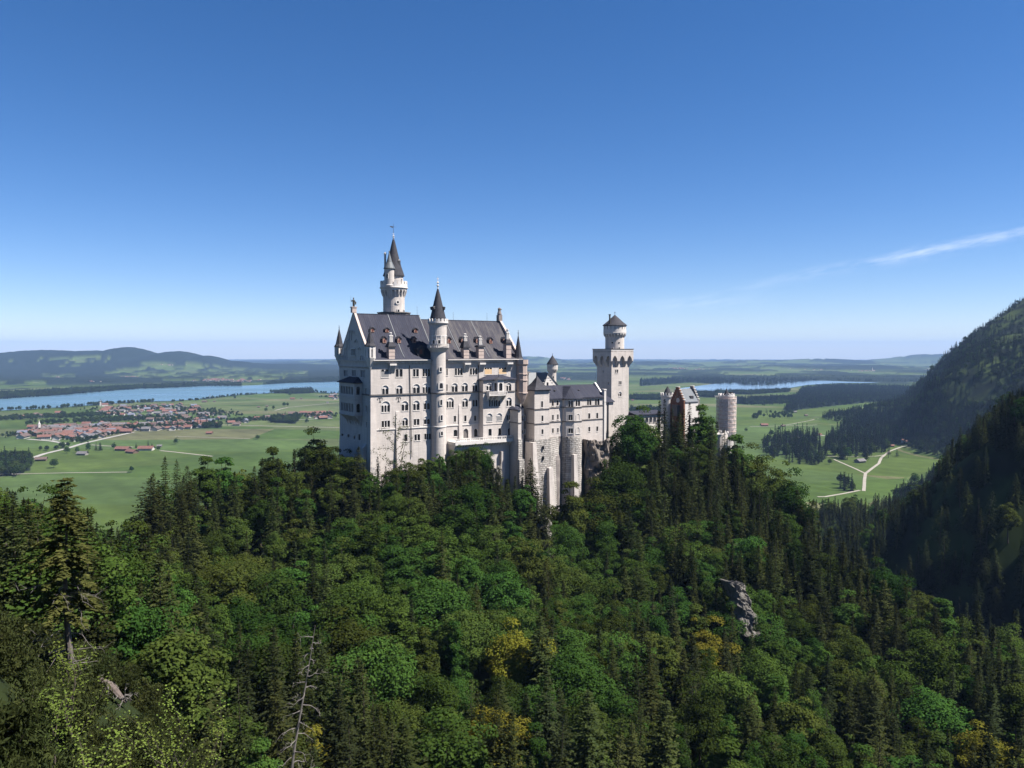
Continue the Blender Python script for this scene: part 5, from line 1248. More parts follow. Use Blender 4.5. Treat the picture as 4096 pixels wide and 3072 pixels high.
# bastions
m = MB(); zb_ = ZK - 8
def batter(mb, pts, z0, z1, cx_, cy_, f):
    mb.hexa([(cx_ + (x - cx_) * f, cy_ + (y - cy_) * f, z0) for x, y in pts], [(x, y, z1) for x, y in pts])
pl_ = [(bS0 - .3, gt1 - .35), (bS1 + .2, gt1 - .35), (fx(gT, 600), gT - .5), (fx(gT, 600), 6), (bS0 - .3, 6)]
batter(m, pl_, zb_, zBase, (bS0 + bS1) / 2, 3, 1.10)
for cy in (1350, 1480):
    pass
KW.add(m, 'bastion', RUST)
wsl = MB()
for cx_, cy_ in ((405, 1365), (405, 1500)):
    s_, z_ = cplane(gt1 - .6, *c5(cx_, cy_)); wsl.box(s_ - .3, s_ + .3, gt1 - .95, gt1 + .2, z_ - .6, z_ + .7)
KW.add(wsl, 'slit', GLASS)
m = MB(); rc = ((pS[1] + pS[3]) / 2 + .3, gT + .2); rr = (pS[3] - pS[1]) / 2 + 1.1
m.lathe([(rr * 1.12, zb_), (rr * 1.02, zBase - 1), (rr, zBase), (.2, zBase + .01)], rc[0], rc[1] , 36)
KW.add(m, 'round_bastion', RUST)
m = MB(); m.box(fx(gT, 600), wEnd, gT + .02, 12, zb_, zBase - .3); KW.add(m, 'core_wall', DARKSTONE)
m = MB()                                      # slab buttresses, pale capped
def slab(px0, px1, pyt, pyb, t, dpt, flare=.6):
    s0_, zt5 = cplane(t, px0, pyt); s1_, _ = cplane(t, px1, pyt); zb5 = cplane(t, px0, pyb)[1] - 6
    m.hexa([(s0_ - flare * .4, t - flare, zb5), (s1_ + flare * .4, t - flare, zb5), (s1_ + flare * .4, t + dpt, zb5), (s0_ - flare * .4, t + dpt, zb5)], [(s0_, t, zt5), (s1_, t, zt5), (s1_, t + dpt, zt5), (s0_, t + dpt, zt5)])
slab(2132, 2146, 1771, 1920, gt1 - 1.4, 5, 1.4); slab(2197, 2213, 1873, 2070, gt1 - 2.0, 4, 1.8); slab(2296, 2308, 1819, 1930, gT - rr - .8, 3, .9)
KW.add(m, 'slab_buttress', STONE)
m = MB(); s_, zt6 = cplane(-1.5, 2231, 1813)
m.lathe([(2.7, zb_ - 6), (2.6, zt6 - 2.5), (2.3, zt6 - 1), (1.5, zt6), (.05, zt6 + .4)], s_ - .6, .6, 20); KW.add(m, 'round_pier', DARKSTONE)

# ---------------------------------------------------------------- square tower
qt = 16.0
def qz(py): return cplane(qt, 2470, py)[1]
qs0 = cplane(qt, 2446, 1500)[0]; qs1 = cplane(qt, 2515, 1500)[0]; qw = qs1 - qs0
SQ = Bld('square_tower', 'square cream tower with pointed-arch corbels and a round turret on its platform', 'tower', (qs0 + qw / 2, qt + qw / 2, -40))
qf = Seg((qs0, qt), (qs1, qt)); ql = Seg((qs0, qt + qw), (qs0, qt))
wsp = [(1362, 325, 1402, 372, 2), (1410, 480, 1447, 527, 2), (1405, 620, 1447, 682, 2, True)]
m = MB(); hq = win_px(SQ, qf, c5, wsp); zfl = qz(1466); ztp = qz(1403)
wall_holes(m, qf, 0, qw, -42, zfl, hq); wall_holes(m, ql, 0, qw, -42, zfl, win_px(SQ, ql, c5, [(1200, 335, 1208, 365, 1), (1270, 490, 1277, 525, 1)]))
m.poly([(qs1, qt, -42), (qs1, qt + qw, -42), (qs1, qt + qw, zfl), (qs1, qt, zfl)]); m.poly([(qs0, qt + qw, -42), (qs1, qt + qw, -42), (qs1, qt + qw, zfl), (qs0, qt + qw, zfl)])
SQ.add(m, 'shaft', STONE)
ov = 1.35; zmid = qz(1438)
m = MB()
for sgi, (a, b) in enumerate((((qs0, qt), (qs1, qt)), ((qs0, qt + qw), (qs0, qt)), ((qs1, qt), (qs1, qt + qw)), ((qs1, qt + qw), (qs0, qt + qw)))):
    sg = Seg(a, b); L = sg.L
    # three pointed arches between sloping corbels; upper band at overhang ov
    nA = 3; wd = (L + 2 * ov) / nA
    e0_, e1_ = -ov, L + ov
    zap_ = qz(1422); zsp = qz(1444)
    for k in range(nA):
        a0 = e0_ + k * wd; c_ = a0 + wd / 2; hwid = wd * .33; K = 6
        pts = []
        for i in range(K + 1):
            f = i / K; pts.append((c_ - hwid * (1 - f ** 1.6), zsp + (zap_ - zsp) * (f ** .75)))
        pts = pts + [(2 * c_ - x, z) for x, z in pts[::-1][1:]]
        for p, q in zip(pts[:-1], pts[1:]):
            m.poly([sg.P(p[0], p[1], ov), sg.P(q[0], q[1], ov), sg.P(q[0], ztp, ov), sg.P(p[0], ztp, ov)])
            m.poly([sg.P(p[0], p[1], ov), sg.P(q[0], q[1], ov), sg.P(min(max(q[0], 0), L), q[1], .01), sg.P(min(max(p[0], 0), L), p[1], .01)])
        for xa, xb in ((a0, c_ - hwid), (c_ + hwid, a0 + wd)):
            m.poly([sg.P(xa, zsp, ov), sg.P(xb, zsp, ov), sg.P(xb, ztp, ov), sg.P(xa, ztp, ov)])
            xa2 = max(xa, 0) if xa < 0 else xa; xb2 = min(xb, L); lo = min(max(xa, 0.), L); hi = max(min(xb, L), 0.)
            m.hexa([sg.P(lo, zfl - .4, .01), sg.P(hi, zfl - .4, .01), sg.P(hi, zsp, .01), sg.P(lo, zsp, .01)], [sg.P(lo, zfl - .2, .05), sg.P(hi, zfl - .2, .05), sg.P(xb, zsp, ov), sg.P(xa, zsp, ov)])
m.box(qs0, qs1, qt, qt + qw, zfl, ztp - .5)
m.box(qs0 - ov, qs1 + ov, qt - ov, qt + qw + ov, ztp - .4, ztp - .003)
SQ.add(m, 'machicolation', STONE)
m = MB(); m.box(qs0 - ov - .15, qs1 + ov + .15, qt - ov - .15, qt + qw + ov + .15, ztp + .6, ztp + .85); SQ.add(m, 'platform_edge', DARKTRIM)
m = MB(); m.box(qs0 - ov - .02, qs1 + ov + .02, qt - ov - .02, qt + qw + ov + .02, ztp, ztp + .597); SQ.add(m, 'parapet', TRIM)
qc = (qs0 + qw / 2, qt + qw / 2); ctr = c2w(qc[0], qc[1], 0)
def qz2(py): return cplane(qc[1] - 3, 2460, py)[1]
off_s = Seg((0, qc[1]), (10, qc[1])).hit(2459, 1350)[0]
rq = 4.05
m = MB(); m.lathe([(rq, ztp + .8), (rq, qz2(1318))], off_s, qc[1], 36); SQ.add(m, 'round_turret', STONE)
m = MB(); Rq = 4.9
for k in range(22):
    a = 2 * math.pi * k / 22; hf = math.pi / 22 * .38
    pr = [(rq + .02, qz2(1350)), (rq + .5, qz2(1344)), (Rq - .05, qz2(1338)), (Rq - .05, qz2(1333)), (rq + .02, qz2(1333))]
    m.hexa([(off_s + r_ * math.cos(a - hf), qc[1] + r_ * math.sin(a - hf), z) for r_, z in pr], [(off_s + r_ * math.cos(a + hf), qc[1] + r_ * math.sin(a + hf), z) for r_, z in pr])
m.lathe([(rq, qz2(1336)), (Rq - .1, qz2(1335)), (Rq, qz2(1331)), (Rq + .1, qz2(1330)), (Rq, qz2(1329)), (Rq, qz2(1317)), (Rq - .4, qz2(1317))], off_s, qc[1], 40)
ring_merlons(m, off_s, qc[1], Rq, qz2(1317), qz2(1300), 18, .74, .4); m.lathe([(Rq - .45, qz2(1330)), (Rq - .45, qz2(1300))], off_s, qc[1], 32)
SQ.add(m, 'gallery', TRIM)
m = MB(); m.lathe([(Rq - .2, qz2(1303)), (Rq + .35, qz2(1302)), (Rq + .3, qz2(1299.5)), (3.4, qz2(1286)), (1.7, qz2(1271)), (.1, qz2(1258))], off_s, qc[1], 32); SQ.add(m, 'turret_roof', CONE)
m = MB(); m.tube((off_s, qc[1], qz2(1260)), (off_s, qc[1], qz2(1249)), .1); m.lathe([(.02, qz2(1250)), (.3, qz2(1247.5)), (.02, qz2(1245))], off_s, qc[1], 8); SQ.add(m, 'finial', IRON)
m = MB(); m.lathe([(.38, qz2(1300)), (.34, qz2(1262)), (.55, qz2(1259)), (.55, qz2(1257))], Seg((0, qc[1] - 1.5), (10, qc[1] - 1.5)).hit(2439, 1290)[0], qc[1] - 1.5, 10); SQ.add(m, 'flue', BRONZE)
for px, y0, y1 in ((2449, 1399, 1391), (2476, 1399, 1389)): radial_win(SQ, off_s, qc[1], rq, angfor(px, off_s, qc[1], rq, 0), qz2(y0), qz2(y1), .8)
for px in (2449, 2476): radial_win(SQ, off_s, qc[1], rq, angfor(px, off_s, qc[1], rq, 0), qz2(1373.5), qz2(1368.5), .7, fr=False)
# low roofed strip joining bower and square tower
AN = Bld('annex', 'narrow pale annex with drainpipes squeezed between bower wing and square tower', 'building', (wEnd + 3, 8, -45))
m = MB(); aS1 = cplane(6, 2447, 1600)[0]; za = cplane(6, *c5(1290, 755))[1]; m.box(wEnd + .65, aS1, 5, 13, -50, za); AN.add(m, 'wall', STONE)
m = MB(); m.hexa([(wEnd + .8, 4.4, za), (aS1 + .4, 4.4, za), (aS1 + .4, 13, za), (wEnd + .8, 13, za)], [(wEnd + .8, 4.6, za + .3), (aS1 + .4, 4.6, za + .3), (aS1 - 1, 12, za + 4.2), (wEnd + .8, 12, za + 4.2)]); AN.add(m, 'roof', SLATE)
m = MB()
for cx_ in (1262, 1275):
    s_ = cplane(4.8, *c5(cx_, 900))[0]; m.tube((s_, 4.85, za), (s_, 4.85, -48), .11)
AN.add(m, 'drainpipe', IRON)

# ---------------------------------------------------------------- knights' building behind with round turret
kt = 42.0
def kp(px, py, t=kt): return cplane(t, px, py)
KB = Bld('courtyard_building', 'slate roofed building with light gable behind the bower', 'building', (kp(2140, 1500)[0], kt, -40))
s0 = kp(2098, 1500)[0]; s1 = kp(2178, 1500)[0]; gA = kp(*c5(415, 545)); gB = kp(*c5(600, 545)); gP = kp(*c5(470, 380))
m = MB(); zev = gA[1]
m.box(s0, gB[0], kt + 6, kt + 16, -45, zev); m.hexa([(gA[0], kt, -45), (gB[0], kt, -45), (gB[0], kt, zev), (gP[0], kt, gP[1]), (gA[0], kt, zev)], [(gA[0], kt + 6, -45), (gB[0], kt + 6, -45), (gB[0], kt + 6, zev), (gP[0], kt + 6, gP[1]), (gA[0], kt + 6, zev)])
KB.add(m, 'wall', TRIM)
m = MB(); zri = kp(*c5(300, 375), kt + 8)[1]
m.hexa([(s0 - 6, kt + 2, zev - 5), (gA[0] + 2, kt + 2, zev - 5), (gA[0] + 4, kt + 9, zri), (s0 + 1, kt + 9, zri)], [(s0 - 6, kt + 2, zev - 4.7), (gA[0] + 2, kt + 2, zev - 4.7), (gA[0] + 4, kt + 9, zri + .3), (s0 + 1, kt + 9, zri + .3)])
m.hexa([(s0 - 2, kt + 9, zri), (gB[0], kt + 9, zri), (gB[0], kt + 17, zev), (s0 - 2, kt + 17, zev)], [(s0 - 2, kt + 9, zri + .3), (gB[0], kt + 9, zri + .3), (gB[0], kt + 17, zev + .3), (s0 - 2, kt + 17, zev + .3)])
for sgn, gx in ((-1, gA[0] - .6), (1, gB[0] + .6)):
    m.hexa([(gx, kt - .3, zev - .4), (gP[0], kt - .3, gP[1]), (gP[0], kt + 9, gP[1]), (gx, kt + 9, zev - .4)], [(gx, kt - .3, zev - .05), (gP[0], kt - .3, gP[1] + .4), (gP[0], kt + 9, gP[1] + .4), (gx, kt + 9, zev - .05)])
KB.add(m, 'roof', LEAD)
sk = Seg((0, kt), (10, kt))
m = MB()
for k in range(5):
    for sgn in (-1, 1):
        x = gP[0] + sgn * (.6 + k * .9); z = gP[1] - 1.6 - k * 1.1; m.box(x - .45, x + .45, kt - .16, kt - .003, z - .22, z)
KB.add(m, 'corbel_steps', STONE)
wk = sk.hit(*c5(465, 520)); f_ = MB(); arch_lights(f_, sk, wk[0] - .5, wk[0] + .5, wk[1] - .9, wk[1] + .9, 1, .05, .06); fo = KB.add(f_, 'window', TRIM); KB.add(MB().poly([sk.P(wk[0] - .5, wk[1] - .9, .01), sk.P(wk[0] + .5, wk[1] - .9, .01), sk.P(wk[0] + .5, wk[1] + .9, .01), sk.P(wk[0] - .5, wk[1] + .9, .01)]), 'pane', GLASS, fo)
m = MB(); a_ = kp(*c5(162, 500)); b_ = kp(*c5(215, 370)); m.box(a_[0], b_[0], kt, kt + 3, a_[1] - 6, b_[1]); m.box(a_[0] - .5, b_[0] + .5, kt - .5, kt + 3.5, b_[1], b_[1] + .5); m.lathe([(.5, b_[1] + .5), (.4, b_[1] + 1.8), (.6, b_[1] + 2.2)], (a_[0] + b_[0]) / 2, kt + 1.5, 8); KB.add(m, 'chimney', DARKSTONE)
RT = Bld('round_turret', 'small round cream turret with cone roof beyond the bower roofs', 'turret', (*[cplane(kt + 8, 2203, 1500)[0]], kt + 8, -40))
rs = cplane(kt + 8, 2204, 1500)[0]
def rz_(py): return cplane(kt + 6, 2203, py)[1]
m = MB(); m.lathe([(1.75, -42), (1.75, rz_(1492)), (2.45, rz_(1478)), (2.45, rz_(1460))], rs + .8, kt + 8, 24); RT.add(m, 'shaft', STONE)
m = MB(); ring_merlons(m, rs + .8, kt + 8, 2.5, rz_(1467), rz_(1457), 14, .7); 
for k in range(14):
    a = 2 * math.pi * k / 14; x, y = rs + .8 + 2.2 * math.cos(a), kt + 8 + 2.2 * math.sin(a); m.tube((x, y, rz_(1483)), (x, y, rz_(1476)), .18, .3, 5)
RT.add(m, 'battlement', TRIM)
m = MB(); m.lathe([(2.75, rz_(1458)), (2.7, rz_(1457)), (1.5, rz_(1440)), (.1, rz_(1421))], rs + .8, kt + 8, 24); m.tube((rs + .8, kt + 8, rz_(1423)), (rs + .8, kt + 8, rz_(1414)), .1); RT.add(m, 'spire', CONE)
radial_win(RT, rs + .8, kt + 8, 1.75, angfor(2213, rs + .8, kt + 8, 1.75, 0), rz_(1515), rz_(1505), .6)

# ---------------------------------------------------------------- low gallery wing behind the trees
GW = Bld('gallery_wing', 'long low wing with dark flat roof and white arcade above the trees', 'building', (140, 14, -40))
a_ = cplane(12, *c7(535, 1215)); b_ = cplane(12, *c7(840, 1215)); zt7 = cplane(12, *c7(660, 1215))[1]; zr7 = cplane(16, *c7(660, 1166))[1]
sg = Seg((a_[0], 12), (b_[0], 12)); m = MB(); hs2 = []
nn = 7
for k in range(nn):
    e = sg.L * (k + .3) / nn; hs2.append((e, e + 2.0, zt7 - 4.2, zt7 - 1))
wall_holes(m, sg, 0, sg.L, -45, zt7, hs2, .6); m.box(a_[0], b_[0], 13, 20, -45, zt7); fr = MB()
for h in hs2: arch_lights(fr, sg, *h, 1, .02, .3)
gwo = GW.add(m, 'wall', TRIM); GW.add(fr, 'arcade', TRIM, gwo)
m = MB(); m.hexa([(a_[0] - .4, 11.3, zt7), (b_[0] + .4, 11.3, zt7), (b_[0] + .4, 21, zt7), (a_[0] - .4, 21, zt7)], [(a_[0] - .4, 11.3, zt7 + .35), (b_[0] + .4, 11.3, zt7 + .35), (b_[0] + .4, 17, zr7), (a_[0] - .4, 17, zr7)]); GW.add(m, 'roof', SLATE)

# ---------------------------------------------------------------- gatehouse (ridge runs along the castle axis)
gt = 6.0
gS = cplane(gt, *c7(1066, 1060))[0]
gseg = Seg((gS, gt + 30), (gS, gt))
Wg = 30 - gseg.hit(*c7(918, 1060))[0]
zlow = gseg.hit(*c7(1000, 1075))[1]; ztopg = gseg.hit(*c7(997, 910))[1]
GH = Bld('gatehouse', 'red brick gatehouse with stepped gables and pale grey metal roof', 'gatehouse', (gS, gt, -45))
def step_gable(mb, cb_, s0_, s1_, t0, t1, zl, zt_, n=6):
    c_ = (t0 + t1) / 2; hw_ = (t1 - t0) / 2
    for k in range(n):
        f = 1 - k / n * .92; f2 = 1 - (k + 1) / n * .92 if k < n - 1 else 0
        z0_ = zl + (zt_ - zl) * k / n; z1_ = zl + (zt_ - zl) * (k + 1) / n
        mb.box(s0_, s1_, c_ - hw_ * f, c_ + hw_ * f, z0_ - (.005 if k else 22), z1_ - .005)
        for sg_ in (-1, 1):
            ya, yb = sorted((c_ + sg_ * hw_ * f * 1.03, c_ + sg_ * hw_ * f2)); cb_.box(s0_ - .1, s1_ + .1, ya, yb, z1_, z1_ + .28)
gsn = cplane(gt, *c7(1240, 1000))[0]
m = MB(); cp_ = MB(); step_gable(m, cp_, gS, gS + .8, gt, gt + Wg, zlow, ztopg)
GH.add(m, 'gable', REDBRICK)
m = MB(); step_gable(m, cp_, gsn - .8, gsn, gt, gt + Wg, zlow, ztopg + .2); GH.add(m, 'gable', DARKSTONE)
GH.add(cp_, 'coping', TRIM)
tc_ = gt + Wg / 2; zrd = ztopg - 1.0
m = MB()
m.hexa([(gS + .8, gt - .3, zlow), (gsn - .8, gt - .3, zlow), (gsn - .8, tc_, zrd), (gS + .8, tc_, zrd)], [(gS + .8, gt - .3, zlow + .3), (gsn - .8, gt - .3, zlow + .3), (gsn - .8, tc_, zrd + .3), (gS + .8, tc_, zrd + .3)])
m.hexa([(gS + .8, gt + Wg + .3, zlow), (gsn - .8, gt + Wg + .3, zlow), (gsn - .8, tc_, zrd), (gS + .8, tc_, zrd)], [(gS + .8, gt + Wg + .3, zlow + .3), (gsn - .8, gt + Wg + .3, zlow + .3), (gsn - .8, tc_, zrd + .3), (gS + .8, tc_, zrd + .3)])
GH.add(m, 'roof', LEADROOF)
m = MB(); m.box(gS + .8, gsn - .8, gt, gt + Wg, -55, zlow); GH.add(m, 'wall', TRIM)
dS = cplane(gt + 1, *c7(1150, 1030)); m = MB(); m.box(dS[0] - .9, dS[0] + .9, gt + .6, gt + 4, dS[1] - 1.2, dS[1] + 1.0); GH.add(m, 'dormer', CONE)
gs2 = Seg((gS, gt + Wg), (gS, gt))
for (x, y0, y1) in ((992, 965, 1000), (975, 1000, 1030), (1015, 1010, 1030), (962, 1035, 1060)):
    e, z1_ = gs2.hit(*c7(x, y0)); _, z0_ = gs2.hit(*c7(x, y1)); m = MB(); m.hexa([gs2.P(e - .35, z0_, .003), gs2.P(e + .35, z0_, .003), gs2.P(e + .35, z1_, .003), gs2.P(e - .35, z1_, .003)], [gs2.P(e - .35, z0_, .04), gs2.P(e + .35, z0_, .04), gs2.P(e + .35, z1_, .04), gs2.P(e - .35, z1_, .04)]); GH.add(m, 'window', GLASS)
e, z = gs2.hit(*c7(1000, 1053)); m = MB()
for r0_, r1_, o0_, o1_ in ((.75, 1.0, .003, .14), (0.02, .75, .003, .05)):
    for k in range(16):
        a0, a1 = 2 * math.pi * k / 16, 2 * math.pi * (k + 1) / 16
        q = [(e + r_ * math.cos(a), z + r_ * math.sin(a)) for a, r_ in ((a0, r0_), (a1, r0_), (a1, r1_), (a0, r1_))]
        m.hexa([gs2.P(i_, j_, o0_) for i_, j_ in q], [gs2.P(i_, j_, o1_) for i_, j_ in q])
m.tube(gs2.P(e, z, .1), gs2.P(e, z + .6, .1), .07); m.tube(gs2.P(e, z, .1), gs2.P(e + .4, z - .2, .1), .07)
GH.add(m, 'clock', TRIM)
m = MB(); m.box(gS - 1.6, gS - .003, gt + 2.2, gt + Wg - 2.2, zlow - 1.6, zlow - 1.2); m.box(gS - 1.5, gS - .003, gt + 2.5, gt + Wg - 2.5, zlow - 6, zlow - 1.6); GH.add(m, 'porch', DARKTRIM)
# round corner tower with merlons and cone, left of the gate
ltt = gt + Wg + 3.5
def ltz(py): return cplane(ltt - 4, 2670, py)[1]
ls = cplane(ltt, 2670, 1570)[0]; rlt = 2.9
LT = Bld('gate_turret', 'white battlemented round turret with dark cone left of the red gable', 'turret', (ls, ltt, -45))
m = MB(); m.lathe([(rlt, -48), (rlt, ltz(1592)), (rlt + .3, ltz(1590)), (rlt + .3, ltz(1583)), (rlt - .1, ltz(1583))], ls, ltt, 24); LT.add(m, 'shaft', TRIM)
m = MB(); ring_merlons(m, ls, ltt, rlt + .3, ltz(1583), ltz(1573), 12, .62); LT.add(m, 'battlement', TRIM)
m = MB(); m.lathe([(1.75, ltz(1586)), (1.65, ltz(1574)), (.95, ltz(1560)), (.05, ltz(1547))], ls, ltt, 20); LT.add(m, 'cone_roof', CONE)
# scaffolded round tower
stt = 4.0
def stz(py): return cplane(stt - 4, 2907, py)[1]
ss_ = cplane(stt, 2905, 1650)[0]; rs_ = 3.35
ST = Bld('scaffolded_tower', 'round gate tower wrapped in pale scaffold netting, grey cone on top', 'tower', (ss_, stt, -60))
m = MB(); m.lathe([(rs_, -64), (rs_, stz(1590)), (rs_ + .3, stz(1588)), (rs_ + .3, stz(1583)), (.2, stz(1583))], ss_, stt, 32); ST.add(m, 'shaft', TRIM)
m = MB(); ring_merlons(m, ss_, stt, rs_ + .3, stz(1588), stz(1577), 13, .6); ST.add(m, 'battlement', TRIM)
m = MB(); s3 = cplane(stt, 2899, 1590)[0]; m.lathe([(1.35, stz(1592)), (1.25, stz(1582)), (.7, stz(1569)), (.05, stz(1556))], s3, stt - 1.0, 16); m.tube((s3, stt - 1.2, stz(1558)), (s3, stt - 1.2, stz(1546)), .05); ST.add(m, 'cone_roof', CONE)
m = MB(); s4 = cplane(stt + 3, 2913, 1580)[0]; m.hexa([(s4 - .9, stt + 1, stz(1590)), (s4 + 1.5, stt + 1, stz(1590)), (s4 + 1.5, stt + 2.6, stz(1590)), (s4 - .9, stt + 2.6, stz(1590))], [(s4 - .5, stt + 1, stz(1572)), (s4 + 1.1, stt + 1, stz(1572)), (s4 + 1.3, stt + 2.6, stz(1576)), (s4 - .6, stt + 2.6, stz(1576))]); ST.add(m, 'dormer_hood', IRON)
sc = MB(); R3 = rs_ + 1.0; nP = 14; zb9 = stz(1730); zt9 = stz(1597)
for k in range(nP):
    a = 2 * math.pi * k / nP
    for rr in (R3, R3 - .8): sc.tube((ss_ + rr * math.cos(a), stt + rr * math.sin(a), -62), (ss_ + rr * math.cos(a), stt + rr * math.sin(a), zt9 + (1.0 if rr == R3 else 0)), .07, .07, 5)
nl = 9
for j in range(nl):
    z = zb9 + (zt9 - zb9) * j / (nl - 1)
    for k in range(nP):
        a0, a1 = 2 * math.pi * k / nP, 2 * math.pi * (k + 1) / nP
        p = [(ss_ + R3 * math.cos(a), stt + R3 * math.sin(a), z) for a in (a0, a1)]
        sc.tube(p[0], p[1], .06, .06, 4); sc.tube((p[0][0], p[0][1], z + 1.0), (p[1][0], p[1][1], z + 1.0), .05, .05, 4)
        if (k + j) % 4 == 0 and j < nl - 1: sc.tube(p[0], (p[1][0], p[1][1], zb9 + (zt9 - zb9) * (j + 1) / (nl - 1)), .05, .05, 4)
sco = ST.add(sc, 'scaffold', SCAF)
pk = MB()
for j in range(nl):
    z = zb9 + (zt9 - zb9) * j / (nl - 1)
    pk.lathe([(R3 - .85, z), (R3 - .05, z), (R3 - .05, z + .18), (R3 - .85, z + .18)], ss_, stt, nP)
ST.add(pk, 'walkway', PLANKS, sco)
nt_ = MB(); nt_.lathe([(R3 + .1, zb9 - 2), (R3 + .1, zt9 + .9)], ss_, stt, 28); ST.add(nt_, 'netting', NETTING, sco)
gx_ = MB(); zt10 = stz(1583); 
for px in (2862, 2880): gx_.tube((cplane(stt - 3, px, 1590)[0], stt - 3, zt9), (cplane(stt - 3, px, 1590)[0], stt - 3, zt10), .06)
gx_.tube((cplane(stt - 3, 2858, 1590)[0], stt - 3, zt10), (cplane(stt - 3, 2886, 1590)[0], stt - 3, zt10), .06); ST.add(gx_, 'guard_rail', SCAF, sco)
# ruined-looking base bastion below, glimpsed between trees
m = MB(); sbb = cplane(-6, 2885, 1790)[0]; m.lathe([(4.4, -75), (4.2, cplane(-6, 2885, 1735)[1]), (.1, cplane(-6, 2885, 1733)[1])], sbb, -4, 20); 
BT = Bld('bastion_tower', 'squat round grey stone bastion below the scaffolded tower among firs', 'bastion', (sbb, -4, -70)); BT.add(m, 'wall', STONE)
m = MB(); ring_merlons(m, sbb, -4, 4.5, cplane(-6, 2885, 1733)[1], cplane(-6, 2885, 1727)[1], 12, .6); BT.add(m, 'battlement', TRIM)
# ================================================================== TREES
def leafmat(name, c0, c1, hue=.03, val=.35, trans=.25):
    c0, c1 = [tuple(v * .98 for v in sc3(c)) for c in (c0, c1)]
    m, n, l = newmat(name); out = n.new('ShaderNodeOutputMaterial')
    oi = n.new('ShaderNodeObjectInfo'); tc_ = n.new('ShaderNodeTexCoord')
    nz_ = n.new('ShaderNodeTexNoise'); nz_.inputs['Scale'].default_value = .9; nz_.inputs['Detail'].default_value = 4; l.new(tc_.outputs['Object'], nz_.inputs['Vector'])
    mr = n.new('ShaderNodeMapRange'); mr.inputs[1].default_value = .35; mr.inputs[2].default_value = .65; l.new(nz_.outputs[0], mr.inputs[0])
    mx_ = n.new('ShaderNodeMixRGB'); mx_.inputs[1].default_value = (*c0, 1); mx_.inputs[2].default_value = (*c1, 1); l.new(mr.outputs[0], mx_.inputs[0])
    hs_ = n.new('ShaderNodeHueSaturation'); l.new(mx_.outputs[0], hs_.inputs['Color'])
    a = n.new('ShaderNodeMapRange'); l.new(oi.outputs['Random'], a.inputs[0]); a.inputs[3].default_value = .5 - hue; a.inputs[4].default_value = .5 + hue; l.new(a.outputs[0], hs_.inputs['Hue'])
    k = n.new('ShaderNodeMath'); k.operation = 'MULTIPLY'; k.inputs[1].default_value = 7.31; l.new(oi.outputs['Random'], k.inputs[0]); f = n.new('ShaderNodeMath'); f.operation = 'FRACT'; l.new(k.outputs[0], f.inputs[0])
    v = n.new('ShaderNodeMapRange'); l.new(f.outputs[0], v.inputs[0]); v.inputs[3].default_value = 1 - val; v.inputs[4].default_value = 1 + val; l.new(v.outputs[0], hs_.inputs['Value'])
    d = n.new('ShaderNodeBsdfDiffuse'); t = n.new('ShaderNodeBsdfTranslucent'); x = n.new('ShaderNodeMixShader'); x.inputs[0].default_value = trans
    l.new(hs_.outputs[0], d.inputs[0]); l.new(hs_.outputs[0], t.inputs[0]); l.new(d.outputs[0], x.inputs[1]); l.new(t.outputs[0], x.inputs[2]); l.new(x.outputs[0], out.inputs[0])
    return m
NEEDLE = leafmat('spruce_needles', (.031, .041, .015), (.055, .065, .020), .02, .4)
NEEDLE2 = leafmat('dark_green_needles', (.024, .033, .015), (.042, .050, .019), .02, .3)
NEEDLE3 = leafmat('far_needles', (.014, .022, .012), (.027, .035, .015), .02, .3)
LEAF3 = leafmat('far_leaves', (.032, .054, .015), (.050, .076, .020), .02, .3)
LEAF = leafmat('beech_leaves', (.030, .062, .013), (.054, .097, .019), .024, .42)
LEAF2 = leafmat('olive_leaves', (.039, .059, .014), (.064, .085, .018), .02, .40)
LEAFY = leafmat('yellow_green_leaves', (.125, .130, .018), (.165, .150, .022), .012, .15)
LEAFB = leafmat('bright_shrub_leaves', (.095, .150, .028), (.155, .215, .048), .02, .2)
BARK = simple('bark', (.085, .068, .055), .95, .4, 3.0)
GREYBARK = simple('grey_dead_wood', (.21, .19, .175), .95, .35, 4.0)
WOODRED = simple('weathered_log', (.15, .12, .105), .95, .4, 3.0)

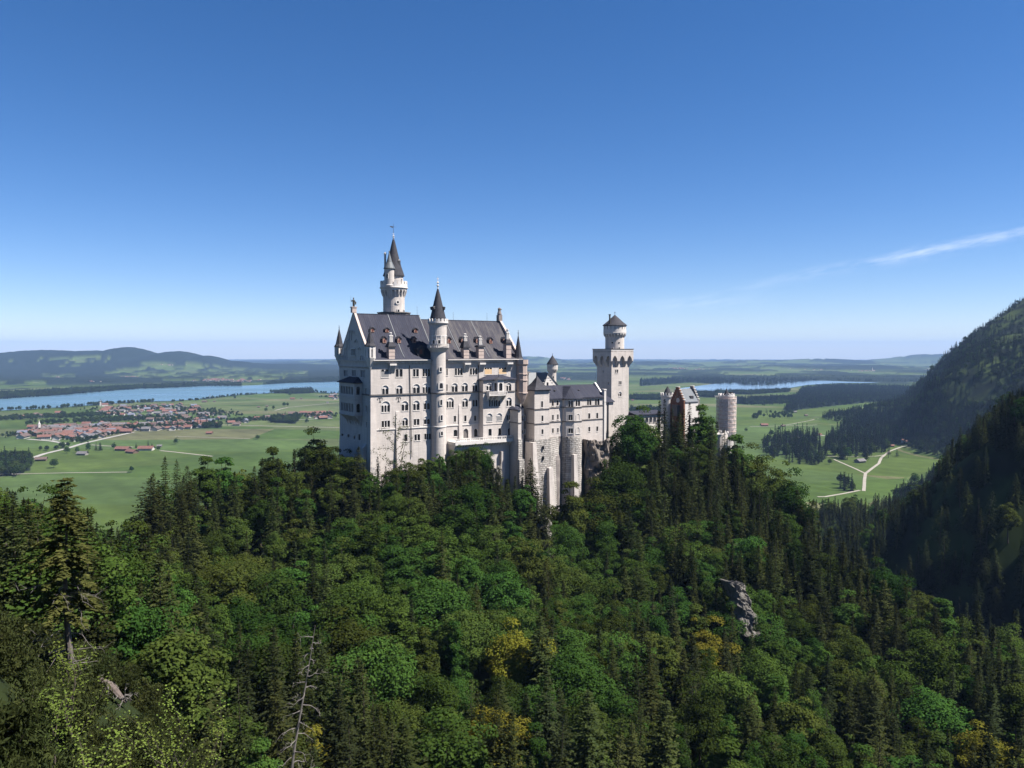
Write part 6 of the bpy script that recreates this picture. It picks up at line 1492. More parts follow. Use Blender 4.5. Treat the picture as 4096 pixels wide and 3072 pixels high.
def unit(a): return a / (np.linalg.norm(a, axis=1, keepdims=True) + 1e-9)
def cards(C, D, N, L, Wd, bend=0.0):
    """leaf quads: centres C, long axes D, normals N"""
    D = unit(D); N = N - (N * D).sum(1, keepdims=True) * D; N = unit(N); B = np.cross(D, N)
    L = np.asarray(L)[:, None] * .5; Wd = np.asarray(Wd)[:, None] * .5
    V = np.stack([C - D * L - B * Wd * .35, C - D * L * .1 - B * Wd, C + D * L, C - D * L * .1 + B * Wd], 1)
    return V.reshape(-1, 3)
def cards_mesh(name, Vs, mat):
    V = np.concatenate(Vs); F = np.arange(len(V)).reshape(-1, 4); return np_mesh(name, V, F, mat)
def trunk_mesh(name, h, r, rng, limbs=(), mat=None, lean=0.0, wob=.15):
    mb = MB(); K = 7; ph = rng.rand() * 6; pts = [Vector((wob * math.sin(ph + k * 1.1) * k / K + lean * h * (k / K) ** 1.5, wob * math.cos(ph + k * .9) * k / K, h * k / K)) for k in range(K + 1)]
    n = 7; i0 = 0
    for k, p in enumerate(pts):
        rr = r * (1 - .92 * k / K) * (1.25 if k == 0 else 1)
        for j in range(n): a = 2 * math.pi * j / n; mb.v.append((p.x + rr * math.cos(a), p.y + rr * math.sin(a), p.z))
    for k in range(K):
        for j in range(n): mb.f.append((k * n + j, k * n + (j + 1) % n, (k + 1) * n + (j + 1) % n, (k + 1) * n + j))
    for a, b, r0, r1 in limbs: mb.tube(a, b, r0, r1, 5)
    me = bpy.data.meshes.new(name); me.from_pydata(mb.v, [], mb.f); me.materials.append(mat or BARK); return me
def spruce_geo(rng, h=20.0, R=3.1, dens=1.0, base=.08, card=1.0, droop=.35, pw=.85):
    Vs = []
    z = h * base; segs = []
    while z < h * .985:
        f = (z - h * base) / (h * (1 - base)); rad = R * (1 - f) ** pw * (.82 + .36 * rng.rand()) + .12
        nb = max(4, int((5 + 5 * (1 - f)) * dens)); a0 = rng.rand() * 6.28
        for b in range(nb):
            if rng.rand() < .10: continue
            a = a0 + 6.283 * b / nb + rng.randn() * .18; L = rad * (.72 + .45 * rng.rand())
            npt = max(2, int(L / .42 * dens)); t = (np.arange(npt) + rng.rand(npt) * .8 + .35) / (npt + .2); t = np.clip(t, .12, 1)
            dr = droop * (1 - .75 * f); up = .30 * f
            d = np.array([math.cos(a), math.sin(a)])
            P = np.zeros((npt, 3)); P[:, :2] = d[None] * (t * L)[:, None]; P[:, 2] = z + (up - dr * .4) * t * L - dr * .55 * t * t * L + rng.randn(npt) * .06
            side = np.array([-d[1], d[0], 0])
            for sgn in (-1, 1, 0):
                k = rng.rand(npt) < (.95 if sgn else .8)
                n_ = k.sum()
                if n_ == 0: continue
                w = (.30 + .55 * (1 - t[k]) * L / max(R, 1)) * sgn
                C = P[k] + side[None] * (w * (.35 + .5 * rng.rand(n_)))[:, None]; C[:, 2] -= np.abs(w) * .25 * rng.rand(n_)
                D = np.zeros((n_, 3)); D[:, :2] = d[None]; D += side[None] * (sgn * (.75 + .4 * rng.rand(n_)))[:, None]; D[:, 2] = -dr * .7 - .25 * rng.rand(n_) + up
                Nn = np.tile(np.array([0, 0, 1.0]), (n_, 1)) + rng.randn(n_, 3) * .45; Nn[:, :2] += d[None] * .35
                Ln = (.62 + .45 * rng.rand(n_)) * card * (.55 + .45 * (1 - f)); Wn = (.30 + .22 * rng.rand(n_)) * card * (.6 + .4 * (1 - f))
                Vs.append(cards(C, D, Nn, Ln, Wn))
        z += (.42 + .22 * rng.rand()) * (1.25 - .55 * f) / dens ** .5
    # leader
    C = np.zeros((6, 3)); C[:, 2] = h * (.955 + .05 * np.arange(6) / 6); D = rng.randn(6, 3) * .2; D[:, 2] = 1
    Vs.append(cards(C, D, rng.randn(6, 3), np.full(6, .7), np.full(6, .22)))
    return Vs
def broad_geo(rng, h=14.0, R=4.6, nblob=46, per=105, leaf=.5, base=.18, tall=1.0, irregular=.25, taper=.15):
    Vs = []; cz = h * (base + (1 - base) * .52); rz_ = h * (1 - base) * .5
    blobs = []
    for i in range(nblob):
        u = 1 - 2 * (i + .5) / nblob; u = u * .95 + .05; ph = i * 2.39996 + rng.rand() * .7
        s = math.sqrt(max(0, 1 - u * u)) * (1 - taper * max(0, u + .3)); k = .78 + irregular * rng.randn() * .5 - .06
        if rng.rand() < .12: k *= 1.12
        x = R * s * math.cos(ph) * k; y = R * s * math.sin(ph) * k; z = cz + rz_ * u * k * (1 if u > 0 else .85)
        br = R * (.15 + .27 * rng.rand() ** 1.3); blobs.append((x, y, z, br))
    for x, y, z, br in blobs:
        n_ = int(per * (br / (R * .3)) ** 1.5); out = np.array([x / R, y / R, (z - cz) / rz_ * .9 + .35]); out /= np.linalg.norm(out) + 1e-6
        d = unit(rng.randn(n_, 3)); fl = (d @ out); d[fl < -.25] *= -1
        rr = br * (.62 + .45 * rng.rand(n_)); C = np.array([x, y, z]) + d * rr[:, None] * np.array([1.15, 1.15, .78])
        Nn = d * .75 + np.array([0, 0, .5]) + rng.randn(n_, 3) * .34
        D = np.cross(Nn, rng.randn(n_, 3)); Vs.append(cards(C, D, Nn, leaf * (.7 + .7 * rng.rand(n_)), leaf * (.55 + .45 * rng.rand(n_))))
    n_ = nblob * 9; d = unit(rng.randn(n_, 3)); C = d * np.array([R * .62, R * .62, rz_ * .62]) * (rng.rand(n_) ** .4)[:, None] + np.array([0, 0, cz])
    Vs.append(cards(C, rng.randn(n_, 3), rng.randn(n_, 3), np.full(n_, leaf * 1.7), np.full(n_, leaf * 1.4)))  # oversized inner cards added to stop light passing through the crown
    limbs = []
    for x, y, z, br in blobs[::4]: limbs.append(((0, 0, h * (base + .12 + .25 * rng.rand())), (x * .8, y * .8, z - br * .3), .11, .035))
    return Vs, limbs
RNG = np.random.RandomState(11)
SPR = []; BRD = []
for i in range(11):
    h = 20.0; R = (3.3, 3.8, 4.4, 3.0, 4.1, 3.6, 4.8, 3.9, 2.8, 5.2, 4.3)[i]; dr = (.35, .5, .3, .4, .6, .25, .35, .7, .3, .45, .2)[i]
    SPR.append((h, R, cards_mesh('spruce_crown', spruce_geo(RNG, h, R, (1.15, 1.1, 1.2, 1.0, 1.15, .85, 1.2, .75, 1.1, 1.15, .7)[i], (.06, .1, .05, .12, .08, .05, .1, .2, .3, .04, .15)[i], .86, dr, (.85, .75, .9, .7, .8, 1.0, .62, .7, .55, .8, .6)[i]), NEEDLE), trunk_mesh('spruce_trunk', h * .97, .26, RNG)))
for i in range(7):
    h = 14.0; R = (4.6, 5.2, 4.0, 4.9, 3.5, 5.6, 4.3)[i]
    v, lm = broad_geo(RNG, h, R, (58, 70, 50, 64, 50, 76, 56)[i], 150, .37, (.16, .12, .2, .15, .1, .18, .14)[i], 1.0, (.35, .5, .3, .55, .4, .45, .6)[i], (.1, .35, .2, .0, .45, .25, .3)[i])
    BRD.append((h, R, cards_mesh('broadleaf_crown', v, LEAF), trunk_mesh('broadleaf_trunk', h * .7, .24, RNG, lm)))
# lighter versions for distances beyond a kilometre
def joined_proto(name, Vs, mat, trunk_h, r, tmat):
    V = np.concatenate(Vs); F = np.arange(len(V)).reshape(-1, 4); n = len(V)
    tv = [(r * math.cos(a), r * math.sin(a), z) for z in (-1.0, trunk_h) for a in (0, 1.57, 3.14, 4.71)]
    tf = [(n + k, n + (k + 1) % 4, n + 4 + (k + 1) % 4, n + 4 + k) for k in range(4)]
    me = np_mesh(name, np.concatenate([V, np.array(tv)]), np.concatenate([F, np.array(tf)]), mat); me.materials.append(tmat)
    mi = np.zeros(len(me.polygons), np.int32); mi[len(F):] = 1; me.polygons.foreach_set('material_index', mi)
    return bpy.data.objects.new(name, me)
def proto_col(name, objs):
    c = bpy.data.collections.new(name)
    for i, o in enumerate(objs): o.name = '%s_%02d' % (name, i); c.objects.link(o)
    return c
pr = []
for i in range(4): pr.append(joined_proto('p', spruce_geo(RNG, 20, (2.8, 3.3, 3.8, 2.5)[i], .55, .05, 1.9, .4), NEEDLE3, 16, .25, BARK))
for i in range(3): pr.append(joined_proto('p', broad_geo(RNG, 14, (4.6, 5.2, 4.2)[i], 26, 34, 1.0, .1)[0], LEAF3, 8, .25, BARK))
FARC = proto_col('far_tree_kinds', pr)
pr = [joined_proto('p', spruce_geo(RNG, 20, (2.8, 3.3, 3.6)[i], .8, .05, 1.25, .4), (NEEDLE2, NEEDLE, NEEDLE2)[i], 16, .25, BARK) for i in range(3)]
pr += [joined_proto('p', broad_geo(RNG, 14, (4.6, 5.2)[i], 40, 70, .6, .1)[0], (LEAF, LEAF2)[i], 8, .25, BARK) for i in range(2)]
MIDC = proto_col('wood_tree_kinds', pr)

def scatter(name, pts, scl, kinds, colx, label=None, cat=None):
    """one stuff object: instances on points"""
    n = len(pts); me = bpy.data.meshes.new(name); me.vertices.add(n); me.vertices.foreach_set('co', np.asarray(pts, np.float32).ravel())
    for nm, ty, val in (('tscale', 'FLOAT_VECTOR', np.asarray(scl, np.float32)), ('tkind', 'INT', np.asarray(kinds, np.int32)), ('trot', 'FLOAT', (np.random.RandomState(n).rand(n) * 6.283).astype(np.float32))):
        a = me.attributes.new(nm, ty, 'POINT'); a.data.foreach_set('vector' if ty == 'FLOAT_VECTOR' else 'value', val.ravel())
    o = bpy.data.objects.new(name, me); COL.objects.link(o); tag(o, label, cat, kind='stuff')
    ng = bpy.data.node_groups.new(name + '_scatter', 'GeometryNodeTree')
    ng.interface.new_socket('Geometry', in_out='INPUT', socket_type='NodeSocketGeometry'); ng.interface.new_socket('Geometry', in_out='OUTPUT', socket_type='NodeSocketGeometry')
    N, L = ng.nodes, ng.links; gi = N.new('NodeGroupInput'); go_ = N.new('NodeGroupOutput')
    ci = N.new('GeometryNodeCollectionInfo'); ci.inputs['Collection'].default_value = colx; ci.inputs['Separate Children'].default_value = True; ci.inputs['Reset Children'].default_value = True
    ip = N.new('GeometryNodeInstanceOnPoints'); ip.inputs['Pick Instance'].default_value = True
    def att(nm, ty):
        a = N.new('GeometryNodeInputNamedAttribute'); a.data_type = ty; a.inputs['Name'].default_value = nm; return a.outputs['Attribute']
    cm = N.new('ShaderNodeCombineXYZ'); L.new(att('trot', 'FLOAT'), cm.inputs[2])
    L.new(gi.outputs[0], ip.inputs['Points']); L.new(ci.outputs[0], ip.inputs['Instance']); L.new(att('tkind', 'INT'), ip.inputs['Instance Index']); L.new(cm.outputs[0], ip.inputs['Rotation']); L.new(att('tscale', 'FLOAT_VECTOR'), ip.inputs['Scale'])
    L.new(ip.outputs[0], go_.inputs[0])
    md = o.modifiers.new('scatter', 'NODES'); md.node_group = ng
    return o

# ---- candidate positions on the castle hill and the gorge slopes
LIMX = [-900, 0, 60, 130, 200, 245, 330, 400, 470, 560, 600, 640, 700, 760, 850, 900, 1000, 1080, 1180, 1250, 1340, 1400, 1450, 1480, 1500, 1600, 1700, 1725, 1790, 1830, 1900, 1960, 1990, 2030, 2090, 2130, 2200, 2260, 2300, 2340, 2430, 2450, 2475, 2500, 2560, 2600, 2640, 2660, 2700, 2760, 2800, 2850, 2880, 2920, 2960, 3000, 3050, 3150, 3213, 3260, 3311, 3386, 3470, 3550, 3650, 3747, 3835, 3950, 4050, 4096, 4800]
LIMY = [1850, 1930, 1960, 1990, 1960, 1925, 2030, 2090, 2110, 2010, 1960, 1830, 1840, 1850, 1850, 1830, 1840, 1805, 1790, 1765, 1790, 1850, 1880, 1905, 1890, 1865, 1840, 1822, 1800, 1790, 1785, 1815, 1865, 1900, 1930, 1950, 2010, 2050, 2060, 2075, 2070, 1980, 1850, 1640, 1640, 1730, 1700, 1600, 1650, 1600, 1590, 1620, 1720, 1745, 1730, 1740, 1830, 1880, 1930, 1955, 2030, 2085, 2120, 2140, 2230, 2330, 2400, 2390, 2500, 2580, 2700]
LM2X = [2900, 3000, 3150, 3300, 3440, 3580, 3660, 3743, 3765, 3792, 3830, 3900, 4000, 4096, 4800]
LM2Y = [2100, 2000, 1985, 1985, 1960, 1965, 1955, 1900, 1820, 1755, 1690, 1630, 1575, 1540, 1400]
def castle_free(x, y):
    dx, dy = x - CO.x, y - CO.y; s = dx * CU.x + dy * CU.y; t = dx * CV.x + dy * CV.y
    bad = (s > -5) & (s < 64) & (t > -6.5) & (t < 33)
    bad |= (s > 58) & (s < 116) & (t > -12) & (t < 30)
    bad |= (s > 60) & (s < 205) & (t > 3) & (t < 60)
    bad |= (s > 165) & (s < 182) & (t > -6) & (t < 14)
    return ~bad
rng = np.random.RandomState(23)
NC = 40000
Yc = np.sqrt(rng.rand(NC)) * 0 + np.concatenate([rng.uniform(62, 120, NC // 6), rng.uniform(80, 340, NC // 2), np.sqrt(rng.uniform(260 ** 2, 920 ** 2, NC - NC // 6 - NC // 2))])
Uc = rng.uniform(-.95, .98, NC)
Xc = Uc * Yc
Zc = ground(Xc, Yc)
ok = (Zc > PLAIN + 9) & castle_free(Xc, Yc) & ~((Yc < 88) & (Uc * FPX + 2048 < 1500))
Xc, Yc, Zc = Xc[ok], Yc[ok], Zc[ok]
PXc = 2048 + FPX * Xc / Yc; PYc = HZ - FPX * (Zc + 12) / Yc
def pconif(px, py, Y):
    p = np.full(len(px), .2)
    p = np.where(px < 800, .55, p); p = np.where((px >= 800) & (px < 1350), np.where(py < 2050, .45, .25), p)
    p = np.where((px >= 1350) & (px < 2450) & (py < 2130), .50, p); p = np.where((px >= 900) & (px < 2450) & (py >= 2130), .12, p)
    p = np.where((px >= 900) & (px < 3000) & (py >= 2750), .42, p)
    p = np.where((px >= 2450) & (px < 3050) & (py < 2180), .86, p); p = np.where((px >= 2450) & (px < 3050) & (py >= 2180) & (py < 2750), .38, p)
    p = np.where(px >= 3050, np.where(py > 2350, .55, .72), p); p = np.where((px >= 2800) & (px < 3500) & (py > 2550), .3, p); p = np.where(Y > 330, .93, p); p = np.where((Y > 120) & (px < 700), .35, p)
    return p
con = rng.rand(len(Xc)) < pconif(PXc, PYc, Yc)
Hc = np.where(con, rng.uniform(11, 24, len(Xc)), rng.uniform(10, 18, len(Xc)))
Hc = np.where((PXc < 620) & con, rng.uniform(16, 27, len(Xc)), Hc)
Hc = np.where(Yc > 330, rng.uniform(15, 26, len(Xc)), Hc)
Hc = np.where((Yc < 82) & (PXc < 1000), Hc * .6, Hc)
g2 = (Yc > 300) & (PXc > 2950) & (Zc < -84) | (Yc > 380) & (PXc > 2900)
lim = np.where(g2, np.interp(PXc, LM2X, LM2Y), np.interp(PXc, LIMX, LIMY))
behind = (~g2) & (Yc > 330) & (PXc > 1300) & (PXc < 3050)
lim = np.where(behind, np.maximum(lim, 1500) + 400, lim)
lim = lim + rng.rand(len(Xc)) ** 2 * 70 + 4
Hmax = (HZ - lim) / FPX * Yc - Zc
Hc = np.minimum(Hc, Hmax)
ok = Hc > 3.2
Xc, Yc, Zc, con, Hc = Xc[ok], Yc[ok], Zc[ok], con[ok], Hc[ok]
Rc = np.where(con, 1.1 + Hc * .095, 1.1 + Hc * .26)
HAND = [  # skyline and landmark trees: px, top py, distance, conifer, ground (px None = on terrain)
    (640, 1822, 212, 1), (575, 1905, 204, 1), (700, 1838, 222, 1), (742, 1862, 225, 1), (600, 1890, 210, 1), (812, 1838, 232, 0), (905, 1842, 240, 0), (1172, 1792, 250, 1), (1255, 1752, 256, 0), (1095, 1800, 250, 0),
    (1345, 1788, 243, 1), (1412, 1782, 240, 1), (1452, 1850, 241, 1), (1300, 1815, 245, 1), (1508, 1822, 243, 1), (1540, 1862, 243, 1), (1672, 1832, 252, 1),
    (2660, 1592, 322, 1), (2635, 1640, 318, 1), (2530, 1618, 305, 0), (2480, 1700, 300, 1), (2560, 1660, 312, 0), (2700, 1650, 318, 1), (2808, 1578, 328, 0), (2785, 1600, 326, 1), (2846, 1640, 330, 1), (2735, 1632, 323, 1), (2600, 1700, 318, 0), (2975, 1660, 338, 1), (2950, 1740, 330, 0), (3010, 1725, 333, 0),
    (1470, 1888, 239, 0), (1500, 1893, 241, 0), (1532, 1880, 243, 0), (1566, 1872, 244, 0), (1602, 1862, 246, 0), (1640, 1850, 248, 0), (1402, 1850, 244, 0), (1434, 1882, 241, 0), (1370, 1825, 246, 0), (1690, 1838, 251, 0), (1722, 1828, 253, 0), (1760, 1815, 255, 0), (1830, 1796, 258, 0), (1895, 1782, 260, 0), (1500, 1950, 234, 0), (1560, 1930, 237, 0), (1620, 1915, 239, 1), (1440, 1950, 235, 1), (2395, 1965, 272, 0), (2440, 1990, 275, 1), (2370, 2030, 268, 0), (2425, 2060, 266, 0), (2460, 1930, 285, 1), (2480, 1840, 290, 0), (2640, 1600, 330, 1), (2690, 1630, 325, 1), (2720, 1640, 322, 1), (2760, 1606, 330, 1), (2820, 1592, 336, 1), (2870, 1655, 332, 1), (2900, 1715, 326, 1), (2840, 1690, 318, 1), (2600, 1730, 310, 1), (2560, 1700, 305, 0), (2130, 1830, 268, 1), (2090, 1870, 266, 1), (2105, 1905, 262, 1), (2060, 1900, 263, 1), (2165, 1905, 262, 1), (2290, 1945, 262, 0), (2330, 1985, 262, 1), (2150, 1960, 255, 1),
    (3213, 1928, 282, 1), (3252, 1950, 280, 1), (3165, 1880, 290, 0), (3090, 1850, 300, 0), (1860, 1796, 262, 0), (1930, 1792, 262, 0), (1965, 1830, 260, 1), (1800, 1818, 260, 0), (1700, 1850, 250, 0), (1620, 1880, 246, 0)]
hx = []; 
for px, py, Y, c in HAND:
    x = (px - 2048) / FPX * Y; z = gz1(x, Y); h = (HZ - py) / FPX * Y - z
    if h > 3: hx.append((x, Y, z, c, min(h, 27)))
hx = np.array(hx)
RcH = np.where(hx[:, 3] > .5, 1.0 + hx[:, 4] * .085, 1.1 + hx[:, 4] * .235) * .6
Xc = np.concatenate([hx[:, 0], Xc]); Yc = np.concatenate([hx[:, 1], Yc]); Zc = np.concatenate([hx[:, 2], Zc]); con = np.concatenate([hx[:, 3] > .5, con]); Hc = np.concatenate([hx[:, 4], Hc]); Rc = np.concatenate([RcH * .8, Rc])
KEEPOUT = [(plain := None)] and []
for px, Y, r in ((245, 55, 3.5), (1165, 66, 3.0), (430, 42, 4.0)):
    KEEPOUT.append(((px - 2048) / FPX * Y, Y, r))
grid = {}; keep = []
for i in range(len(Xc)):
    x, y, r = Xc[i], Yc[i], Rc[i]
    if any((x - a) ** 2 + (y - b) ** 2 < c * c for a, b, c in KEEPOUT): continue
    gx_i, gy_i = int(x // 8), int(y // 8); good = True
    for a in (-1, 0, 1):
        for b in (-1, 0, 1):
            for j in grid.get((gx_i + a, gy_i + b), ()):
                dd = (Xc[j] - x) ** 2 + (Yc[j] - y) ** 2; m_ = .70 * (r + Rc[j]) * (.62 if y > 330 else 1)
                if dd < m_ * m_: good = False; break
            if not good: break
        if not good: break
    if good: grid.setdefault((gx_i, gy_i), []).append(i); keep.append(i)
keep = np.array(keep); Xc, Yc, Zc, con, Hc = Xc[keep], Yc[keep], Zc[keep], con[keep], Hc[keep]
# ---- which trees show: front-to-back coverage count on a coarse raster
BW, BH = 512, 384; buf = np.full((BH, BW), -1, np.int32)
order = np.argsort(Yc); sc_ = BW / 4096.0
for i in order:
    px, pyt = proj(Xc[i], Yc[i], Zc[i] + Hc[i]); _, pyb = proj(Xc[i], Yc[i], Zc[i] + Hc[i] * .12)
    rad = (Hc[i] * (.165 if con[i] else .36)) * FPX / Yc[i]
    x0, x1, y0, y1 = (px - rad) * sc_, (px + rad) * sc_, pyt * sc_, pyb * sc_
    for yy in range(max(0, int(y0)), min(BH, int(y1) + 1)):
        f = (yy + .5 - y0) / max(1e-3, y1 - y0)
        if f < 0 or f > 1: continue
        w = (f ** .9 if con[i] else math.sqrt(max(0, 1 - (2 * f - 1) ** 2))) * rad * sc_
        a, b = int(max(0, px * sc_ - w)), int(min(BW - 1, px * sc_ + w))
        if b < a: continue
        row = buf[yy, a:b + 1]; row[row < 0] = i
cnt = np.bincount(buf[buf >= 0], minlength=len(Xc))
cy_, cx_ = np.indices(buf.shape); mx_p = np.zeros(len(Xc)); my_p = np.zeros(len(Xc)); msk = buf >= 0
np.add.at(mx_p, buf[msk], cx_[msk]); np.add.at(my_p, buf[msk], cy_[msk])
cen_x = mx_p / np.maximum(cnt, 1) / sc_; cen_y = my_p / np.maximum(cnt, 1) / sc_
sel_c = [i for i in np.argsort(-cnt) if con[i] and cnt[i] >= 3][:268]; sel_b = [i for i in np.argsort(-cnt) if (not con[i]) and cnt[i] >= 3][:262]
chosen = set(sel_c) | set(sel_b)
def region(px, py):
    C = ((330, 'at the western edge'), (640, 'before the red roofed farm'), (1000, 'before the wide meadow'), (1340, 'west of the palace'), (1560, 'below the shaded gable'), (1830, 'below the stair turret'), (2100, 'below the terrace'), (2330, 'below the stone bastions'), (2600, 'below the square tower'), (2820, 'below the red gatehouse'), (3050, 'below the scaffolded tower'), (3400, 'before the valley wood'), (3750, 'below the forked track'), (9999, 'below the mountain'))
    r = next(b for a, b in C if px < a)
    Rw = ((1850, 'crowning the ridge'), (2050, 'on the upper slope'), (2250, 'high on the slope'), (2450, 'mid slope'), (2650, 'low on the slope'), (2850, 'deep in the gorge'), (9999, 'at the photo\'s lower edge'))
    return next(b for a, b in Rw if py < a) + ' ' + r
ORD = ['first', 'second', 'third', 'fourth', 'fifth', 'sixth', 'seventh', 'eighth', 'ninth', 'tenth', 'eleventh', 'twelfth', 'thirteenth', 'fourteenth', 'fifteenth']
def label_all(items):
    """items: [object, base words, px, py] -> unique labels"""
    by = {}
    for it in items: by.setdefault((it[1], region(it[2], it[3])), []).append(it)
    for (b, r), L in by.items():
        L.sort(key=lambda t: t[2])
        for k, it in enumerate(L):
            if len(L) == 1: it[0]['label'] = '%s %s' % (b, r)
            else: it[0]['label'] = '%s %s, %s from left' % (b, r, ORD[min(k, 14)])
ORDH = ORD + ['sixteenth', 'seventeenth', 'eighteenth', 'nineteenth', 'twentieth'] + ['twenty ' + o for o in ORD[:10]]
items = []
trng = np.random.RandomState(77)
YELLOW = [(1990, 2640), (2860, 2560), (2070, 2900), (1390, 2960), (3900, 2960)]
def put_tree(kind, x, y, z, h, mati=None, vi=None, wide=1.0, group=None):
    T = (SPR if kind == 'spruce' else BRD); vi = trng.randint(len(T)) if vi is None else vi; H0, R0, cm, tm = T[vi]
    name = 'spruce_tree' if kind == 'spruce' else 'broadleaf_tree'
    r = empty(name, (x, y, z - .3), trng.rand() * 6.28); s = h / H0
    wv = s * wide * (1.2 if kind == 'spruce' and h < 12 else 1) * trng.uniform(.82, 1.3)
    c = bpy.data.objects.new('crown', cm); COL.objects.link(c); c.parent = r; t = bpy.data.objects.new('trunk', tm); COL.objects.link(t); t.parent = r
    r.scale = (wv, wv, s); r.rotation_euler = (trng.randn() * .035, trng.randn() * .035, trng.rand() * 6.28)
    if mati is not None: c.material_slots[0].link = 'OBJECT'; c.material_slots[0].material = mati
    r['category'] = 'spruce' if kind == 'spruce' else 'broadleaf tree'; r['group'] = group or ('spruces on the castle hill' if kind == 'spruce' else 'broadleaf trees on the castle hill')
    return r
ysel = set()
for a, b in YELLOW:
    cand = [i for i in sel_b if i not in ysel]
    if cand: ysel.add(min(cand, key=lambda i: (cen_x[i] - a) ** 2 + (cen_y[i] - b) ** 2))
for i in sorted(chosen):
    k = 'spruce' if con[i] else 'broad'
    px, py = cen_x[i], cen_y[i]
    if con[i]:
        dk = trng.rand() < (.75 if (px > 3200 or Yc[i] > 330) else .22); o = put_tree(k, Xc[i], Yc[i], Zc[i], Hc[i], NEEDLE2 if dk else None)
        base = ('dark green ' if dk else 'olive ') + ('tall spruce' if Hc[i] > 17 else 'small spruce' if Hc[i] < 9 else 'spruce')
    else:
        ol = trng.rand() < (.55 if px < 1400 or py < 2050 else .22)
        y_ = i in ysel
        o = put_tree(k, Xc[i], Yc[i], Zc[i], Hc[i], LEAFY if y_ else LEAF2 if ol else None)
        base = ('golden yellow ' if y_ else 'olive ' if ol else 'fresh green ') + ('leafy tree' if Hc[i] > 8 else 'leafy bush')
    items.append((o, base, px, py))
label_all(items)
rest = [i for i in range(len(Xc)) if i not in chosen]
kd = np.array([(trng.randint(3) if con[i] else 3 + trng.randint(2)) for i in rest]); hh = np.array([Hc[i] / (20.0 if con[i] else 14.0) for i in rest]); ww = np.minimum(hh * np.where(kd < 3, 1.0, 1.0), 9)
scatter('forest', [(Xc[i], Yc[i], Zc[i] - .3) for i in rest], np.stack([ww, ww, hh], 1), kd, MIDC)
# undergrowth: low leafy bushes covering the forest floor between the trunks
ub = joined_proto('p', broad_geo(RNG, 3.0, 2.2, 16, 40, .5, .0)[0], LEAF, 1, .05, BARK), joined_proto('p', broad_geo(RNG, 3.0, 2.4, 16, 36, .5, .0)[0], LEAF2, 1, .05, BARK)
UC = proto_col('undergrowth_kinds', list(ub))
nu = 9000; yu = np.concatenate([rng.uniform(70, 140, 3000), rng.uniform(100, 380, 6000)]); xu = rng.uniform(-.85, .95, nu) * yu; zu = ground(xu, yu); pxu = 2048 + FPX * xu / yu
lim_u = np.interp(pxu, LIMX, LIMY) + 8; hu = rng.uniform(1.6, 4.2, nu); top = HZ - FPX * (zu + hu) / yu
dx, dy = xu - CO.x, yu - CO.y; su = dx * CU.x + dy * CU.y; tu = dx * CV.x + dy * CV.y
okb = (zu > PLAIN + 10) & ~((yu < 95) & (pxu < 1100)) & ~((su > -2) & (su < 64) & (tu > -4) & (tu < 30)) & ~((su > 60) & (su < 116) & (tu > -9) & (tu < 25)) & ~((su > 60) & (su < 205) & (tu > 5) & (tu < 45)) & (top > lim_u)
scatter('undergrowth', np.stack([xu, yu, zu - .2], 1)[okb], np.stack([hu / 3] * 3, 1)[okb], rng.randint(0, 2, nu)[okb], UC)
# ---- woods on the plain, the valley and the mountain flank
pts = []; sc2 = []; kk = []
def fill(poly, n, hmin, hmax, pc, seed, wide=1.0):
    r_ = np.random.RandomState(seed); xs = [p[0] for p in poly]; ys = [p[1] for p in poly]; x = r_.uniform(min(xs), max(xs), n * 3); y = r_.uniform(min(ys), max(ys), n * 3)
    m = np.where(in_poly(x, y, poly))[0][:n]; z = ground(x[m], y[m])
    for a, b, c in zip(x[m], y[m], z):
        cf = r_.rand() < pc; h = r_.uniform(hmin, hmax) * (1 if cf else .75); k = r_.randint(4) if cf else 4 + r_.randint(3); s = h / (20 if cf else 14)
        pts.append((a, b, c - .5)); sc2.append((s * wide, s * wide, s)); kk.append(k)
def parea(P): return abs(sum(P[i][0] * P[(i + 1) % len(P)][1] - P[(i + 1) % len(P)][0] * P[i][1] for i in range(len(P)))) / 2
for k, P in enumerate(FW):
    pc = .85 if k in (0, 1, 2, 11) else .35
    fill(P, int(min(2600, parea(P) / 110.0)), 16, 26, pc, 100 + k, 1.5 if parea(P) > 250000 else 1.15)
def gpoly(P): return [tuple(ground_hit(a, b, 500.0)[:2]) for a, b in P]
VAL = [  # valley wood outlines (ground), trees per outline, heights
    ([(3040, 1800), (3110, 1868), (3275, 1862), (3330, 1800), (3230, 1745), (3090, 1755)], 230, 24, 38, .8),
    ([(3290, 1780), (3320, 1832), (3430, 1838), (3500, 1822), (3600, 1782), (3720, 1752), (3700, 1700), (3560, 1700), (3380, 1712)], 420, 26, 42, .9),
    ([(3370, 1700), (3440, 1704), (3700, 1738), (3770, 1757), (3900, 1742), (3980, 1690), (3800, 1655), (3600, 1635), (3450, 1668)], 900, 22, 34, .88),
    ([(3000, 1678), (3080, 1676), (3170, 1674), (3170, 1654), (3080, 1650), (3000, 1655)], 60, 14, 22, .2),
    ([(2940, 1620), (3060, 1624), (3160, 1608), (3160, 1588), (2950, 1598)], 140, 18, 26, .5),
    ([(3350, 1960), (3365, 1930), (3400, 1940), (3412, 1965)], 8, 18, 30, .7)]
for P, n, a, b, pc in VAL: fill(gpoly(P), n, a, b, pc, 300 + n, .85)
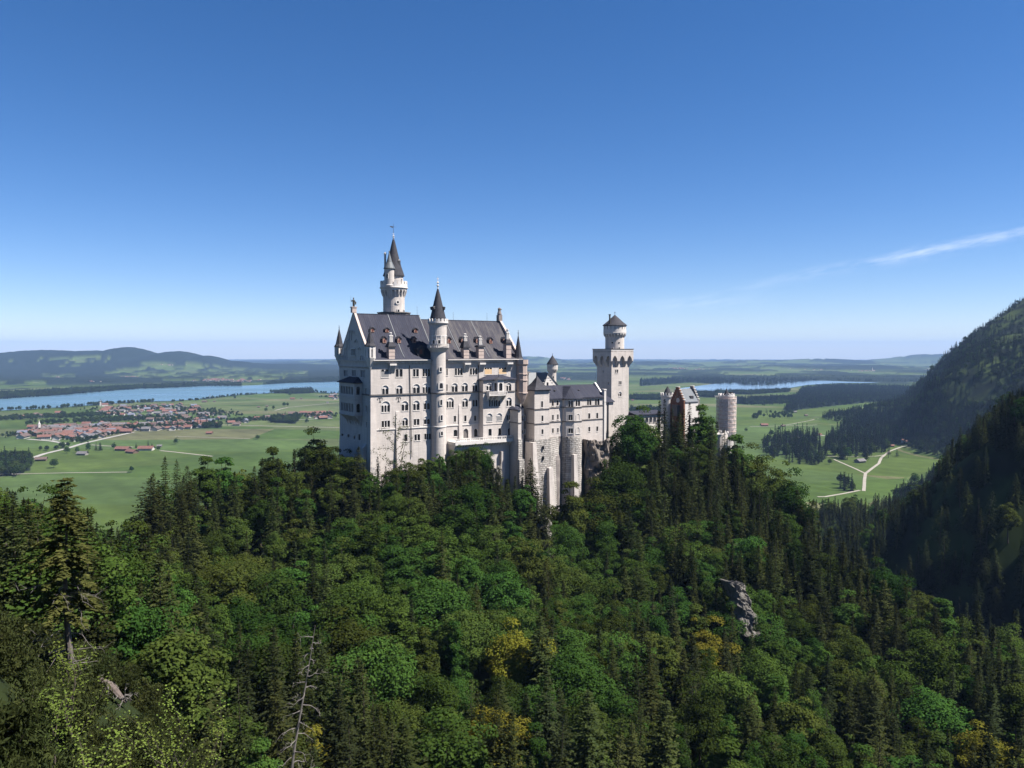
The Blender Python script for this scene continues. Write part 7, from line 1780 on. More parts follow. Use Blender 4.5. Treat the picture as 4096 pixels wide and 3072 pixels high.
# mountain flank
nm = 20000; r_ = np.random.RandomState(8); ym = r_.uniform(950, 2950, nm); xm = r_.uniform(.40, .95, nm) * ym; zm = ground(xm, ym); ab = zm - (PLAIN - curv(xm, ym)); nf = fbm(xm / 130, ym / 210, 4)
hi = smooth(150, 330, ab)
okm = (ab > 6) & (nf > .25 + .29 * hi) & (r_.rand(nm) < np.where(ab > 0, 1 - .35 * hi, 0))
for a, b, c, d in zip(xm[okm], ym[okm], zm[okm], hi[okm]):
    cf = r_.rand() < .8; h = r_.uniform(13, 24) * (1 - .25 * d) * (1 if cf else .7); k = r_.randint(4) if cf else 4 + r_.randint(3); s = h / (20 if cf else 14); pts.append((a, b, c - .5)); sc2.append((s * 1.15, s * 1.15, s)); kk.append(k)
scatter('woods', pts, sc2, kk, FARC)
# hedgerows, village gardens and shore trees: scattered small crowns
pts, sc2, kk = [], [], []
def line_trees(P, n, h0, h1, jit, seed, pc=.15):
    r_ = np.random.RandomState(seed); W_ = [plain_hit(*p) for p in P]
    for k in range(n):
        f = r_.rand() * (len(W_) - 1); i = int(f); p = W_[i].lerp(W_[i + 1], f - i); x, y = p.x + r_.randn() * jit, p.y + r_.randn() * jit; z = gz1(x, y); cf = r_.rand() < pc; h = r_.uniform(h0, h1); s = h / (20 if cf else 14); pts.append((x, y, z - .5)); sc2.append((s, s, s)); kk.append(r_.randint(4) if cf else 4 + r_.randint(3))
line_trees([(0, 1645), (200, 1636), (364, 1624), (480, 1616), (600, 1610)], 90, 12, 20, 14, 1); line_trees([(688, 1608), (802, 1600), (887, 1590), (960, 1582), (1093, 1575)], 85, 8, 15, 8, 2); line_trees([(1260, 1572), (1350, 1576)], 25, 9, 16, 8, 3)
line_trees([(0, 1680), (150, 1672), (300, 1668), (400, 1660)], 330, 10, 17, 34, 4); line_trees([(380, 1690), (500, 1678), (640, 1676), (760, 1690)], 280, 9, 16, 34, 5)
line_trees([(120, 1700), (280, 1690), (420, 1684)], 70, 10, 18, 18, 6); line_trees([(100, 1745), (250, 1756), (330, 1772)], 40, 7, 13, 10, 7); line_trees([(480, 1734), (380, 1755), (330, 1768)], 40, 8, 14, 6, 8)
line_trees([(430, 1640), (560, 1632), (700, 1640), (820, 1650), (900, 1668)], 420, 7, 13, 40, 9); line_trees([(60, 1745), (200, 1730), (400, 1712), (600, 1710), (800, 1700)], 430, 7, 12, 32, 10); line_trees([(900, 1690), (1000, 1682), (1100, 1678), (1200, 1668), (1340, 1660)], 230, 8, 15, 24, 11)
line_trees([(1090, 1571), (1180, 1572), (1250, 1568)], 60, 14, 20, 14, 12, .6); line_trees([(1280, 1590), (1350, 1588)], 20, 8, 14, 12, 13); line_trees([(190, 1805), (240, 1795), (270, 1785)], 12, 9, 14, 7, 14)
line_trees([(2950, 1612), (3100, 1618), (3180, 1608)], 40, 12, 20, 8, 15, .5); line_trees([(2530, 1640), (2700, 1640)], 60, 12, 18, 25, 16, .4); line_trees([(2540, 1690), (2680, 1690)], 40, 12, 18, 20, 17, .4)
scatter('hedgerow_trees', pts, sc2, kk, FARC)
# ================================================================== VILLAGE, FARMS, BARNS, FIELD TREES
WHITE = simple('white_render', (.58, .55, .51), .9, .1, .3); WOODW = simple('brown_timber', (.15, .10, .065), .9, .25, .5); GREYW = simple('grey_timber', (.28, .255, .23), .9, .25, .5)
ROOFR = simple('red_tile_roof', (.195, .092, .070), .85, .3, .25); ROOFB = simple('brown_tile_roof', (.135, .095, .08), .85, .3, .25); ROOFG = simple('grey_roof', (.16, .15, .155), .8, .3, .25); ROOFS = simple('slate_blue_roof', (.16, .17, .22), .6, .2, .25)
def house_meshes(L, Wd, eave, ridge, ov=1.1):
    w = MB(); h, k = L / 2, Wd / 2
    w.hexa([(-h, -k, -1), (-h, k, -1), (-h, k, eave), (-h, 0, ridge), (-h, -k, eave)], [(h, -k, -1), (h, k, -1), (h, k, eave), (h, 0, ridge), (h, -k, eave)])
    r = MB(); s = (ridge - eave) / k
    for sg in (-1, 1):
        a = [(-h - ov, 0, ridge + .02), (h + ov, 0, ridge + .02), (h + ov, sg * (k + ov), eave - s * ov + .02), (-h - ov, sg * (k + ov), eave - s * ov + .02)]; r.hexa(a, [(x, y, z + .3) for x, y, z in a])
    mw = bpy.data.meshes.new('house_wall'); mw.from_pydata(w.v, [], w.f); mw.materials.append(WHITE)
    mr = bpy.data.meshes.new('house_roof'); mr.from_pydata(r.v, [], r.f); mr.materials.append(ROOFR)
    g = MB()
    for lev in range(max(1, int(eave // 2.8))):
        for i in range(int(L // 3)):
            x = -h + 1.5 + i * 3.0
            for sg in (-1, 1): g.box(x - .5, x + .5, sg * k - .04, sg * k + .04, .9 + lev * 2.8, 2.2 + lev * 2.8)
    mg = bpy.data.meshes.new('house_windows'); mg.from_pydata(g.v, [], g.f); mg.materials.append(GLASS)
    return mw, mr, mg
HM = [house_meshes(15, 12, 4.2, 7.6, 1.7), house_meshes(12, 10, 4.0, 7.0, 1.5), house_meshes(20, 13, 4.6, 8.4, 1.7), house_meshes(28, 14, 5, 9.0, 1.8), house_meshes(16, 12, 6.2, 9.6, 1.6)]
def put_house(x, y, hm, rz, roof, wall=None, name='house', z=None, win=True):
    z = gz1(x, y) if z is None else z; r = empty(name, (x, y, z), rz)
    for nm, me, mt in (('wall', hm[0], wall), ('roof', hm[1], roof)):
        o = bpy.data.objects.new(nm, me); COL.objects.link(o); o.parent = r
        if mt: o.material_slots[0].link = 'OBJECT'; o.material_slots[0].material = mt
    if win: o = bpy.data.objects.new('window', hm[2]); COL.objects.link(o); o.parent = r; o['kind'] = 'stuff'
    return r
hr = np.random.RandomState(41)
VPOLY = [([(400, 1640), (470, 1625), (600, 1622), (740, 1618), (825, 1630), (770, 1652), (860, 1662), (905, 1676), (840, 1694), (650, 1694), (520, 1672), (390, 1655)], 105, 'in the upper village'),
         ([(60, 1755), (130, 1712), (270, 1706), (420, 1698), (520, 1704), (650, 1694), (800, 1686), (880, 1704), (680, 1722), (535, 1728), (420, 1748), (330, 1768), (200, 1764), (110, 1757)], 150, 'in the lower village'),
         ([(890, 1696), (1000, 1680), (1180, 1656), (1340, 1656), (1348, 1672), (1100, 1690), (960, 1704)], 34, 'in the eastern village'),
         ([(1284, 1580), (1350, 1576), (1350, 1598), (1312, 1598)], 7, 'in the hamlet by the lake'),
         ([(30, 1668), (160, 1658), (330, 1645), (330, 1658), (160, 1672), (40, 1682)], 5, 'between the shore trees')]
taken = []; vit = []
for P, n, rn in VPOLY:
    Wp = px_poly(P); xs = [p[0] for p in Wp]; ys = [p[1] for p in Wp]; got = 0
    for _ in range(6000):
        if got >= n: break
        x, y = hr.uniform(min(xs), max(xs)), hr.uniform(min(ys), max(ys))
        if not in_poly(np.array([x]), np.array([y]), Wp)[0]: continue
        if any((x - a) ** 2 + (y - b) ** 2 < 18.5 ** 2 for a, b in taken): continue
        if in_poly(np.array([x]), np.array([y]), L1W)[0]: continue
        taken.append((x, y)); got += 1
        c = hr.rand(); rf, cw = ((ROOFR, 'red') if c < .42 else (ROOFB, 'brown') if c < .72 else (ROOFG, 'grey') if c < .94 else (ROOFS, 'slate blue'))
        hm = HM[hr.choice(5, p=(.34, .26, .2, .08, .12))]; big = hm is HM[3]
        r = put_house(x, y, hm, hr.choice([.3, .3 + 1.57]) + hr.randn() * .12, rf, WOODW if hr.rand() < .16 else None); px, py = proj(x, y, gz1(x, y))
        r.scale = (1.22,) * 3; r['category'] = 'house'; r['group'] = 'houses of the village'; vit.append((r, cw, big, px, py, rn))
bins = {}
for it in vit:
    c_ = int((it[3] + 20) // 85); CN = ['at its western end', 'beside the white spire', 'south of the park trees', 'around the long road', 'near the park', 'at its centre', 'by the main street', 'under the poplars', 'by the dark grove', 'beside the open meadow', 'at the lane corner', 'beyond the lone tree', 'by the depot', 'along the highway', 'near the tree row', 'at its eastern end', 'by the palace gable']
    bins.setdefault(('%s%s roofed house %s %s' % ('long ' if it[2] else '', it[1], it[5], CN[min(c_, 16)]), int(it[4] // 18)), []).append(it)
seen = {}
for (b, rw), L in sorted(bins.items(), key=lambda t: (t[0][0], t[0][1])):
    L.sort(key=lambda t: t[3]); k0 = seen.get(b, 0)
    for k, it in enumerate(L): it[0]['label'] = b if (k0 + k == 0) else '%s, %s from west' % (b, ORDH[min(k0 + k, 29)])
    seen[b] = k0 + len(L)
# churches
def church(px, py, label, rz, spire_h, onion, rw):
    p = plain_hit(px, py); z = gz1(p.x, p.y); r = tag(empty('church', (p.x, p.y, z), rz), label, 'church')
    hm = house_meshes(22, 11, 7, 12, .6)
    for nm, me, mt in (('nave', hm[0], WHITE), ('roof', hm[1], rw)):
        o = bpy.data.objects.new(nm, me); COL.objects.link(o); o.parent = r; o.material_slots[0].link = 'OBJECT'; o.material_slots[0].material = mt
    t = MB(); t.box(-18, -12.5, -2.8, 2.8, -1, spire_h * .58); t.build('tower', WHITE, r)
    s = MB()
    if onion: s.lathe([(3.2, spire_h * .58), (3.6, spire_h * .66), (2.2, spire_h * .76), (.9, spire_h * .82), (1.2, spire_h * .88), (.1, spire_h)], -15.2, 0, 12)
    else: s.lathe([(3.6, spire_h * .58), (1.6, spire_h * .75), (.1, spire_h)], -15.2, 0, 8)
    s.build('spire', LEAD if onion else WHITE, r)
    return r
church(150, 1722, 'white village church with needle spire and red roof', 2.4, 31, False, ROOFR); church(420, 1625, 'pilgrim church with red roof and white tower on the lake shore', 0.5, 30, True, ROOFR)
church(3493, 1486, 'tiny pale church in the distant village beyond the pale lake', .5, 60, True, ROOFR)
# farmstead, barns, sheds
def single(px, py, k, rz, roof, wall, name, label, cat, sc=1.0):
    p = ground_hit(px, py, 500.0, 20000.0); r = put_house(p.x, p.y, HM[k], rz, roof, wall, name); r.scale = (sc, sc, sc); tag(r, label, cat); return r
single(492, 1802, 3, -.1, ROOFR, WOODW, 'farmhouse', 'long red roofed barn, westernmost of the farm in the fields', 'farm building'); single(528, 1812, 3, -.5, ROOFR, WOODW, 'farmhouse', 'middle farm building with red roof turned towards the viewer', 'farm building', .9); single(585, 1801, 3, .05, ROOFR, WHITE, 'farmhouse', 'white walled red roofed farmhouse, easternmost of the farm', 'farm building', 1.05)
B_ = [(330, 1820, 2, -.05, ROOFG, GREYW, 'grey barn among round trees west of the red roofed farm'), (165, 1843, 2, .3, ROOFB, WOODW, 'low dark barn beside the road bend'), (638, 1788, 1, .3, ROOFG, GREYW, 'small grey shed east of the red roofed farm'), (838, 1736, 0, .1, ROOFR, WOODW, 'red roofed barn at the edge of the dark grove'),
      (818, 1609, 2, .05, ROOFB, WOODW, 'dark barn in the lakeside meadow, western one of the pair'), (858, 1608, 1, .05, ROOFB, WOODW, 'dark hut in the lakeside meadow, eastern one of the pair'), (1035, 1630, 1, .1, ROOFB, WOODW, 'low brown hut in the middle meadow'), (1068, 1627, 1, .1, ROOFB, GREYW, 'tiny hut next to the low brown hut'),
      (1170, 1597, 2, 0, ROOFR, WOODW, 'red roofed barn below the lakeside wood'), (1205, 1596, 1, .1, ROOFB, GREYW, 'grey hut right beside the red barn below the lakeside wood'), (1310, 1612, 1, .2, ROOFG, WHITE, 'pale hut alone at the lane near the palace gable'), (3057, 1704, 2, 0, ROOFR, WOODW, 'long barn with faded red roof in the right hand meadow'), (3132, 1706, 1, .2, ROOFB, WOODW, 'small dark hut beside the faded red barn'),
      (3224, 1664, 1, .3, ROOFB, GREYW, 'dark haystack hut in the sunny meadow'), (3181, 1650, 1, 0, ROOFG, GREYW, 'grey hut at the foot of the dark strip of wood'), (3278, 1742, 1, .3, ROOFR, WHITE, 'small red roofed house by the valley road'), (3625, 1770, 2, -.1, ROOFR, WHITE, 'red roofed inn at the end of the gravel track'), (3566, 1787, 1, -.1, ROOFR, WOODW, 'little red roofed annex in front of the inn'),
      (3440, 1850, 2, .5, ROOFG, GREYW, 'old grey hut in the fork of the gravel tracks'), (3085, 1765, 3, .1, ROOFS, WHITE, 'flat grey depot building behind the valley spruces'), (3165, 1768, 3, .1, ROOFS, WHITE, 'second grey depot building nearer the valley road'), (2530, 1603, 1, .2, ROOFR, WHITE, 'red roofed cottage behind the square tower')]
for px, py, k, rz, rf, wl_, lb in B_:
    single(px, py, k, rz, rf, wl_, 'barn' if 'barn' in lb or 'hut' in lb or 'shed' in lb else 'house', lb, 'barn' if 'barn' in lb else 'hut' if 'hut' in lb or 'shed' in lb else 'building', .75 if k == 1 else .9)
# sailing boats
for px, py, lb in ((841, 1588, 'white sail near the reed shore'), (668, 1550, 'white boat close to the far shore')):
    p = plain_hit(px, py); b = tag(empty('sailing_boat', (p.x, p.y, PLAIN + .6 - curv(p.x, p.y))), lb, 'boat')
    h = MB(); h.hexa([(-6, 0, -.3), (0, -1.4, -.3), (6, 0, -.3), (0, 1.4, -.3)], [(-6.5, 0, 1.1), (0, -1.8, 1.1), (7, 0, 1.1), (0, 1.8, 1.1)]); h.build('hull', WHITE, b)
    s = MB(); s.tube((0, 0, 1), (0, 0, 15), .15); s.hexa([(.3, -.05, 2), (-5, -.05, 2), (.3, -.05, 14.5)], [(.3, .05, 2), (-5, .05, 2), (.3, .05, 14.5)]); s.build('sail', WHITE, b)
# lone trees of the fields
FT = [(215, 1872, 38, 0, 'round field tree alone above the white track'), (268, 1815, 30, 0, 'bushy tree beside the road bend'), (310, 1812, 26, 0, 'small round tree west of the grey barn'), (352, 1806, 40, 0, 'broad tree above the grey barn'), (384, 1802, 34, 1, 'left spruce of the pair between barn and farm'), (402, 1802, 36, 1, 'right spruce of the pair between barn and farm'), (455, 1796, 24, 0, 'low tree at the west end of the farm'), (545, 1792, 22, 1, 'spruce behind the middle of the farm'), (593, 1786, 26, 1, 'pointed tree behind the farmhouse'), (608, 1792, 18, 0, 'bush at the east end of the farm'), (634, 1800, 16, 0, 'bush south of the small grey shed'), (525, 1890, 28, 0, 'dark round tree at the end of the white track'), (703, 1777, 26, 0, 'lone round tree in the green meadow'), (1031, 1758, 20, 0, 'lone tree in the wide eastern meadow'), (1153, 1689, 20, 0, 'tree on the highway verge'), (1226, 1692, 18, 0, 'small lone tree south of the highway'), (1094, 1642, 22, 0, 'tree at the lower end of the field lane'), (1137, 1630, 24, 0, 'western tree of the pair on the field lane'), (1151, 1628, 20, 0, 'eastern tree of the pair on the field lane'), (1064, 1648, 20, 0, 'round tree below the field lane'),
      (1272, 1674, 14, 0, 'first small tree of the row'), (1288, 1673, 13, 0, 'second small tree of the row'), (1306, 1672, 13, 0, 'third small tree of the row'), (1325, 1672, 14, 0, 'fourth small tree of the row'), (1341, 1671, 14, 0, 'last small tree of the row by the gable'), (940, 1597, 16, 0, 'bushy tree near the reed shore'), (1160, 1586, 20, 0, 'tree in front of the lakeside wood'),
      (3086, 1745, 26, 0, 'round tree at the meadow edge'), (3117, 1722, 16, 0, 'low bush in the meadow'), (3115, 1748, 14, 0, 'small bush near the round meadow tree'), (3152, 1746, 24, 0, 'tree above the depot'), (3193, 1743, 24, 0, 'tree on the valley road'), (3211, 1744, 26, 1, 'slender spruce on the valley road'), (3235, 1745, 14, 0, 'bush east of the slender spruce'), (2985, 1727, 16, 0, 'bush beside the scaffolded tower'), (3255, 1744, 42, 1, 'tall spruce at the road bend'), (3270, 1744, 34, 1, 'second spruce at the road bend'),
      (3378, 1703, 34, 0, 'rounded tree at the wood corner'), (3706, 1804, 66, 1, 'massive dark spruce alone on the sloping meadow'), (3553, 1832, 56, 1, 'tall spruce beside the gravel track'), (3588, 1828, 34, 1, 'smaller spruce east of the gravel track'), (3465, 1842, 74, 1, 'slim tall spruce in the track fork'), (3368, 1836, 62, 1, 'broad spruce group west of the fork'), (3390, 1838, 50, 0, 'leafy tree leaning on the broad spruce'), (3318, 1858, 24, 0, 'bush at the western track end'), (3733, 1802, 12, 0, 'low bush beside the massive spruce'), (3400, 1918, 10, 0, 'tiny bush in the lower meadow'), (3660, 1935, 44, 0, 'airy tree at the lower meadow edge'), (3380, 1955, 70, 1, 'dark fir clump at the lower meadow'), (3408, 1962, 44, 0, 'leafy tree beside the dark fir clump')]
for px, py, hp, cf, lb in FT:
    p = ground_hit(px, py, 500.0); h = hp / FPX * p.y
    o = put_tree('spruce' if cf else 'broad', p.x, p.y, p.z, h, NEEDLE2 if cf else None, None, 1.25 if cf else 1.0, 'lone trees of the fields'); o['label'] = lb
# distant villages: speckles of houses kilometres away
def hproto(i, roof): 
    hm = HM[i]; me = bpy.data.meshes.new('far_house'); vv = [v.co[:] for v in hm[0].vertices] + [v.co[:] for v in hm[1].vertices]; n0 = len(hm[0].vertices); ff = [tuple(p.vertices) for p in hm[0].polygons] + [tuple(i_ + n0 for i_ in p.vertices) for p in hm[1].polygons]
    me.from_pydata(vv, [], ff); me.materials.append(WHITE); me.materials.append(roof); me.polygons.foreach_set('material_index', np.array([0] * len(hm[0].polygons) + [1] * len(hm[1].polygons), np.int32)); return bpy.data.objects.new('far_house', me)
HC = proto_col('far_house_kinds', [hproto(0, ROOFR), hproto(2, ROOFB), hproto(3, ROOFR)])
pts, sc2, kk = [], [], []; r_ = np.random.RandomState(4)
for px, py, wx, wy, n in ((240, 1516, 60, 7, 60), (350, 1524, 60, 6, 60), (500, 1512, 70, 7, 90), (480, 1535, 40, 3, 14), (860, 1520, 120, 5, 90), (960, 1530, 40, 5, 50), (700, 1460, 40, 5, 24), (3350, 1472, 130, 8, 220), (3470, 1482, 60, 5, 60), (3180, 1472, 40, 3, 20), (2710, 1475, 50, 5, 60), (2800, 1478, 25, 3, 20), (3700, 1478, 40, 5, 30), (2260, 1515, 25, 4, 12), (1330, 1545, 15, 3, 8), (3000, 1462, 60, 3, 14)):
    for _ in range(n):
        q = ground_hit(px + r_.randn() * wx * .5, py + r_.randn() * wy * .5, 2000.0, 20000.0)
        if q is None or q.y < 5400: continue
        pts.append((q.x, q.y, q.z)); s = r_.uniform(.6, 1.0); sc2.append((s, s, s)); kk.append(r_.randint(3))
scatter('distant_villages', pts, sc2, kk, HC)
# ================================================================== FOREGROUND: bare-stemmed spruce, dead tree, fallen log, saplings, dwarf pines
frng = np.random.RandomState(3)
def gpos(px, Y):
    x = (px - 2048) / FPX * Y; return x, Y, gz1(x, Y)
def crooked(mb, p, d, L, r, rng, n=6, curl=.25, grav=-.1, sub=0):
    p = Vector(p); d = Vector(d).normalized(); st = L / n; pts = [p.copy()]
    for k in range(n):
        q = p + d * st; mb.tube(p, q, r * (1 - k / (n + 1)), r * (1 - (k + 1) / (n + 1)), 5); p = q; pts.append(p.copy())
        d = (d + Vector(rng.randn(3)) * curl + Vector((0, 0, grav))).normalized()
        if sub and k >= 1 and rng.rand() < .75:
            s = (d + Vector(rng.randn(3)) * .8).normalized(); crooked(mb, p, s, L * .4, r * .45, rng, 4, curl * 1.3, grav, sub - 1)
    return pts
# tall spruce with a long bare stem and dead lower branches
x, y, z = gpos(245, 55); ztop = (HZ - 1905) / FPX * 55; hT = ztop - z
bs = tag(empty('spruce_tree', (x, y, z)), 'tall spruce with long bare pale stem and dead lower twigs in front at the left', 'spruce', 'spruces on the castle hill')
tm = MB(); K = 9
for k in range(K): tm.tube((.12 * math.sin(k), .08 * math.cos(k), hT * k / K), (.12 * math.sin(k + 1), .08 * math.cos(k + 1), hT * (k + 1) / K), .30 * (1 - .97 * k / K), .30 * (1 - .97 * (k + 1) / K), 8)
tm.build('trunk', simple('pale_bark', (.17, .145, .13), .95, .5, 2.5), bs)
for k in range(46):
    tw = MB()
    zz = hT * (.14 + .42 * frng.rand()); a = frng.rand() * 6.28; crooked(tw, (.2 * math.cos(a), .2 * math.sin(a), zz), (math.cos(a), math.sin(a), -.25 + .25 * frng.rand()), 1.0 + 2.2 * frng.rand(), .035, frng, 5, .22, -.05, 1)
    tw.build('dead_branch', GREYBARK, bs)
Vs = []
zc = hT * .40
while zc < hT * .985:
    f = (zc - hT * .40) / (hT * .60); rad = 3.3 * (1 - f) ** .7 * (.7 + .5 * frng.rand()) + .15
    for b in range(int(5 + 4 * (1 - f))):
        if f < .3 and frng.rand() < .45: continue
        a = frng.rand() * 6.28; L = rad * (.6 + .5 * frng.rand()); n_ = max(3, int(L / .16)); t = np.linspace(.25, 1, n_); d = np.array([math.cos(a), math.sin(a)])
        P = np.zeros((n_, 3)); P[:, :2] = d[None] * (t * L)[:, None]; P[:, 2] = zc - .28 * t * t * L
        sd = np.array([-d[1], d[0], 0])
        for rep in range(4):
            off = frng.randn(n_) * .34 * (1.25 - t); C = P + sd[None] * off[:, None] + frng.randn(n_, 3) * .05
            D = np.zeros((n_, 3)); D[:, :2] = d[None]; D += sd[None] * (np.sign(off) * .8)[:, None]; D[:, 2] = -.15
            Vs.append(cards(C, D, np.tile([0, 0, 1.], (n_, 1)) + frng.randn(n_, 3) * .4, .34 + .2 * frng.rand(n_), .15 + .1 * frng.rand(n_)))
    zc += .30 + .2 * frng.rand()
cr = bpy.data.objects.new('crown', cards_mesh('bare_stem_spruce_crown', Vs, leafmat('yellowish_needles', (.060, .070, .022), (.115, .120, .036), .01, .1))); COL.objects.link(cr); cr.parent = bs
# dead grey tree leaning to the right
x, y, z = gpos(1112, 66); zt_d = (HZ - 2515) / FPX * 66; hD = zt_d - z
dt = tag(empty('dead_tree', (x, y, z)), 'bare grey dead tree with crooked branches among green crowns', 'dead tree')
dm_ = MB(); pts_ = []; K = 10
for k in range(K + 1): f = k / K; pts_.append(Vector((1.0 * f + 1.9 * f ** 2.5 + .12 * math.sin(f * 9), .2 * math.sin(k), hD * f)))
for k in range(K): dm_.tube(pts_[k], pts_[k + 1], .24 * (1 - .9 * k / K), .24 * (1 - .9 * (k + 1) / K), 7)
dm_.build('trunk', GREYBARK, dt)
for k in range(34):
    f = .34 + .64 * k / 34; i = int(f * K); p = pts_[i].lerp(pts_[min(i + 1, K)], f * K - i); a = k * 2.4
    bm2 = MB(); crooked(bm2, p, (math.cos(a), math.sin(a) * .6, .15 - .35 * frng.rand()), (1.0 + 1.9 * frng.rand()) * (1.25 - .7 * f), .05, frng, 6, .28, -.06, 2); bm2.build('branch', GREYBARK, dt)
# fallen, torn-out trunk on the near slope
p = ground_hit(440, 2800, 15.0, 200.0); p.z += .75
lg = tag(empty('fallen_trunk', tuple(p)), 'torn weathered fallen trunk lying on the near slope among bushes', 'fallen trunk')
lm_ = MB(); a = Vector((-.95, .3, .75)); b = Vector((1.3, -.1, -.75)); prev = None
for k in range(8):
    f = k / 8; g = (k + 1) / 8; q0 = a.lerp(b, f) + Vector((0, 0, .12 * math.sin(f * 5))); q1 = a.lerp(b, g) + Vector((0, 0, .12 * math.sin(g * 5))); lm_.tube(q0, q1, .14 + .16 * math.sin(math.pi * min(1, f * 1.1)), .14 + .16 * math.sin(math.pi * min(1, g * 1.1)), 9)
lm_.build('log', WOODRED, lg)
rt = MB()
for k in range(14):
    f = .1 + .85 * frng.rand(); q0 = a.lerp(b, f); crooked(rt, q0, (frng.randn(), frng.randn() * .5 - .4, frng.randn() * .6), .7 + .8 * frng.rand(), .05, frng, 5, .45, -.05, 1)
crooked(rt, (-.9, 0, .3), (-.7, -.2, -.7), 2.0, .06, frng, 7, .2, -.02, 1)
rt.build('root', GREYBARK, lg)
# bright broad-leaved saplings
SAPS = [(250, 2570, 3060, 37), (175, 2770, 3072, 33), (690, 2660, 3060, 41), (640, 2840, 3072, 38), (310, 2930, 3072, 31)]
sap_it = []
SAPN = ['beside the bare spruce stem', 'at the very lower left', 'between dwarf pines and dead tree', 'east of the fallen trunk', 'under the fallen trunk', 'in the lower left corner', 'on the bottom edge below the fallen trunk', 'on the bottom edge right of the fallen trunk']
for k, (px, pyt, pyb, Y) in enumerate(SAPS):
    x, y, z = gpos(px, Y); h = max(2.2, (HZ - pyt) / FPX * Y - z)
    r = tag(empty('sapling', (x, y, z)), 'bright green leafy sapling ' + SAPN[k], 'sapling', 'saplings on the near slope')
    sm = MB(); tips = []
    for j in range(9): tips += crooked(sm, (0, 0, h * (.05 + .08 * j)), (frng.randn() * .3, frng.randn() * .3, 1.1), h * (.75 - .06 * j), .03, frng, 7, .14, .04)[2:]
    sm.build('stem', BARK, r)
    T = np.array([tuple(t) for t in tips]); C = np.repeat(T, 12, 0) + frng.randn(len(T) * 12, 3) * .2; n_ = len(C)
    c = bpy.data.objects.new('foliage', cards_mesh('sapling_leaves', [cards(C, frng.randn(n_, 3) * np.array([1, 1, .4]), np.tile([.25, -.3, 1.], (n_, 1)) + frng.randn(n_, 3) * .35, .10 + .07 * frng.rand(n_), .065 + .04 * frng.rand(n_))], LEAFB)); COL.objects.link(c); c.parent = r
# dwarf mountain pines on the near slope
def pine_proto():
    tips = []; sm = MB()
    for j in range(16): a = j * .4 * 6.28 + frng.rand(); tips += crooked(sm, (0, 0, .1), (math.cos(a) * .8, math.sin(a) * .8, .35 + .8 * frng.rand()), 1.2 + 1.4 * frng.rand(), .04, frng, 7, .2, .07)[2:]
    T = np.array([tuple(t) for t in tips]); C = np.repeat(T, 34, 0) + frng.randn(len(T) * 34, 3) * .16; n_ = len(C); D = frng.randn(n_, 3); D[:, 2] += 1.1
    me = bpy.data.meshes.new('pine_stem'); me.from_pydata(sm.v, [], sm.f); me.materials.append(BARK)
    return me, cards_mesh('dwarf_pine_needles', [cards(C, D, frng.randn(n_, 3), .2 + .14 * frng.rand(n_), .055 + .04 * frng.rand(n_))], DPINE)
DPINE = leafmat('dwarf_pine_needles', (.034, .045, .016), (.058, .068, .022), .015, .3)
PP = [pine_proto() for _ in range(3)]
pl_it = []; taken = []
for k in range(2200):
    px = frng.uniform(-150, 1050); Y = frng.uniform(24, 68); x, y, z = gpos(px, Y); py = HZ - FPX * (z + 1) / Y
    if py < 2330 or py > 3250: continue
    if any((x - a) ** 2 + (y - b) ** 2 < 1.45 ** 2 for a, b in taken): continue
    if (x - p.x) ** 2 + (y - p.y) ** 2 < 1.7 ** 2: continue
    if y < p.y and abs(px - 440) < 120 and py < 2990: continue
    taken.append((x, y)); s_, n_ = PP[k % 3]
    r = empty('dwarf_pine', (x, y, z - .1), frng.rand() * 6.28); sc_p = frng.uniform(.7, 1.15); r.scale = (sc_p,) * 3
    for nm, me in (('stem', s_), ('foliage', n_)):
        c = bpy.data.objects.new(nm, me); COL.objects.link(c); c.parent = r
    r['category'] = 'dwarf pine'; r['group'] = 'dwarf pines on the near slope'; pl_it.append([r, 'bushy dwarf pine', px, min(py, 3060)])
bins = {}
for it in pl_it:
    c_ = ('at the near left corner', 'near the bare spruce stem', 'around the fallen trunk', 'beside the bright saplings', 'toward the dead tree')[min(4, max(0, int(it[2] // 210)))]; rw = ('upper row', 'middle row', 'low row', 'bottom row')[min(3, max(0, int((it[3] - 2330) // 180)))]
    bins.setdefault((c_, rw), []).append(it)
ORDP = ORDH + ['thirty ' + o for o in ORD[:10]]
for (c_, rw), L in bins.items():
    L.sort(key=lambda t: t[2])
    for k, it in enumerate(L): it[0]['label'] = 'bushy dwarf pine %s, %s, %s from left' % (c_, rw, ORDP[min(k, 39)])
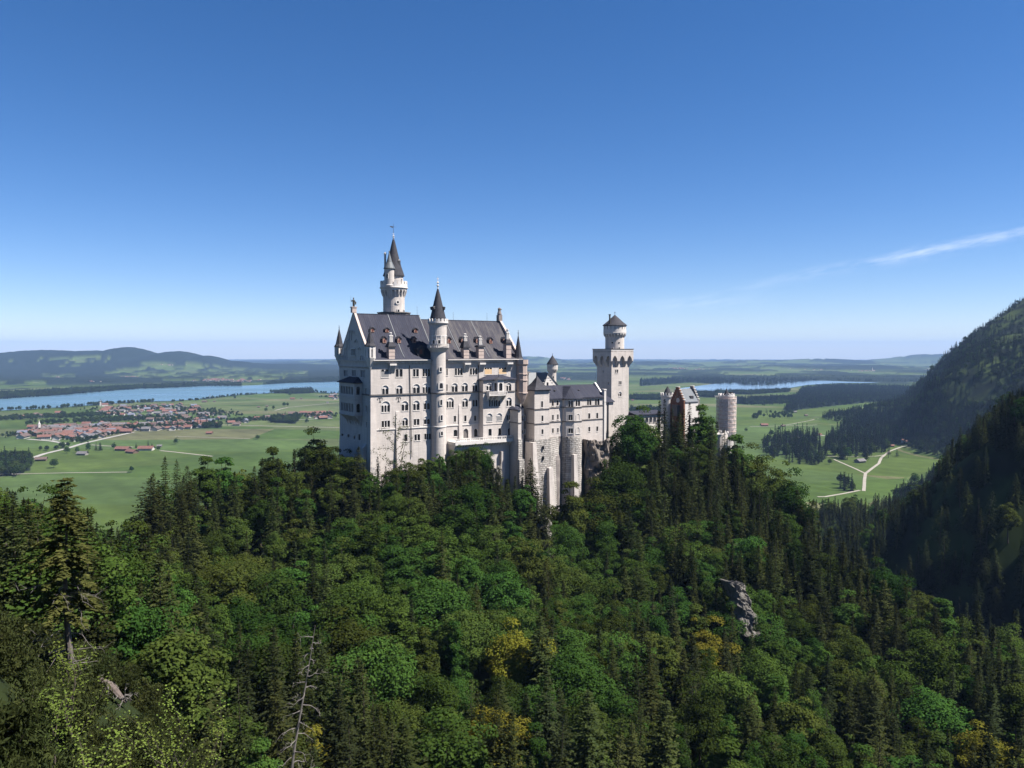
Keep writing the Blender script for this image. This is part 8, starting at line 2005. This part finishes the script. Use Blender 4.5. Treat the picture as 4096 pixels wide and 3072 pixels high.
# ---- rock: outcrop beside the round bastion, cliff bands in the forest
ROCK = simple('grey_brown_rock', (.27, .225, .195), .95, .5, .35, col2=(.12, .105, .09), bump=.5)
PALEROCK = simple('pale_cliff_rock', (.19, .175, .16), .95, .5, .5, col2=(.10, .095, .08), bump=.5)
def rock(name, label, px0, px1, py0, py1, Y, depth, mat, seed, cat='rock', back=0.0, rag=.35):
    nx, nz_2 = 26, 34; v = []; f = []; cxp = (px0 + px1) / 2; hw = (px1 - px0) / 2
    N = lambda a, b, o=4: float(fbm(np.array([a + seed * 3.1]), np.array([b + seed]), o)[0]) - .5
    for j in range(nz_2 + 1):
        w = j / nz_2; l_ = cxp - hw * (1 + rag * 2.6 * N(w * 5, 1.0)); r_ = cxp + hw * (1 + rag * 2.6 * N(w * 5, 9.0))
        for i in range(nx + 1):
            u = i / nx; px = l_ + (r_ - l_) * u; py = py0 + (py1 - py0) * w + (py1 - py0) * .5 * rag * N(u * 4, 20.0) * (1 - w) * 2
            q = at(px, py, Y); n1 = N(u * 4, w * 6); n2 = N(u * 13, w * 15 + 4, 3); n3 = N(u * 3, w * 14 + 30, 2)
            q.y += -math.sin(math.pi * min(1, max(0, u))) ** .5 * depth - n1 * depth * 1.6 - n2 * depth * .8 - n3 * depth * .8 + (1 - w) * back + depth * .4; q.x += n2 * 1.2; q.z += n1 * 1.2 + n2 * .8
            v.append(tuple(q))
    for j in range(nz_2):
        for i in range(nx): a_ = j * (nx + 1) + i; f.append((a_, a_ + 1, a_ + nx + 2, a_ + nx + 1))
    n0 = len(v); rim = [i for i in range(nx + 1)] + [(j + 1) * (nx + 1) - 1 for j in range(1, nz_2 + 1)] + [nz_2 * (nx + 1) + i for i in range(nx - 1, -1, -1)] + [j * (nx + 1) for j in range(nz_2 - 1, 0, -1)]
    for i in rim: v.append((v[i][0], v[i][1] + depth * 1.5 + 3, v[i][2] - 1.5))
    m_ = len(rim)
    for k in range(m_): f.append((rim[k], rim[(k + 1) % m_], n0 + (k + 1) % m_, n0 + k))
    f.append(tuple(n0 + k for k in range(m_)))
    o = mesh_obj(name, v, f, mat); tag(o, label, cat); return o
rock('rock_outcrop', 'brown rock outcrop right of the round bastion under the bower wing', 2338, 2446, 1757, 2095, 292, 3.0, ROCK, 3, back=3, rag=.12)
rock('rock_outcrop', 'grey rock face under the terrace left of the rough stone buttress', 1955, 2005, 1850, 2090, 266, 2.0, PALEROCK, 5)
rock('cliff', 'broken grey cliff patch half hidden by trees below the scaffolded tower', 2975, 3045, 2395, 2540, 204, 3.0, PALEROCK, 7, back=14, rag=.45)
rock('cliff', 'narrow grey cliff among trees low below the stone bastions', 2160, 2212, 2090, 2270, 246, 2.5, PALEROCK, 9, back=6, rag=.45)
rock('rock_outcrop', 'little grey ledge in the trees below the stair turret', 1580, 1640, 2060, 2125, 226, 1.5, PALEROCK, 13, back=3)

# thin half-bare tree standing against the palace wall
x, y, z = gpos(1580, 243.5); h = (HZ - 1690) / FPX * y - z
at_ = tag(empty('broadleaf_tree', (x, y, z)), 'thin half bare tree with crooked limbs standing before the palace wall', 'broadleaf tree', 'broadleaf trees on the castle hill')
sm = MB(); tips = []
tips += crooked(sm, (0, 0, 0), (.05, 0, 1), h * .95, .22, frng, 9, .07, .03)[5:]
for j in range(15):
    a = j * 2.4; zz = h * (.3 + .045 * j); tips += crooked(sm, (0, 0, zz), (math.cos(a), math.sin(a), .75), h * (.42 - .018 * j), .07, frng, 6, .2, .02, 1)[2:]
sm.build('trunk', BARK, at_)
T = np.array([tuple(t) for t in tips]); C = np.repeat(T, 9, 0) + frng.randn(len(T) * 9, 3) * .38; n_ = len(C)
c = bpy.data.objects.new('crown', cards_mesh('thin_crown', [cards(C, frng.randn(n_, 3), frng.randn(n_, 3) + np.array([0, 0, .6]), .34 + .2 * frng.rand(n_), .22 + .12 * frng.rand(n_))], LEAF2)); COL.objects.link(c); c.parent = at_
